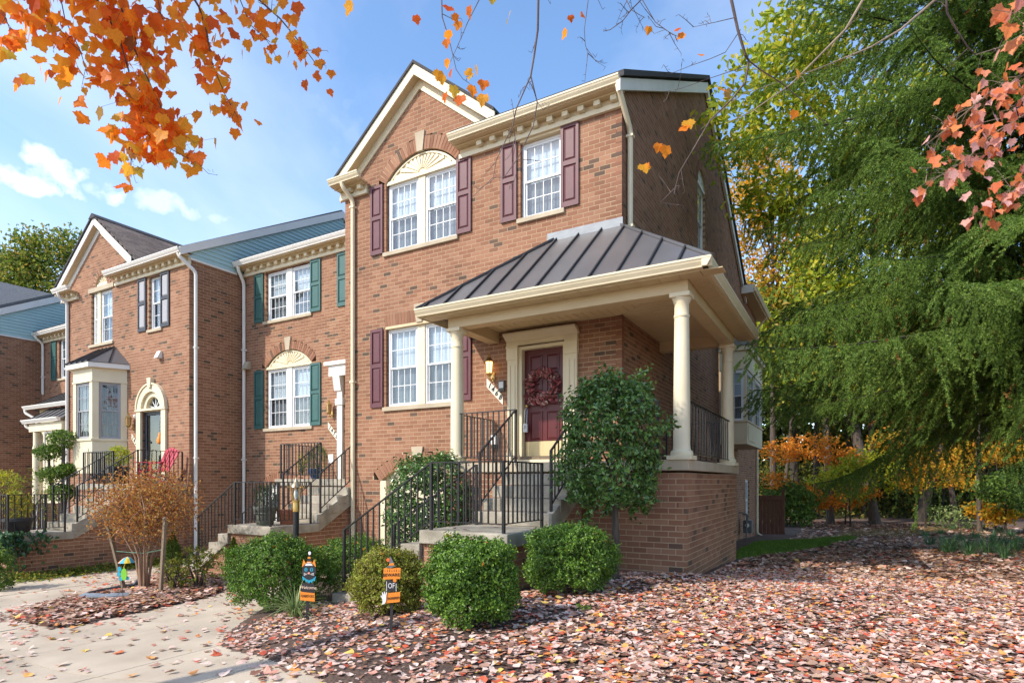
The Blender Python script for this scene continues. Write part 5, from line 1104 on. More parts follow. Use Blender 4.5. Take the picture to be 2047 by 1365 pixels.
def pot(p, prof, m, label, nm='flower_pot', group=None):
    R = thing(nm, p, label, 'planter', group); MB().lathe(p, prof, 22).build('pot', m, R, True); MB().lathe(p, [(prof[-1][0] * .86, prof[-1][1] - .02), (prof[-1][0] * .8, prof[-1][1] - .018)], 18).build('soil', MULCH, R); return R
TERRA = mat('terracotta', (.36, .13, .065), (.30, .10, .05), 6, .8, .2, 40); GPOT = mat('sage_pot', (.14, .15, .115), (.10, .11, .085), 5, .7, .2, 40); BLP = mat('black_planter', (.02, .021, .024), (.03, .03, .032), 6, .55); BLU = mat('blue_glaze', (.02, .05, .12), (.03, .07, .16), 5, .3)
yl2 = S2['yl']; zp2 = .49
pot_g = pot(Vector((-10.12, yl2 + .30, zp2)), [(.15, 0), (.16, .02), (.19, .22), (.215, .24), (.205, .26), (.215, .28), (.235, .33), (.24, .36), (.225, .37)], GPOT, 'sage green ribbed pot at the corner of the middle landing')
pot_t = pot(Vector((-9.92, yl2 + .68, zp2)), [(.14, 0), (.17, .20), (.20, .21), (.21, .29), (.195, .30)], TERRA, 'terracotta pot behind the sage green one')
pot_b = pot(Vector((-11.15, 10.02, 1.42)), [(.11, 0), (.16, .16), (.165, .24), (.15, .25)], BLU, 'blue glazed pot at the top of the middle steps')
pot_k = pot(Vector((-15.72, S3['yl'] + .32, .22)), [(.16, 0), (.21, .05), (.25, .26), (.27, .28), (.27, .34), (.25, .35)], BLP, 'black bowl planter with yellow flowers above the ivy')
pot_s = pot(Vector((-17.0, 8.55, 1.30)), [(.17, 0), (.19, .04), (.24, .40), (.26, .42), (.26, .46), (.24, .47)], BLP, 'black planter with a lime green bush below the bay window')
# red slatted garden chair
RC = mat('red_plastic', (.52, .045, .07), (.46, .04, .06), 5, .4)
ch = thing('garden_chair', (-15.85, 8.95, 1.3), 'red slatted garden chair on the gabled house porch', 'chair')
co = Vector((-15.95, 8.92, 1.30)); ca = math.radians(-58)
def cl(x, y, z): return co + Vector((x * math.cos(ca) - y * math.sin(ca), x * math.sin(ca) + y * math.cos(ca), z))
for i in range(5): x = -.22 + i * .11; MB().bar(cl(x, .18, .32), cl(x * 1.25, .46, .96 - abs(i - 2) * .035), .095, .02, up=(0, 1, .3)).build('back_slat', RC, ch)
for i in range(5): y = -.30 + i * .105; MB().bar(cl(-.25, y, .37 - i * .012), cl(.25, y, .37 - i * .012), .095, .02).build('seat_slat', RC, ch)
for s_ in (-1, 1):
    MB().bar(cl(s_ * .31, -.34, .56), cl(s_ * .31, .36, .56), .11, .022).build('arm', RC, ch); MB().bar(cl(s_ * .27, -.28, 0), cl(s_ * .27, -.28, .55), .09, .025).build('leg', RC, ch); MB().bar(cl(s_ * .27, .45, 0), cl(s_ * .27, -.3, .36), .09, .025).build('leg', RC, ch)
# small notice and far lounge of the porch wall
# ---------------------------------------------------------------- foliage materials
def leafmat(name, ramp, transl=.3, rough=.5, spec=.35, objrand=0):
    return mat(name, (.85, .85, .85), (1.15, 1.15, 1.15), 9, rough, ramp=ramp, transl=transl, spec=spec, objrand=objrand)
BOX = leafmat('boxwood_leaf', [(0, (.05, .10, .012)), (.5, (.11, .21, .02)), (.85, (.17, .31, .03)), (1, (.27, .42, .06))], .25, .42, .5)
BOXY = leafmat('yellowing_leaf', [(0, (.16, .10, .03)), (.35, (.22, .21, .03)), (.7, (.30, .34, .04)), (1, (.44, .46, .08))], .3, .5)
HOL = leafmat('holly_leaf', [(0, (.04, .085, .018)), (.5, (.085, .175, .032)), (.85, (.13, .24, .045)), (1, (.20, .32, .07))], .12, .28, .6)
MYR = leafmat('myrtle_leaf', [(0, (.22, .08, .03)), (.3, (.42, .16, .04)), (.65, (.56, .25, .06)), (.88, (.58, .36, .09)), (1, (.20, .20, .05))], .3)
SPR = leafmat('spruce_needle', [(0, (.07, .125, .025)), (.5, (.15, .255, .042)), (.85, (.25, .37, .065)), (1, (.40, .48, .11))], .4, .5)
SPRD = leafmat('dead_needle', [(0, (.20, .09, .025)), (1, (.36, .17, .05))], .15, .7)
MAP = leafmat('maple_leaf', [(0, (.75, .12, .02)), (.2, (.94, .24, .025)), (.6, (.97, .34, .03)), (.85, (.97, .46, .04)), (.95, (.66, .46, .06)), (1, (.34, .14, .05))], .6, .5, .25, 1)
MAPS = leafmat('maple_mass', [(0, (.72, .13, .03)), (.2, (.94, .24, .025)), (.6, (.97, .34, .03)), (.9, (.97, .46, .04)), (1, (.66, .46, .06))], .6, .5, .25)
MAPP = leafmat('pink_maple_leaf', [(0, (.62, .15, .06)), (.4, (.78, .26, .08)), (.6, (.72, .30, .22)), (1, (.80, .46, .42))], .4, .5, .25, 1)
YEL = leafmat('yellow_green_leaf', [(0, (.22, .30, .025)), (.4, (.38, .46, .035)), (.75, (.56, .56, .045)), (1, (.70, .54, .06))], .55)
GOLD = leafmat('golden_leaf', [(0, (.28, .26, .03)), (.3, (.58, .40, .035)), (.7, (.80, .48, .04)), (1, (.80, .28, .03))], .55)
ORNG = leafmat('orange_understory_leaf', [(0, (.36, .20, .03)), (.4, (.75, .28, .03)), (1, (.88, .36, .04))], .55)
GRN = leafmat('green_leaf', [(0, (.06, .11, .02)), (.5, (.13, .22, .035)), (1, (.24, .34, .06))], .45)
GRNY = leafmat('fading_green_leaf', [(0, (.08, .13, .02)), (.5, (.19, .26, .035)), (.8, (.32, .34, .05)), (1, (.55, .36, .06))], .5)
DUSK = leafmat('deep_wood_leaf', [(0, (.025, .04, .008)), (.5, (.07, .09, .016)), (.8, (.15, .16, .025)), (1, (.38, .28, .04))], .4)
IVY = leafmat('ivy_leaf', [(0, (.02, .06, .025)), (.6, (.05, .12, .04)), (1, (.09, .18, .06))], .2, .4, .5)
LIT_ = [(0, (.20, .09, .06)), (.10, (.36, .20, .14)), (.22, (.50, .33, .25)), (.23, (.62, .42, .35)), (.48, (.70, .52, .44)), (.64, (.77, .60, .50)), (.65, (.64, .33, .25)), (.78, (.62, .27, .18)), (.79, (.48, .08, .045)), (.88, (.60, .13, .06)), (.90, (.72, .25, .07)), (.97, (.76, .38, .12)), (.98, (.76, .52, .12)), (1, (.78, .55, .14))]
LITM = leafmat('litter_leaf', LIT_, .12, .65, .3); LITO = leafmat('litter_leaf_single', LIT_, .12, .65, .3, 1)
LITB = leafmat('brown_litter_leaf', [(0, (.13, .06, .04)), (.4, (.32, .17, .105)), (.8, (.48, .31, .21)), (1, (.60, .43, .33))], .1, .75, .2)
GRASS = leafmat('grass_blade', [(0, (.08, .16, .02)), (.7, (.16, .28, .03)), (1, (.26, .36, .06))], .3); DRYG = leafmat('dry_grass', [(0, (.16, .13, .05)), (1, (.34, .27, .11))], .2, .8)
LIRI = leafmat('liriope_blade', [(0, (.05, .12, .04)), (.6, (.11, .22, .08)), (1, (.22, .34, .14))], .2, .45)
VARI = leafmat('pale_blade', [(0, (.16, .24, .08)), (.6, (.22, .30, .10)), (1, (.42, .44, .20))], .25, .5)
def leaves_obj(name, par, P, Nn, Tn, L, W, m, kind='stuff', fold=.25, curl=.15):
    V, F = leafm(len(P), P, Nn, Tn, L, W, fold, curl); o = inst(name, npmesh(name, V, [F], m), par)
    if kind: o['kind'] = kind
    return o
# ---------------------------------------------------------------- clipped bushes
def shrub(label, c, rx, ry, rz, n, L, W, m, cat='bush', name='bush', lumps=.10, flat_top=.0, seed=0, group=None, stem=True, low=-.75, dens=(.55, 1.03), twigs=None, base=None, tuft_=0):
    rg = np.random.default_rng(seed + 11); R = thing(name, base or (c[0], c[1], c[2] - rz), label, cat, group); D = rg.normal(size=(n, 3)); D /= np.linalg.norm(D, axis=1)[:, None]
    D[:, 2] = np.where(D[:, 2] < low, -D[:, 2] * .5, D[:, 2]); ph = rg.uniform(0, 6, 12)
    def lump(D):
        return (np.sin(5.3 * D[:, 0] + ph[0]) * np.sin(4.7 * D[:, 1] + ph[1]) + np.sin(6.1 * D[:, 2] + ph[2]) * np.sin(5.5 * D[:, 0] + ph[3]) + .6 * np.sin(11 * D[:, 0] + ph[4]) * np.sin(12 * D[:, 2] + ph[5]) + .6 * np.sin(10 * D[:, 1] + ph[6]) * np.sin(13 * D[:, 2] + ph[7])) / 2
    sq = np.abs(D) ** 2.6; k = (sq.sum(1)) ** (-1 / 2.6)                # squarish clipped outline
    r = k * (1 + lumps * lump(D)) * np.where(rg.random(n) < .72, rg.uniform(.9, dens[1], n), rg.uniform(dens[0], .95, n))
    P = D * r[:, None] * np.array([rx, ry, rz]) + np.array(c); 
    N_ = D / np.array([rx, ry, rz]) ; N_ /= np.linalg.norm(N_, axis=1)[:, None]; N_ = N_ + rg.normal(0, .55, (n, 3)); T_ = rg.normal(size=(n, 3)) + D * .6 + np.array([0, 0, .5])
    if tuft_:                                              # leaves gathered along short outward sprigs
        q = 9; k0 = n // q; C = P[:k0]; Dc = N_[:k0] * .35 + D[:k0] + rg.normal(0, .35, (k0, 3)); Dc /= np.linalg.norm(Dc, axis=1)[:, None]; tt = np.tile(np.linspace(-.8, 1, q), k0)[:, None]
        P = np.repeat(C, q, 0) + np.repeat(Dc, q, 0) * tt * tuft_ + rg.normal(0, tuft_ * .22, (k0 * q, 3)); T_ = np.repeat(Dc, q, 0) * .8 + rg.normal(0, .7, (k0 * q, 3)); N_ = np.repeat(Dc, q, 0) * .9 + rg.normal(0, .55, (k0 * q, 3)) + [0, 0, .25]; n = k0 * q
    leaves_obj('leaves', R, P, N_, T_, rg.uniform(.75, 1.25, n) * L, rg.uniform(.8, 1.2, n) * W, m)
    if stem:
        b = MB(); g0 = Vector((c[0], c[1], c[2] - rz - .04))
        for i in range(7):
            t = 2 * math.pi * i / 7; q = Vector((c[0] + rx * .55 * math.cos(t), c[1] + ry * .55 * math.sin(t), c[2] + rz * .2)); b.tube([g0 + Vector((.05 * math.cos(t), .05 * math.sin(t), 0)), g0.lerp(q, .45) + Vector((0, 0, -.03)), q], [.018, .013, .007], 6)
        b.build('stems', BARK, R, True)
    if twigs:
        b = MB(); twigs = min(twigs, max(12, n // 8))
        for i in range(twigs):
            d = Vector(D[i * 7 % len(D)]); p = Vector(c) + Vector((d.x * rx, d.y * ry, d.z * rz)) * .55; q = Vector(c) + Vector((d.x * rx, d.y * ry, d.z * rz)) * 1.0; b.tube([p, q], [.006, .003], 4)
        b.build('twigs', TWIG, R, kind='stuff')
    return R
def px_bush(u0, u1, vt, vb, label, n, L, W, m, seed, squash=1.0, **k):
    p = gpt((u0 + u1) / 2, vb); s = float(FWD @ np.array([p.x, p.y])); r = (u1 - u0) / 2 * s / FPX; s2 = s + r * .8; q = survey((u0 + u1) / 2, 963, s2); r = (u1 - u0) / 2 * s2 / FPX / 1.24
    zt = H + (963 - vt) / FPX * (s2 - r * .2); zb = fz(q.x, q.y) + .02
    return shrub(label, (q.x, q.y, (zt + zb) / 2), r, r * squash, (zt - zb) / 2, n, L, W, m, seed=seed, **{**dict(tuft_=.042, lumps=.2, twigs=30), **k})
bushes = [px_bush(455, 645, 1078, 1238, 'widest boxwood, at the paving edge behind the cat sign', 30000, .027, .017, BOX, 1),
 px_bush(630, 786, 1080, 1210, 'dark boxwood behind the two yard signs', 20000, .025, .016, BOX, 2),
 px_bush(696, 856, 1106, 1256, 'yellowing boxwood behind the beware sign', 21000, .026, .016, BOXY, 3, .95),
 px_bush(842, 1046, 1084, 1290, 'tall bright boxwood in front of the concrete landing', 30000, .026, .016, BOX, 4),
 px_bush(1042, 1238, 1056, 1216, 'boxwood against the brick porch base', 27000, .026, .016, BOX, 5)]
# holly trees
def holly(label, c, rx, ry, rz, trunk, n, seed, lumps=.16):
    R = shrub(label, c, rx, ry, rz, n, .062, .034, HOL, 'holly', 'holly_bush', lumps, seed=seed, tuft_=.085, stem=False, low=-.9, dens=(.55, 1.06), base=trunk); b = MB(); t = Vector(trunk)
    b.tube([t, t + Vector((.03, .02, .35)), Vector((c[0] + .04, c[1], c[2] - rz * .5)), Vector((c[0], c[1], c[2] + rz * .5))], [.06, .05, .04, .015], 9)
    for i in range(9):
        a = i * 2.4; z = c[2] - rz * .6 + rz * 1.2 * i / 9; b.tube([Vector((c[0] + .02, c[1], z)), Vector((c[0] + rx * .45 * math.cos(a), c[1] + ry * .45 * math.sin(a), z + .14)), Vector((c[0] + rx * .85 * math.cos(a), c[1] + ry * .85 * math.sin(a), z + .22))], [.02, .013, .005], 6)
    b.build('trunk', BARK, R, True); return R
hx, hy = -2.72, 7.35; hz = fz(hx, hy)
holly('tall clipped holly between the steps and the corner porch', (hx, hy, 1.80), .59, .54, .85, (hx + .05, hy, hz), 10000, 21, .26)
gx_, gy_ = -6.25, 8.15
holly('rounded holly behind the landing railing, by the garage', (gx_, gy_, .80), .70, .62, .95, (gx_, gy_, fz(gx_, gy_)), 10500, 23, .10)
# rust coloured crape myrtle
my0 = gpt(288, 1180); my0.z = fz(my0.x, my0.y); sM = float(FWD @ np.array([my0.x, my0.y])); kM = sM / FPX
MYT = thing('crape_myrtle', my0, 'multi-stemmed crape myrtle with rust orange leaves, tied between two stakes', 'small tree'); b = MB(); rg = np.random.default_rng(5); tips = []
for i in range(9):
    a = i * .7 + .2; d = Vector((math.cos(a), math.sin(a), 0)); sp = .22 + .10 * (i % 3)
    p1 = my0 + d * .06; p2 = my0 + d * (sp * .35) + Vector((0, 0, .55)); p3 = my0 + d * (sp * 1.0) + Vector((0, 0, 1.05)); p4 = my0 + d * (sp * 1.9) + Vector((0, 0, 1.45))
    b.tube([p1 - Vector((0, 0, .05)), p2, p3, p4], [.022, .018, .012, .006], 7)
    for j in range(6):
        st = p2.lerp(p3, .3 + .12 * j) if j < 3 else p3.lerp(p4, (j - 2) * .3); e = st + Vector((rg.normal(0, .30), rg.normal(0, .30), rg.uniform(.12, .50))); b.tube([st, st.lerp(e, .5) + Vector((0, 0, .03)), e], [.007, .005, .003], 5); tips.append(e)
b.build('stems', mat('myrtle_bark', (.34, .21, .13), (.24, .15, .10), 9, .7, .3, 30, stretch=(3, 3, .6)), MYT, True)
cM = survey(292, 1010, sM + .1); rXM, rZM = 112 * kM, 78 * kM
n = 7500; D = rnd_unit(n); rad = RNG.uniform(.35, 1.05, n) * (1 + .14 * np.sin(7 * D[:, 0] + 1) * np.sin(6 * D[:, 2] + 2)); P = D * rad[:, None] * np.array([rXM, rXM * .85, rZM]) + np.array(cM)
leaves_obj('leaves', MYT, P, rnd_unit(n, .4), rnd_unit(n), RNG.uniform(.032, .06, n), RNG.uniform(.018, .032, n), MYR)
b = MB()
for i in range(120):
    q = Vector(P[i]); c0 = Vector(cM) - Vector((0, 0, rZM * .8)); b.tube([q.lerp(c0, .5), q.lerp(c0, .2) + Vector((0, 0, .04)), q], [.005, .004, .002], 4)
b.build('twigs', TWIG, MYT)
# little conifers and loose shrubs beside the drives
def cone_shrub(u, vb, vt, wpx, label, m, n=2600, seed=0):
    p = gpt(u, vb); p.z = fz(p.x, p.y); s = float(FWD @ np.array([p.x, p.y])); h = (vb - vt) * s / FPX; r = wpx / 2 * s / FPX; rg = np.random.default_rng(seed)
    R = thing('conifer', p, label, 'conifer'); t = rg.uniform(.02, 1, n) ** .8; a = rg.uniform(0, 2 * math.pi, n); rr = r * np.sin(np.clip(t * 1.05, 0, 1) * math.pi * .88 + .35) * rg.uniform(.75, 1.05, n)
    P = np.stack([p.x + rr * np.cos(a), p.y + rr * np.sin(a), p.z + t * h], 1); N_ = np.stack([np.cos(a), np.sin(a), np.full(n, .3)], 1) + rg.normal(0, .5, (n, 3)); T_ = np.stack([np.cos(a) * .5, np.sin(a) * .5, np.full(n, 1.)], 1) + rg.normal(0, .3, (n, 3))
    leaves_obj('foliage', R, P, N_, T_, rg.uniform(.03, .06, n), rg.uniform(.012, .022, n), m); MB().tube([p - Vector((0, 0, .05)), p + Vector((0, 0, h * .7))], [.03, .008], 6).build('trunk', BARK, R); return R
cone_shrub(345, 1168, 1072, 36, 'slim dark green conifer right of the myrtle stake', GRN, seed=1); cone_shrub(467, 1165, 1078, 30, 'narrow olive green yew before the middle landing wall', GRNY, seed=2)
def loose(u0, u1, vt, vb, label, m, n, L, seed): return px_bush(u0, u1, vt, vb, label, n, L, L * .5, m, seed, cat='shrub', name='shrub', lumps=.3, dens=(.2, 1.15), twigs=60)
loose(352, 440, 1098, 1182, 'loose dull green shrub with fading leaves beside the middle steps', GRNY, 1300, .045, 31)
loose(318, 372, 1122, 1186, 'sparse little shrub at the foot of the right stake', BOXY, 500, .04, 32)
loose(-60, 22, 1100, 1185, 'dark leafy shrub at the left edge below the ivy', GRN, 1800, .06, 33); loose(1150, 1180, 1215, 1240, 'small green sprout by the porch side boxwood', GRN, 120, .03, 35)
# ivy and ground cover along the far wall
rg = np.random.default_rng(3); n = 620; wx = S3['yl']; a = rg.uniform(0, 1, n); P = np.stack([np.where(a < .5, -15.40 + rg.normal(0, .03, n), -15.4 - rg.uniform(0, 1.2, n)), np.where(a < .5, wx + rg.uniform(-.05, .95, n) * rg.uniform(0, 1, n), wx - .04 + rg.normal(0, .03, n)), .26 - np.abs(rg.normal(0, .30, n))], 1)
iv = thing('ivy', (-15.5, wx, .2), 'ivy spilling over the concrete cap of the far brick wall', 'ivy'); leaves_obj('leaves', iv, P, np.stack([np.full(n, .6), np.full(n, -.6), np.full(n, .35)], 1) + rg.normal(0, .4, (n, 3)), rnd_unit(n, -.8), rg.uniform(.06, .12, n), rg.uniform(.05, .10, n), IVY)
vs = MB()
for i in range(6): y = wx + .1 + i * .12; vs.tube([(-15.38, y, .22), (-15.37, y + .05, 0), (-15.37, y - .03, -.3)], .006, 5)
vs.build('vines', TWIG, iv)
n = 2600; t = rg.uniform(0, 1, n); P = np.stack([-15.3 + np.abs(rg.normal(0, .30, n)), wx - .6 + t * 4.2, np.zeros(n)], 1); P[:, 2] = floor_z(P[:, 0], P[:, 1]) + rg.uniform(.02, .16, n) * np.exp(-((P[:, 0] + 15.3) / .5) ** 2)
gc = leaves_obj('ground_cover', None, P, rnd_unit(n, 1.2), rnd_unit(n), rg.uniform(.04, .09, n), rg.uniform(.03, .05, n), GRNY)
# topiary, potted plants
def tuft(par, c, r, n, L, W, m, rz=None, nm='foliage', up=.3):
    D = rnd_unit(n, up); P = D * (RNG.uniform(.3, 1.05, n) ** .6)[:, None] * np.array([r, r, rz or r]) + np.array(c); return leaves_obj(nm, par, P, D + RNG.normal(0, .6, (n, 3)), D + RNG.normal(0, .5, (n, 3)) + [0, 0, .4], RNG.uniform(.7, 1.3, n) * L, RNG.uniform(.8, 1.2, n) * W, m)
tp = survey(118, 1010, 17.6); tp.z = -.75
TPO = thing('topiary', tp, 'clipped pom-pom topiary behind the far stair railing', 'topiary'); b = MB(); k_ = 17.6 / FPX
for (u, v, r) in ((128, 878, 30), (98, 905, 27), (105, 950, 26), (125, 985, 28), (135, 940, 20)):
    q = survey(u, v, 17.6); tuft(TPO, q, r * k_, 900, .075, .04, GRN, r * k_ * .62); b.tube([Vector((tp.x + (u - 118) * k_ * .3, tp.y, tp.z)), Vector((q.x, q.y, q.z - .4)), q], [.05, .04, .03], 6)
b.build('trunk', BARK, TPO, True)
def pot_plant(label, c, r, n, L, W, m, rz=None, stems=0):
    R = thing('potted_plant', c, label, 'plant'); tuft(R, (c[0], c[1], c[2] + (rz or r) * .8), r, n, L, W, m, rz); b = MB()
    for i in range(6): a = i; b.tube([Vector(c) - Vector((0, 0, .05)), Vector(c) + Vector((r * .5 * math.cos(a), r * .5 * math.sin(a), (rz or r) * 1.1))], [.008, .004], 4)
    b.build('stems', BARK, R); return R
pot_plant('lime green bushy plant in the black planter below the bay window', (-17.0, 8.55, 1.77), .30, 700, .06, .03, YEL, .30)
pot_plant('yellow flowering plant in the black bowl planter', (-15.72, S3['yl'] + .32, .55), .28, 600, .06, .03, leafmat('yellow_bloom', [(0, (.12, .18, .03)), (.45, (.30, .32, .04)), (1, (.66, .48, .04))]), .34)
pot_plant('feathery green plant in the blue glazed pot', (-11.12, 10.05, 1.66), .24, 420, .09, .008, GRN, .32); pot_plant('small bright sprig left of the blue pot', (-11.6, 10.0, 1.55), .14, 60, .07, .03, YEL, .28)
pot_plant('dark spiky plant in the sage green pot', (-10.12, yl2 + .30, .85), .20, 260, .12, .012, IVY, .24)
pot_plant('pale green feathery plant at the left edge above the railing', tuple(survey(8, 985, 13.6)), .32, 500, .10, .012, YEL, .28)
wl = survey(68, 1000, 13.6); pot_plant('straggly thin leaved climber on the far railing', (wl.x, wl.y, .35), .45, 260, .08, .02, GRNY, .75)
# blade plants
def blades(n, r, L, W, seed, arch=.9, spread=.5):
    rg = np.random.default_rng(seed); V = []; F = []
    for i in range(n):
        a = rg.uniform(0, 2 * math.pi); d = np.array([math.cos(a), math.sin(a), 0]); s_ = np.array([-d[1], d[0], 0]); l = L * rg.uniform(.6, 1.15); lean = rg.uniform(.15, 1) * spread; b0 = d * rg.uniform(0, r); k = len(V); m_ = 4
        for j in range(m_ + 1):
            t = j / m_; p = b0 + d * (l * lean * t * (.4 + .9 * t)) + np.array([0, 0, l * (t - arch * lean * t * t)]); w_ = W * (1 - t) ** .6 * .5
            V += [p - s_ * w_, p + s_ * w_]
        F += [(k + 2 * j, k + 2 * j + 1, k + 2 * j + 3, k + 2 * j + 2) for j in range(m_)]
    return np.array(V), np.array(F)
q = gpt(590, 1250); V, F = blades(130, .06, .55, .015, 4, .95, 1.0); sp = thing('ribbon_grass', (q.x, q.y, fz(q.x, q.y)), 'clump of pale arching ribbon grass at the cat sign', 'grass plant')
inst('blades', npmesh('blades', V, [F], VARI), sp, Matrix.Translation(sp.location))['kind'] = 'stuff'
lm = [npmesh('liriope_clump', *(lambda a: (a[0], [a[1]]))(blades(90, .10, .34, .011, 40 + i, .9, .9)), LIRI) for i in range(4)]
for i, (u, v) in enumerate([(1850, 1072), (1880, 1068), (1905, 1060), (1935, 1056), (1965, 1058), (2000, 1062), (1860, 1090), (1890, 1086), (1920, 1082), (1950, 1076), (1985, 1078), (2020, 1072), (1895, 1104), (1905, 1098), (1935, 1098), (1960, 1094), (1990, 1092), (2015, 1090), (1975, 1106), (2000, 1104), (2030, 1100), (1940, 1110), (2010, 1116), (2040, 1084), (2055, 1066)]):
    p = gpt(u, v); o = inst('liriope_clump', lm[i % 4], None, Matrix.Translation((p.x, p.y, fz(p.x, p.y) - .01)) @ Matrix.Rotation(i * 1.3, 4, 'Z') @ Matrix.Scale(random.uniform(1.2, 1.75), 4))
    setp(o, 'clump of dark strap-leaved liriope on the leafy bank at the right', 'grass plant', 'liriope clumps on the bank')
gp = [gpt(*q) for q in ((1460, 1118), (1478, 1100), (1515, 1082), (1600, 1080), (1690, 1070), (1720, 1075), (1640, 1094), (1560, 1106))]; GP = [(p.x, p.y) for p in gp]
def scatter(poly, n, rg):
    x0, x1 = min(p[0] for p in poly), max(p[0] for p in poly); y0, y1 = min(p[1] for p in poly), max(p[1] for p in poly); X = rg.uniform(x0, x1, n * 4); Y = rg.uniform(y0, y1, n * 4); k = inpoly(X, Y, poly); return X[k][:n], Y[k][:n]
rg = np.random.default_rng(8)
def grass(poly, n, L, m, nm='grass'):
    X, Y = scatter(poly, n, rg); n = len(X); P = np.stack([X, Y, floor_z(X, Y) - .01], 1); return leaves_obj(nm, None, P, np.stack([rg.normal(size=n), rg.normal(size=n), np.full(n, .1)], 1), np.stack([rg.normal(0, .4, n), rg.normal(0, .4, n), np.ones(n)], 1), rg.uniform(.6, 1.3, n) * L, .010, m)
grass(GP, 15000, .075, GRASS)
dg = [gpt(*q) for q in ((1600, 1078), (1700, 1062), (1900, 1052), (1960, 1050), (1800, 1075), (1700, 1072))]; grass([(p.x, p.y) for p in dg], 6000, .09, DRYG, 'dry_grass')
# ---------------------------------------------------------------- trees
def crown(par, blobs, n, L, W, m, clump=14, sd=.28, name='crown', seed=0, up=.5):
    rg = np.random.default_rng(seed); B_ = np.array([b[:3] for b in blobs]); Rr = np.array([b[3:6] for b in blobs]); vol = Rr.prod(1) ** .67; nc = max(1, n // clump)
    i = rg.choice(len(blobs), nc, p=vol / vol.sum()); D = rg.normal(size=(nc, 3)); D /= np.linalg.norm(D, axis=1)[:, None]; C = B_[i] + D * Rr[i] * (rg.uniform(.25, 1.0, nc) ** .5)[:, None]
    P = np.repeat(C, clump, 0) + rg.normal(0, sd, (nc * clump, 3)) * [1, 1, .6]; n = len(P)
    leaves_obj(name, par, P, rg.normal(size=(n, 3)) + [0, 0, up], rg.normal(size=(n, 3)) + [0, 0, -.5], rg.uniform(.7, 1.3, n) * L, rg.uniform(.7, 1.2, n) * W, m); return C
def tree(name, label, base, h, r0, blobs, n, L, W, m, bark=DBARK, limbs=8, seed=0, group=None, lean=(0, 0), clump=14, sd=.3, cat='tree'):
    rg = np.random.default_rng(seed + 50); base = Vector(base); R = thing(name, base, label, cat, group); top = base + Vector((lean[0], lean[1], h)); b = MB(); mid = base.lerp(top, .5) + Vector((rg.normal(0, .15), rg.normal(0, .15), 0))
    b.tube([base - Vector((0, 0, .3)), base + Vector((0, 0, .25)), mid, top], [r0 * 1.5, r0, r0 * .72, r0 * .25], 10); C = crown(R, blobs, n, L, W, m, clump, sd, seed=seed)
    for i in range(limbs):
        c = Vector(C[rg.integers(len(C))]); st = base.lerp(top, min(.95, max(.25, (c.z - base.z) / h * .75))); b.tube([st, st.lerp(c, .55) + Vector((0, 0, .1)), c], [r0 * .3, r0 * .16, r0 * .04], 6)
    b.build('trunk', bark, R, True); return R
def blob(u, v, s, ru, rv, rd=None):
    p = survey(u, v, s); k = s / FPX; return (p.x, p.y, p.z, ru * k, (rd or ru) * k, rv * k)
def gat(u, s): p = survey(u, 963, s); return (p.x, p.y, fz(p.x, p.y))
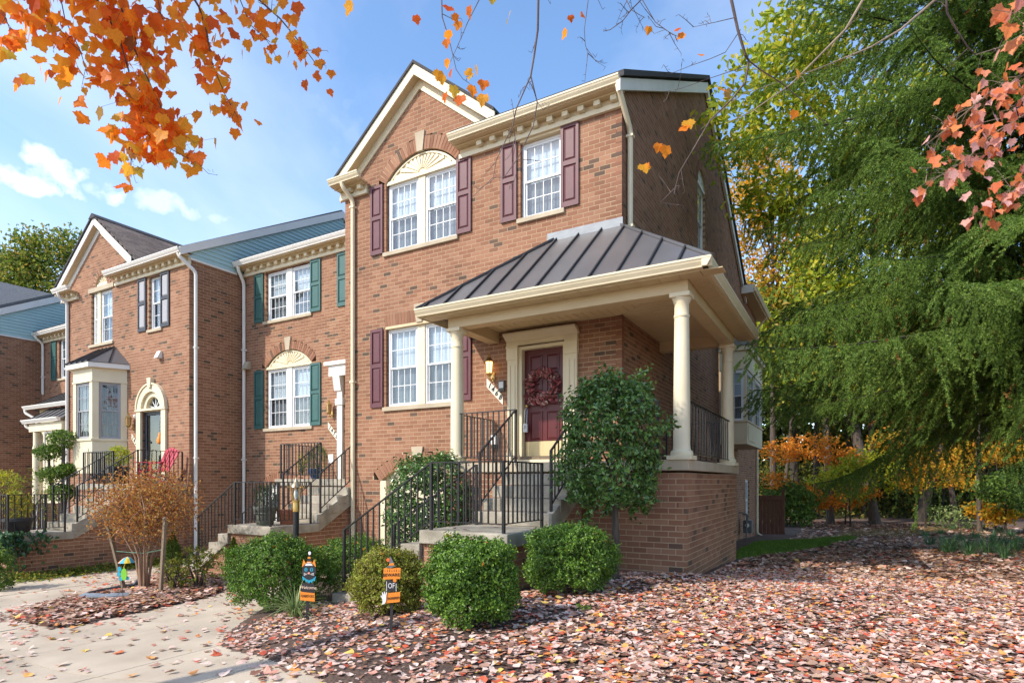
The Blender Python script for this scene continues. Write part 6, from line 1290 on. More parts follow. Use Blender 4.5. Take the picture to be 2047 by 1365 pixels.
# the weeping spruce
SPB = survey(2092, 963, 11.0); SPX, SPY = SPB.x, SPB.y
def spruce_branch(L, seed):
    rg = np.random.default_rng(seed)
    def ax(t): return np.stack([L * t, .05 * L * np.sin(3 * t + seed), L * (.10 * t - .36 * t ** 2 + .17 * t ** 4)], -1)
    A, B, dead = [], [], []
    for t in np.arange(.06, 1, .05): A.append(ax(np.array(t))); B.append(ax(np.array(min(1, t + .07)))); dead.append(0)
    t = .07
    while t < .99:
        for sg in (-1, 1):
            l = (.26 * L * (1 - t) ** .8 + .18) * rg.uniform(.55, 1.2); p0 = ax(np.array(t)); an = math.radians(rg.uniform(30, 62)); d = np.array([math.cos(an), sg * math.sin(an), 0.0]); s_ = np.array([-d[1], d[0], 0]); prev = p0; m_ = max(2, int(l / .10)); drp = rg.uniform(.45, 1.15)
            for j in range(1, m_ + 1):
                q = j / m_; p = p0 + d * l * q * (1 - .25 * q * drp) + np.array([0, 0, l * (.04 * q - drp * q * q)]) + rg.normal(0, .008, 3); A.append(prev); B.append(p); dead.append(rg.random() < .012)
                for s2 in (-1, 1):
                    if rg.random() < .62: fd = d * rg.uniform(.35, .8) + s_ * s2 * rg.uniform(.15, .55) + np.array([0, 0, -rg.uniform(.45, 1.1)]); A.append(p); B.append(p + fd / np.linalg.norm(fd) * rg.uniform(.12, .26) * (1.1 - .4 * q)); dead.append(rg.random() < (.05 if t < .4 else .006))
                prev = p
            A.append(prev); B.append(prev + (d * .6 + np.array([0, 0, -.8])) * .16); dead.append(0)
        t += .135 / L * rg.uniform(.7, 1.3)
    A = np.array(A); B = np.array(B); dead = np.array(dead, bool); ln = np.linalg.norm(B - A, axis=1); cnt = np.maximum(6, (ln * 290).astype(int)); idx = np.repeat(np.arange(len(A)), cnt); n = len(idx)
    q = rg.random(n); base = A[idx] + (B - A)[idx] * q[:, None]; dr = (B - A)[idx] / ln[idx][:, None]; rad = rg.normal(size=(n, 3)); rad -= dr * (rad * dr).sum(1)[:, None]; rad /= np.linalg.norm(rad, axis=1)[:, None]
    nd = dr * .62 + rad * .8; nd /= np.linalg.norm(nd, axis=1)[:, None]; sd_ = np.cross(nd, rg.normal(size=(n, 3))); sd_ /= np.linalg.norm(sd_, axis=1)[:, None]; Ln = rg.uniform(.024, .038, n)[:, None]; Wn = .0062
    V = np.stack([base - sd_ * Wn, base + sd_ * Wn, base + nd * Ln], 1).reshape(-1, 3); F = np.arange(3 * n).reshape(-1, 3); mi = np.where(dead[idx], 1, 0)
    b = MB(); pts = [ax(np.array(t)) for t in np.linspace(0, 1, 9)]; b.tube(pts, [.026 * L / 5 * (1 - t) + .004 for t in np.linspace(0, 1, 9)], 6)
    V2 = np.array(b.v); quads = [f for f in b.f if len(f) == 4]; F2 = np.array(quads) + len(V); V = np.vstack([V, V2]); mi = np.concatenate([mi, np.full(len(F2), 2)])
    return npmesh('branch', V, [F, F2], [SPR, SPRD, DBARK], midx=mi)
spm = [spruce_branch(6.2, 1), spruce_branch(6.2, 2), spruce_branch(4.4, 3), spruce_branch(4.4, 4), spruce_branch(3.0, 5)]; spl = [6.2, 6.2, 4.4, 4.4, 3.0]
SP = thing('spruce_tree', (SPX, SPY, fz(SPX, SPY)), 'large weeping spruce filling the right side beside the house', 'spruce')
MB().tube([(SPX + .1, SPY, -.4), (SPX, SPY, 1.5), (SPX - .15, SPY - .05, 8), (SPX - .2, SPY, 15), (SPX - .2, SPY, 22)], [.30, .24, .20, .12, .03], 12).build('trunk', BARK, SP, True)
rg = np.random.default_rng(77); z = 2.7; k = 0
while z < 16:                                        # boughs wind up the trunk, none quite level with the next
    R_ = 7.1 * (1 - (z - 2) / 30); a = k * 2.39996 + rg.normal(0, .12); L = R_ * rg.uniform(.68, 1.06)
    tip = Vector((SPX + L * math.cos(a), SPY + L * math.sin(a), 0))
    if tip.x < -1.35 and z < 6.8 and tip.y > 8.0: L *= .86
    if tip.x < -3.0: L *= .8
    i = min(range(5), key=lambda q: abs(spl[q] - L) + rg.random() * .6); s_ = L / spl[i]
    M = Matrix.Translation((SPX - .1, SPY, z)) @ Matrix.Rotation(a, 4, 'Z') @ Matrix.Rotation(rg.normal(.03, .11) - .012 * (z - 3), 4, 'Y') @ Matrix.Rotation(rg.normal(0, .25), 4, 'X') @ Matrix.Diagonal((s_, max(.85, s_), max(.85, s_), 1))
    inst('branch', spm[i], SP, M)
    z += .064 + .006 * (z - 2.7) * .3; k += 1
# yellow green hickory between the gable and the spruce, and others behind
tree('hickory_tree', 'yellow green tree leaning between the gable wall and the spruce', gat(1958, 25), 11, .10, [blob(1500, 170, 14, 62, 70), blob(1580, 90, 14.5, 75, 90), blob(1560, 260, 14, 80, 60), blob(1630, 180, 15, 70, 120), blob(1470, 300, 14, 45, 55), blob(1540, 400, 14.5, 60, 60), blob(1435, 232, 13.4, 22, 26), blob(1660, 330, 16, 70, 70), blob(1620, 430, 16, 60, 50), blob(1720, 260, 16, 70, 80), blob(1700, 60, 16, 90, 60)], 5600, .19, .09, YEL, BARK, 9, 1, clump=9, sd=.22)
tree('tulip_tree', 'bright yellow green tree glimpsed behind the spruce trunk', gat(2085, 22), 13, .14, [blob(1960, 120, 18, 120, 130), blob(2020, 330, 18, 120, 140), blob(1900, 420, 19, 120, 110), blob(2050, 500, 19, 90, 140)], 4500, .20, .12, YEL, DBARK, 10, 2, clump=12, sd=.3)
tree('beech_tree', 'tall pale green tree behind the middle of the spruce', gat(1745, 30), 17, .16, [blob(1700, 380, 30, 90, 100), blob(1780, 250, 30, 90, 110), blob(1650, 520, 30, 70, 80), blob(1820, 430, 30, 100, 120), blob(1740, 600, 30, 90, 80)], 7000, .26, .16, YEL, DBARK, 10, 9, clump=14, sd=.4)
tree('autumn_tree', 'thin golden tree behind the gable wall', gat(1545, 33), 17, .18, [blob(1480, 430, 33, 55, 90), blob(1540, 380, 33, 60, 90), blob(1500, 580, 33, 55, 80), blob(1580, 520, 34, 60, 100), blob(1440, 330, 34, 20, 40), blob(1500, 300, 33, 40, 40)], 6500, .22, .13, GOLD, BARK, 14, 3, clump=12, sd=.38)
tree('autumn_tree', 'dense green tree behind the rear eave', gat(1590, 36), 15, .22, [blob(1540, 640, 36, 60, 90), blob(1600, 700, 36, 70, 100), blob(1650, 560, 37, 80, 130), blob(1560, 790, 35, 60, 60)], 7000, .24, .14, GRN, DBARK, 10, 4, clump=14, sd=.4)
tree('oak_tree', 'green and yellow tree above the roofs at the far left', gat(90, 40), 15, .25, [blob(95, 540, 40, 70, 80), blob(30, 570, 40, 60, 60), blob(140, 500, 41, 32, 45), blob(60, 500, 40, 36, 40), blob(10, 540, 41, 50, 30)], 9000, .24, .14, GRNY, BARK, 12, 6, clump=16, sd=.4)
tree('street_tree', 'street tree behind the viewer, mirrored in the house windows', (-8.5, -13, -.3), 8.5, .18, [(-8.5, -13, 6.5, 3.0, 3.0, 2.4)], 4200, .26, .16, GRNY, BARK, 8, 11, clump=12, sd=.35)
tree('street_tree', 'smaller street tree behind the viewer, mirrored in the lower panes', (-15.5, -15, -.5), 7, .15, [(-15.5, -15, 5.2, 2.6, 2.6, 2.2)], 3400, .26, .16, GOLD, BARK, 8, 12, clump=12, sd=.35)
# the wood behind the lawn: trunks one can tell apart
wl_ = [(1563, 33, 11, .6, BARK, 'slim grey trunk beside the back fence'), (1592, 36, 24, 0, DBARK, 'thick dark trunk behind the green thicket'), (1632, 35, 18, .2, DBARK, 'dark straight trunk left of the pale one'), (1660, 30.5, 21, -.5, BARK, 'pale tan trunk at the edge of the wood'), (1748, 30, 30, -1.6, BARK, 'stout grey trunk leaning left in the middle of the wood'), (1728, 36, 16, .5, DBARK, 'dark trunk just behind the stout leaning one'), (1840, 32, 30, 1.7, DBARK, 'heavy dark trunk leaning right under the yellow leaves'), (1856, 35, 14, .3, DBARK, 'dark trunk close right of the heavy leaning one'), (1878, 36, 12, .8, DBARK, 'thin upright trunk right of the yellow leaves'), (1912, 32, 15, -1.2, BARK, 'brown trunk bending left behind the liriope bank'), (1952, 34, 20, .7, DBARK, 'dark trunk above the right end of the bank'), (1974, 38, 14, 0, DBARK, 'dark trunk near the right edge of the wood'), (2030, 36, 16, .5, DBARK, 'dark trunk at the far right edge'), (1785, 42, 10, .2, DBARK, 'thin far trunk in the gap of the wood'), (1695, 40, 9, -.2, DBARK, 'thin far trunk right of the pale one')]
for i, (u, s, wpx, ln, bk, lab) in enumerate(wl_):
    p = gat(u, s); h = 15 + (i * 7) % 5; kk = s / FPX; c0 = (p[0] + ln * 2.2, p[1], p[2] + 10.5)
    tree('forest_tree', lab, p, h, wpx / 2 * kk * .72, [(c0[0], c0[1], c0[2], 3.0, 3.0, 3.6), (c0[0] + 1.4, c0[1] - 1, c0[2] - 3, 2.2, 2.2, 1.6)], 1700, .30, .19, [GRNY, GOLD, GRN, YEL][i % 4], bk, 7, 100 + i, 'trees of the wood behind the lawn', (ln * 2.2, 0), 10, .5)
us = [('orange leaved sapling arching beside the house corner', 1590, 29, ORNG, [(1560, 905, 45, 22), (1620, 890, 60, 24), (1680, 915, 45, 20), (1545, 960, 25, 16), (1600, 975, 40, 14)]), ('yellow green sapling spreading in front of the stout leaning trunk', 1700, 28, YEL, [(1690, 945, 50, 22), (1740, 925, 55, 26), (1650, 960, 30, 14), (1770, 960, 40, 18), (1700, 985, 40, 12)]), ('golden sapling hanging before the heavy leaning trunk', 1850, 27, GOLD, [(1810, 900, 50, 22), (1870, 925, 55, 22), (1830, 960, 42, 20), (1910, 940, 40, 16), (1780, 880, 40, 20)]), ('fresh green sapling at the right edge of the wood', 2010, 24, GRN, [(2010, 975, 50, 28), (2045, 960, 50, 36), (1975, 985, 28, 12), (2040, 1010, 40, 24)]), ('amber sapling glowing under the far right spruce boughs', 1960, 31, GOLD, [(1950, 900, 60, 22), (2010, 905, 60, 24), (1925, 965, 40, 12)]), ('low yellow shrub at the end of the liriope bank', 1990, 25, GOLD, [(1975, 1018, 28, 14), (2000, 1030, 22, 10)]), ('rusty sapling between the pale trunk and the leaning one', 1690, 30, ORNG, [(1690, 1000, 40, 12), (1640, 1000, 30, 12), (1720, 985, 30, 10)])]
for i, (lab, u, s, m, bl) in enumerate(us): tree('sapling', lab, gat(u, s), 3.2, .04, [blob(a, b, s + RNG.uniform(-.8, .8), c, d) for a, b, c, d in bl], 2100, .15, .10, m, DBARK, 9, 200 + i, None, (0, 0), 8, .16)
th = gat(1575, 29); shrub('leafy dark green thicket at the end of the board fence', (th[0], th[1], th[2] + .95), 1.1, 1.0, 1.0, 2600, .17, .11, GRN, 'shrub', 'shrub', .25, seed=61, dens=(.4, 1.1))
bs = gat(1905, 27); shrub('pale leaved weedy shrub left of the yellow one on the bank', (bs[0], bs[1], bs[2] + .5), .8, .6, .5, 380, .14, .08, VARI, 'shrub', 'shrub', .3, seed=62, dens=(.2, 1.1))
# the depth of the wood, one mass
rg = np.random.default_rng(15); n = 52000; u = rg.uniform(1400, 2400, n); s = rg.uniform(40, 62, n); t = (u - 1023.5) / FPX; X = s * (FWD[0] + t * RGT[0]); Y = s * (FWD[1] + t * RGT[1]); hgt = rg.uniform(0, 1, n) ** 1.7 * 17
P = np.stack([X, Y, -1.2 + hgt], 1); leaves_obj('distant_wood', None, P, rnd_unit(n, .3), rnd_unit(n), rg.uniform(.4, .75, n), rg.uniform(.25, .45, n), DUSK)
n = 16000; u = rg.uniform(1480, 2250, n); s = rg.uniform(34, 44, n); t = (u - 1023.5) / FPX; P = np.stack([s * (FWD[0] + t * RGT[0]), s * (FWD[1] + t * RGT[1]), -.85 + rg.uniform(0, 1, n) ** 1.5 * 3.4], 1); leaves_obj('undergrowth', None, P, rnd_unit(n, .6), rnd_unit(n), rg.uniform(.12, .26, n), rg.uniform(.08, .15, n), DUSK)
# ---------------------------------------------------------------- the maples overhead
MO = [(0, 0.02), (.12, .0), (.30, -.07), (.34, .08), (.47, .13), (.44, .25), (.58, .43), (.45, .46), (.38, .58), (.25, .56), (.21, .74), (.09, .84), (0, 1.0)]
MO = [(x, y) for x, y in MO] + [(-x, y) for x, y in MO[-2:0:-1]]
def maple_mesh(name, m, seed, n=None):
    rg = np.random.default_rng(seed); V = [(0, .30, 0)]; cu = rg.uniform(-.22, .30); fo = rg.uniform(.02, .22); tw = rg.uniform(-.15, .15)
    for x, y in MO:
        x2, y2 = x * rg.uniform(.9, 1.1), y * rg.uniform(.94, 1.06); V.append((x2, y2, -cu * y2 * y2 + fo * abs(x2) + tw * x2 * y2))
    k = len(MO); return npmesh(name, np.array(V), [np.array([(0, 1 + i, 1 + (i + 1) % k) for i in range(k)])], m)
mm = [maple_mesh('leaf', MAP, i) for i in range(7)]; mp_ = [maple_mesh('leaf', MAPP, 20 + i) for i in range(5)]
def leafM(p, size, rg, flat=0.0, droop=1.0):
    tip = Vector((rg.normal(0, .45), rg.normal(0, .45), -droop)).normalized(); nr = Vector((rg.normal(0, .85) - FWD[0] * (1 - flat), rg.normal(0, .6) - FWD[1] * (1 - flat), .35 + flat + rg.normal(0, .3)))
    nr = (nr - tip * nr.dot(tip)).normalized(); sx_ = tip.cross(nr); M = Matrix((sx_, tip, nr)).transposed().to_4x4(); M.translation = p; return M @ Matrix.Scale(size, 4)
def hang(par, lines, meshes, n, size, jit, rg, petm, flat=0.0):
    segs = []; 
    for Ln in lines:
        for a, b in zip(Ln[:-1], Ln[1:]): segs.append((Vector(a), Vector(b)))
    w_ = np.array([(b - a).length for a, b in segs]); w_ /= w_.sum(); pet = MB()
    if flat >= 0 and par.get('n_leaf', 0) + n > 290:                    # beyond the countable ones: one joined part
        k = n - max(0, 290 - par.get('n_leaf', 0)); n -= k; vv, ff, c_ = [], [], 0
        for i in range(k):
            a, b = segs[rg.choice(len(segs), p=w_)]; q = a.lerp(b, rg.random()) + Vector((rg.normal(0, jit), rg.normal(0, jit), rg.normal(0, jit * .8) - jit * .2)); M = leafM(q, size * rg.uniform(.65, 1.2), rg, flat); me = meshes[i % len(meshes)]
            vv += [tuple(M @ v_.co) for v_ in me.vertices]; ff += [[c_ + j for j in f_.vertices] for f_ in me.polygons]; c_ += len(me.vertices)
        o = inst('leaf_mass', npmesh('leaf_mass', np.array(vv), [np.array(ff)], MAPS if meshes is mm else MAPP), par); o['kind'] = 'stuff'
    par['n_leaf'] = par.get('n_leaf', 0) + n
    for i in range(n):
        a, b = segs[rg.choice(len(segs), p=w_)]; p = a.lerp(b, rg.random()); q = p + Vector((rg.normal(0, jit), rg.normal(0, jit), rg.normal(0, jit * .8) - jit * .2)); sz = size * rg.uniform(.65, 1.2); inst('leaf', meshes[i % len(meshes)], par, leafM(q, sz, rg, flat)); 
        if i % 2 == 0: pet.tube([p, p.lerp(q, .6) + Vector((0, 0, .01)), q], .0012, 3, False)
    pet.build('leaf_stalks', petm, par)['kind'] = 'stuff'
def bough(par, pts, r0, r1, m, rg, nt=0, tl=.22):
    b = MB(); k = len(pts); b.tube(pts, [r0 + (r1 - r0) * i / (k - 1) for i in range(k)], 7)
    for i in range(nt):
        j = rg.integers(0, k - 1); p = Vector(pts[j]).lerp(Vector(pts[j + 1]), rg.random()); d = Vector((rg.normal(), rg.normal(), rg.normal() * .8 - .2)).normalized() * tl * rg.uniform(.4, 1.2); mid = p + d * .5 + Vector((0, 0, rg.normal(0, .02))); e = p + d; b.tube([p, mid, e], [.0026, .002, .0012], 4)
        for q_ in (.45, .75, 1): c = p.lerp(e, q_); s2 = Vector((rg.normal(), rg.normal(), rg.normal())).normalized() * tl * .18; b.tube([c, c + s2], [.0018, .001], 3)
    return b.build('bough', m, par, True)
rg = np.random.default_rng(9); ML = Vector((-7.2, -1.6, -.3))
MT = thing('maple_tree', ML, 'red maple whose orange leaved boughs hang in at the top left', 'maple')
MB().tube([ML - Vector((0, 0, .3)), ML + Vector((0, 0, 2.5)), ML + Vector((.2, .5, 5)), ML + Vector((.4, .8, 9))], [.26, .21, .17, .06], 12).build('trunk', BARK, MT, True)
def L_(pts, s0, s1): return [survey(u, v, s0 + (s1 - s0) * i / max(1, len(pts) - 1)) for i, (u, v) in enumerate(pts)]
lines = [L_([(120, -120), (195, 0), (240, 80), (262, 160), (277, 205), (292, 262)], 5.0, 5.2), L_([(200, -90), (238, 0), (265, 90), (310, 190), (345, 260), (372, 300)], 5.1, 5.4), L_([(40, -100), (60, -10), (90, 40), (110, 65)], 4.8, 5.0), L_([(-60, -60), (0, 5), (20, 60)], 4.8, 5.0), L_([(110, -60), (130, 40), (160, 100), (175, 150)], 4.9, 5.0), L_([(340, -80), (398, 15), (412, 60), (425, 130), (450, 190), (478, 240)], 4.8, 5.2), L_([(440, -80), (480, 0), (500, 50), (540, 85)], 4.9, 5.1), L_([(480, -60), (512, -5), (560, 38), (605, 92), (640, 140)], 4.9, 5.0), L_([(300, -70), (320, 20), (330, 60)], 5, 5.1), L_([(255, 262), (262, 320), (262, 355)], 5.2, 5.2), L_([(300, 265), (345, 300), (400, 330)], 5.3, 5.3)]
for i, ln in enumerate(lines): bough(MT, ln, .010 if i in (0, 1, 5, 7) else .005, .0025, TWIG, rg, 5, .16)
top = ML + Vector((.3, .6, 6.5))
for i in (0, 1, 5, 7): bough(MT, [top, top.lerp(lines[i][0], .5) + Vector((0, 0, .7)), lines[i][0]], .05, .011, BARK, rg)
hang(MT, lines[:2], mm, 190, .125, .13, rg, TWIG); hang(MT, [lines[9], lines[10], lines[0][3:], lines[1][3:]], mm, 100, .12, .10, rg, TWIG); hang(MT, lines[2:5] + [lines[8]], mm, 110, .11, .18, rg, TWIG); hang(MT, [lines[5]], mm, 100, .108, .10, rg, TWIG)
# its crown out of view above, that shades the corner of the porch
rgc = np.random.default_rng(44); n = 6500; D = rnd_unit(n); P = np.array([-7.0, 1.0, 8.2]) + D * (RNG.uniform(.2, 1, n) ** .5)[:, None] * np.array([1.7, 1.7, .9])
leaves_obj('foliage', MT, P, rnd_unit(n, 1), rnd_unit(n), RNG.uniform(.09, .14, n), RNG.uniform(.08, .11, n), MAPS)
hang(MT, [l_[:3] for l_ in lines[:5]] + [lines[8]], mm, 240, .11, .20, rg, TWIG); hang(MT, lines[6:8], mm, 84, .10, .11, rg, TWIG)
MR = Vector((2.6, -2.2, 0)); MT2 = thing('maple_tree', MR, 'maple with bare twigs and pink orange leaves reaching in from the top right', 'maple')
MB().tube([MR - Vector((0, 0, .3)), MR + Vector((0, 0, 2.5)), MR + Vector((-.3, .5, 5)), MR + Vector((-.4, .8, 8.5))], [.24, .19, .15, .05], 12).build('trunk', BARK, MT2, True)
def L2(pts, s0, s1): return L_(pts, s0, s1)
bl = [(L2([(1455, -90), (1462, 0), (1475, 60), (1490, 110), (1497, 122), (1490, 165), (1462, 200), (1420, 240), (1385, 300), (1358, 345), (1350, 375), (1320, 405)], 4.2, 4.6), .012, .002, TWIG), (L2([(1780, -90), (1725, 0), (1690, 60), (1640, 110), (1580, 170), (1500, 225), (1455, 245)], 4.6, 4.9), .012, .003, PTWIG), (L2([(1940, -60), (1870, 0), (1800, 60), (1740, 95), (1650, 132)], 5.0, 5.2), .013, .005, PTWIG), (L2([(1900, -60), (1892, 0), (1893, 25), (1912, 60), (1935, 95), (1950, 110)], 4.5, 4.7), .010, .004, TWIG),
 (L2([(1077, -80), (1076, 0), (1075, 60), (1068, 110), (1061, 152)], 4.0, 4.1), .009, .006, TWIG), (L2([(1061, 152), (1032, 218), (1025, 252), (992, 320), (986, 355), (946, 392)], 4.1, 4.2), .005, .0015, TWIG), (L2([(1061, 152), (1074, 206), (1066, 252), (1035, 317), (1008, 354), (986, 356)], 4.1, 4.2), .005, .002, TWIG), (L2([(1027, 256), (1032, 292), (1032, 348), (1025, 370)], 4.15, 4.2), .003, .0015, TWIG),
 (L2([(880, -60), (883, 0), (884, 35), (895, 70), (904, 105), (912, 140), (925, 158), (945, 172)], 4.3, 4.4), .005, .0015, TWIG), (L2([(990, -60), (958, 0), (935, 45), (918, 85), (900, 125)], 4.35, 4.4), .004, .0015, TWIG), (L2([(1300, -60), (1282, 0), (1262, 20), (1245, 42), (1220, 60), (1206, 63)], 4.3, 4.4), .005, .002, TWIG), (L2([(1250, -40), (1252, 0), (1262, 20), (1278, 30), (1290, 36)], 4.3, 4.3), .004, .0015, TWIG), (L2([(1284, 0), (1310, 45), (1345, 70), (1362, 75)], 4.3, 4.3), .003, .0012, TWIG), (L2([(1180, -60), (1176, 0), (1168, 60), (1170, 90), (1176, 110)], 4.2, 4.2), .003, .0015, TWIG),
 (L2([(1497, 122), (1520, 140), (1560, 165), (1620, 215), (1640, 240)], 4.4, 4.6), .006, .002, TWIG), (L2([(1480, 60), (1450, 105), (1420, 118), (1380, 132), (1340, 148)], 4.3, 4.3), .003, .0015, TWIG), (L2([(1500, 130), (1440, 150), (1410, 160), (1360, 178), (1335, 182)], 4.4, 4.4), .003, .0012, TWIG), (L2([(1468, 36), (1430, 45), (1384, 55)], 4.25, 4.25), .003, .0012, TWIG),
 (L2([(2110, 100), (2047, 150), (1960, 200), (1895, 255), (1850, 290)], 3.6, 3.9), .004, .0015, PTWIG), (L2([(2120, 180), (2047, 230), (1990, 265), (1930, 320), (1850, 370)], 3.5, 3.8), .004, .0015, PTWIG), (L2([(2110, 300), (2060, 345), (2010, 385), (1975, 420)], 3.5, 3.7), .003, .0015, PTWIG), (L2([(2080, -60), (2040, 10), (2015, 60)], 3.4, 3.6), .004, .0015, PTWIG), (L2([(1950, 110), (2000, 95), (2060, 60)], 4.7, 4.6), .004, .004, PTWIG), (L2([(1650, 132), (1600, 150), (1480, 190), (1400, 260)], 5.2, 5.0), .004, .0015, PTWIG)]
for i, (ln, r0, r1, m) in enumerate(bl): bough(MT2, ln, r0, r1, m, rg, 7 if i in (0, 1, 10, 12, 13, 5) else 3, .16)
tr2 = MR + Vector((-.4, .8, 6.5))
for i in (0, 1, 2, 4, 18, 21): e = bl[i][0][0]; bough(MT2, [tr2, tr2.lerp(e, .5) + Vector((0, 0, .5)), e], .04, bl[i][1], BARK, rg)
hang(MT2, [bl[18][0], bl[19][0]], mp_, 215, .064, .08, rg, PTWIG, .1); hang(MT2, [bl[20][0]], mp_, 60, .062, .06, rg, PTWIG, .1); hang(MT2, [bl[21][0]], mp_, 22, .10, .07, rg, PTWIG)
for u, v, z_ in [(897, 22, 1), (905, 38, .9), (937, 22, 1), (917, 52, .8), (895, 70, .9), (893, 88, .8), (891, 128, .8), (878, 150, .9), (905, 146, 1), (884, 160, .8), (932, 150, .8), (950, 142, .9), (945, 158, .9), (905, 180, 1.1), (922, 200, 1.15), (945, 180, 1), (968, 170, 1), (968, 198, 1.1), (890, 195, .9), (830, 40, .8), (1019, 38, 1.1), (1166, 38, .6), (1132, 68, .9), (1140, 40, .6), (1297, 62, .7), (1355, 66, .6), (1368, 76, .8), (1400, 118, .6), (1373, 250, 1.1), (1365, 262, .9), (1318, 296, .8), (1333, 300, 1.1), (1285, 338, 1.1), (1295, 335, .8), (1440, 186, 1), (1452, 188, .9), (1592, 148, .9), (1590, 230, .8), (983, 5, .7), (700, 10, 1.3)]:
    inst('leaf', mm[(u + v) % 7], MT2, leafM(survey(u, v - 9, 4.25), .085 * z_, rg))
# ---------------------------------------------------------------- fallen leaves
def litter(X, Y, size, m, name, rg, zj=.03, outline=9):
    n = len(X); Z = floor_z(X, Y) + rg.uniform(.004, zj, n); k = outline; ang = np.linspace(0, 2 * math.pi, k, endpoint=False); rad = np.where(np.arange(k) % 2 == 0, 1.0, .70)[None] * rg.uniform(.68, 1.22, (n, k)); rot = rg.uniform(0, 6.28, n); sz = size * rg.uniform(.4, 1.45, n)
    nr = np.stack([rg.normal(0, .19, n), rg.normal(0, .19, n), np.ones(n)], 1); nr /= np.linalg.norm(nr, axis=1)[:, None]; t1 = np.stack([np.cos(rot), np.sin(rot), np.zeros(n)], 1); t1 -= nr * (t1 * nr).sum(1)[:, None]; t1 /= np.linalg.norm(t1, axis=1)[:, None]; t2 = np.cross(nr, t1)
    cu = rg.uniform(-.10, .38, n); ca_ = rad * np.cos(ang)[None]; sa_ = rad * np.sin(ang)[None]; lift = cu[:, None] * ca_ ** 2 + rg.normal(0, .12, n)[:, None] * sa_ * ca_
    ring = np.stack([X, Y, Z], 1)[:, None] + sz[:, None, None] * (ca_[..., None] * t1[:, None] + sa_[..., None] * t2[:, None] + lift[..., None] * nr[:, None]); V = np.concatenate([np.stack([X, Y, Z], 1)[:, None], ring], 1).reshape(-1, 3)
    i = np.arange(k); T = np.stack([np.zeros(k, int), 1 + i, 1 + (i + 1) % k], 1); F = (np.arange(n)[:, None, None] * (k + 1) + T[None]).reshape(-1, 3); o = inst(name, npmesh(name, V, [F], m), None); o['kind'] = 'stuff'; return o
rg = np.random.default_rng(21)
def infrustum(X, Y, mx=420):
    d = X * FWD[0] + Y * FWD[1]; l = X * RGT[0] + Y * RGT[1]; u = 1023.5 + FPX * l / np.maximum(d, .1); return (d > 2.0) & (u > -mx) & (u < 2047 + mx)
def field(x0, x1, y0, y1, dens, keep):
    n = int((x1 - x0) * (y1 - y0) * dens); X = rg.uniform(x0, x1, n); Y = rg.uniform(y0, y1, n); k = infrustum(X, Y) & keep(X, Y); return X[k], Y[k]
house = lambda X, Y: (X < -1.85) & (Y > 8.25) | (X < -3.37) & (Y > 5.95)
def near_house(X, Y): return np.clip(1.2 - np.hypot(X + 1.2, (Y - 9.6) * .6) / 3.2, 0, 1)
drifts = lambda X, Y: np.clip(.80 + .28 * np.sin(2.1 * X + 1.3 * Y) * np.sin(1.7 * Y - .9 * X) + .18 * np.sin(5.3 * X) * np.sin(4.7 * Y), .25, 1)
right = lambda X, Y: (rg.random(len(X)) < drifts(X, Y)) & ~house(X, Y) & ~paved(X, Y) & ~inpoly(X, Y, GP) & (rg.random(len(X)) < np.where(X < -2.6, .36, np.where(X < -1.4, .66, 1.0)))
X, Y = field(-6.5, 8, 1.5, 10.5, 1300, right); litter(X, Y, .029, LITM, 'leaf_litter', rg, .02, 7)
X, Y = field(-6.5, 8, 1.5, 11.5, 170, right); litter(X, Y, .03, LITB, 'leaf_litter', rg, .022)
X, Y = field(-3.3, 8, 10.5, 18, 190, lambda X, Y: ~house(X, Y) & ~inpoly(X, Y, GP)); h_ = rg.random(len(X)) < .42; litter(X[h_], Y[h_], .05, LITM, 'leaf_litter', rg); litter(X[~h_], Y[~h_], .05, LITB, 'leaf_litter', rg)
X, Y = field(-3.3, 16, 18, 36, 50, lambda X, Y: ~house(X, Y) & ~inpoly(X, Y, GP)); h_ = rg.random(len(X)) < .25; litter(X[h_], Y[h_], .08, LITM, 'leaf_litter', rg); litter(X[~h_], Y[~h_], .08, LITB, 'leaf_litter', rg)
X, Y = field(-15, -3, 1.5, 8, 260, lambda X, Y: inpoly(X, Y, ISL)); litter(X, Y, .045, LITB, 'leaf_litter', rg); X, Y = field(-15, -3, 1.5, 8, 190, lambda X, Y: inpoly(X, Y, ISL)); litter(X, Y, .045, LITM, 'leaf_litter', rg)
drift = lambda X, Y: paved(X, Y) & ~inpoly(X, Y, ISL) & (rg.random(len(X)) < np.clip(.12 + .9 * np.exp(-dpoly(X, Y, ISL) / .45) + .7 * np.exp(-dpoly(X, Y, BED) / .22) + .35 * (np.sin(1.3 * X + 2 * Y) > .55), 0, 1))
X, Y = field(-15.6, -2.3, 1.0, 8.5, 58, drift); litter(X, Y, .042, LITM, 'leaf_litter', rg, .012)
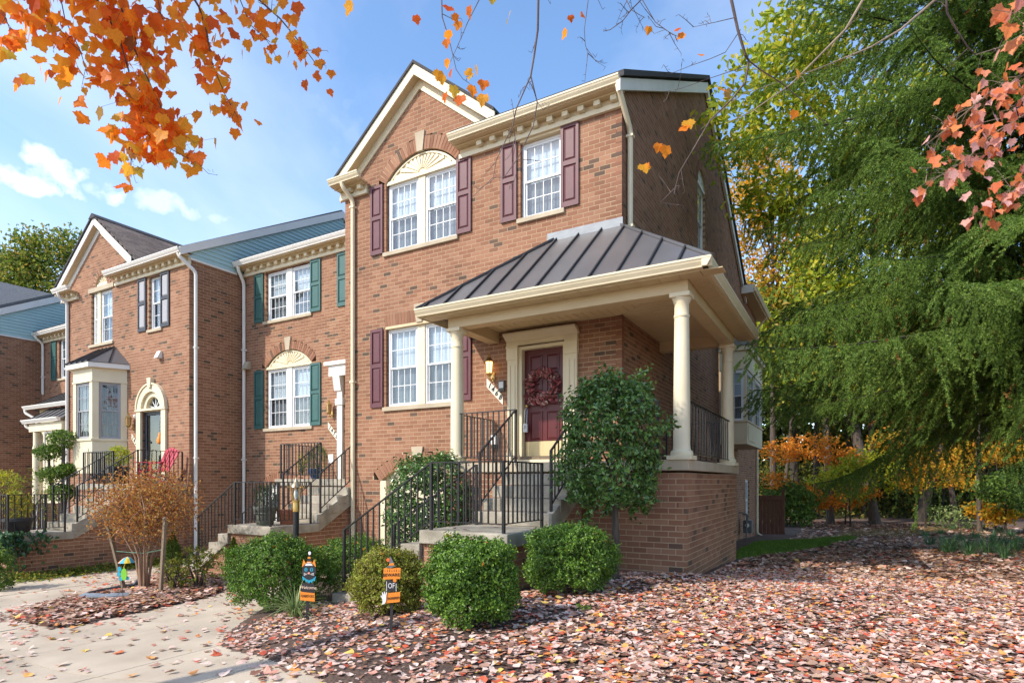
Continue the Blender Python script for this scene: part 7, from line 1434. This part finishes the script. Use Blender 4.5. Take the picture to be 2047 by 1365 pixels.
for i, (u, v) in enumerate([(60, 1270), (152, 1262), (235, 1268), (262, 1280), (330, 1262), (366, 1240), (300, 1318), (318, 1332), (262, 1350), (380, 1350), (420, 1330), (350, 1300), (205, 1278), (245, 1305), (170, 1300), (120, 1300), (415, 1262), (442, 1226), (400, 1220), (470, 1210), (452, 1340), (505, 1352), (540, 1340), (290, 1240), (95, 1258), (30, 1276), (408, 1290), (480, 1318), (560, 1358), (340, 1345)]):
    p = gpt(u, v); o = inst('fallen_leaf', maple_mesh('fallen_leaf', LITO, 300 + i), None, Matrix.Translation((p.x, p.y, gz(p.x, p.y) + .012)) @ Matrix.Rotation(i * 2.1, 4, 'Z') @ Matrix.Rotation(rg.normal(0, .2), 4, 'X') @ Matrix.Scale(.10 * rg.uniform(.7, 1.1), 4))
    setp(o, 'single fallen maple leaf lying on the pale concrete', 'leaf', 'leaves scattered on the concrete')
# leaves caught on the bushes, the boughs and the landing
XS, YS, ZS = [], [], []
for R in bushes:
    me = [c for c in R.children if c.name.startswith('leaves')][0].data; co_ = np.empty(len(me.vertices) * 3, np.float32); me.vertices.foreach_get('co', co_); co_ = co_.reshape(-1, 3)[::6]; top_ = co_[np.argsort(-co_[:, 2] - rg.normal(0, .16, len(co_)))][:len(co_) // 4]
    for p in top_[rg.choice(len(top_), 12)]: inst('fallen_leaf', mm[rg.integers(7)] if rg.random() < .5 else mp_[rg.integers(5)], None, Matrix.Translation((p[0], p[1], p[2] + .012)) @ Matrix.Rotation(rg.uniform(0, 6), 4, 'Z') @ Matrix.Rotation(rg.normal(0, .5), 4, 'X') @ Matrix.Scale(.055 * rg.uniform(.7, 1.3), 4)); XS.append(bpy.data.objects[-1] if False else None)
for o in [o for o in COL.objects if o.name.startswith('fallen_leaf') and 'label' not in o]: setp(o, 'orange or pink maple leaf caught on top of a boxwood', 'leaf', 'leaves caught on the boxwoods')
for u, v in ((985, 1052), (1012, 1050), (905, 1056), (1060, 1057), (930, 1060)):
    p = survey(u, v, 1.0) - cam.location; t_ = (.742 - H) / p.z; q = Vector(cam.location) + p * t_; o = inst('fallen_leaf', maple_mesh('fallen_leaf', LITO, 400 + u), None, Matrix.Translation((q.x, q.y, .752)) @ Matrix.Rotation(u, 4, 'Z') @ Matrix.Scale(.09, 4)); setp(o, 'dry maple leaf lying on the concrete landing before the maroon door', 'leaf', 'leaves on the landing')
bpy.context.view_layer.update()
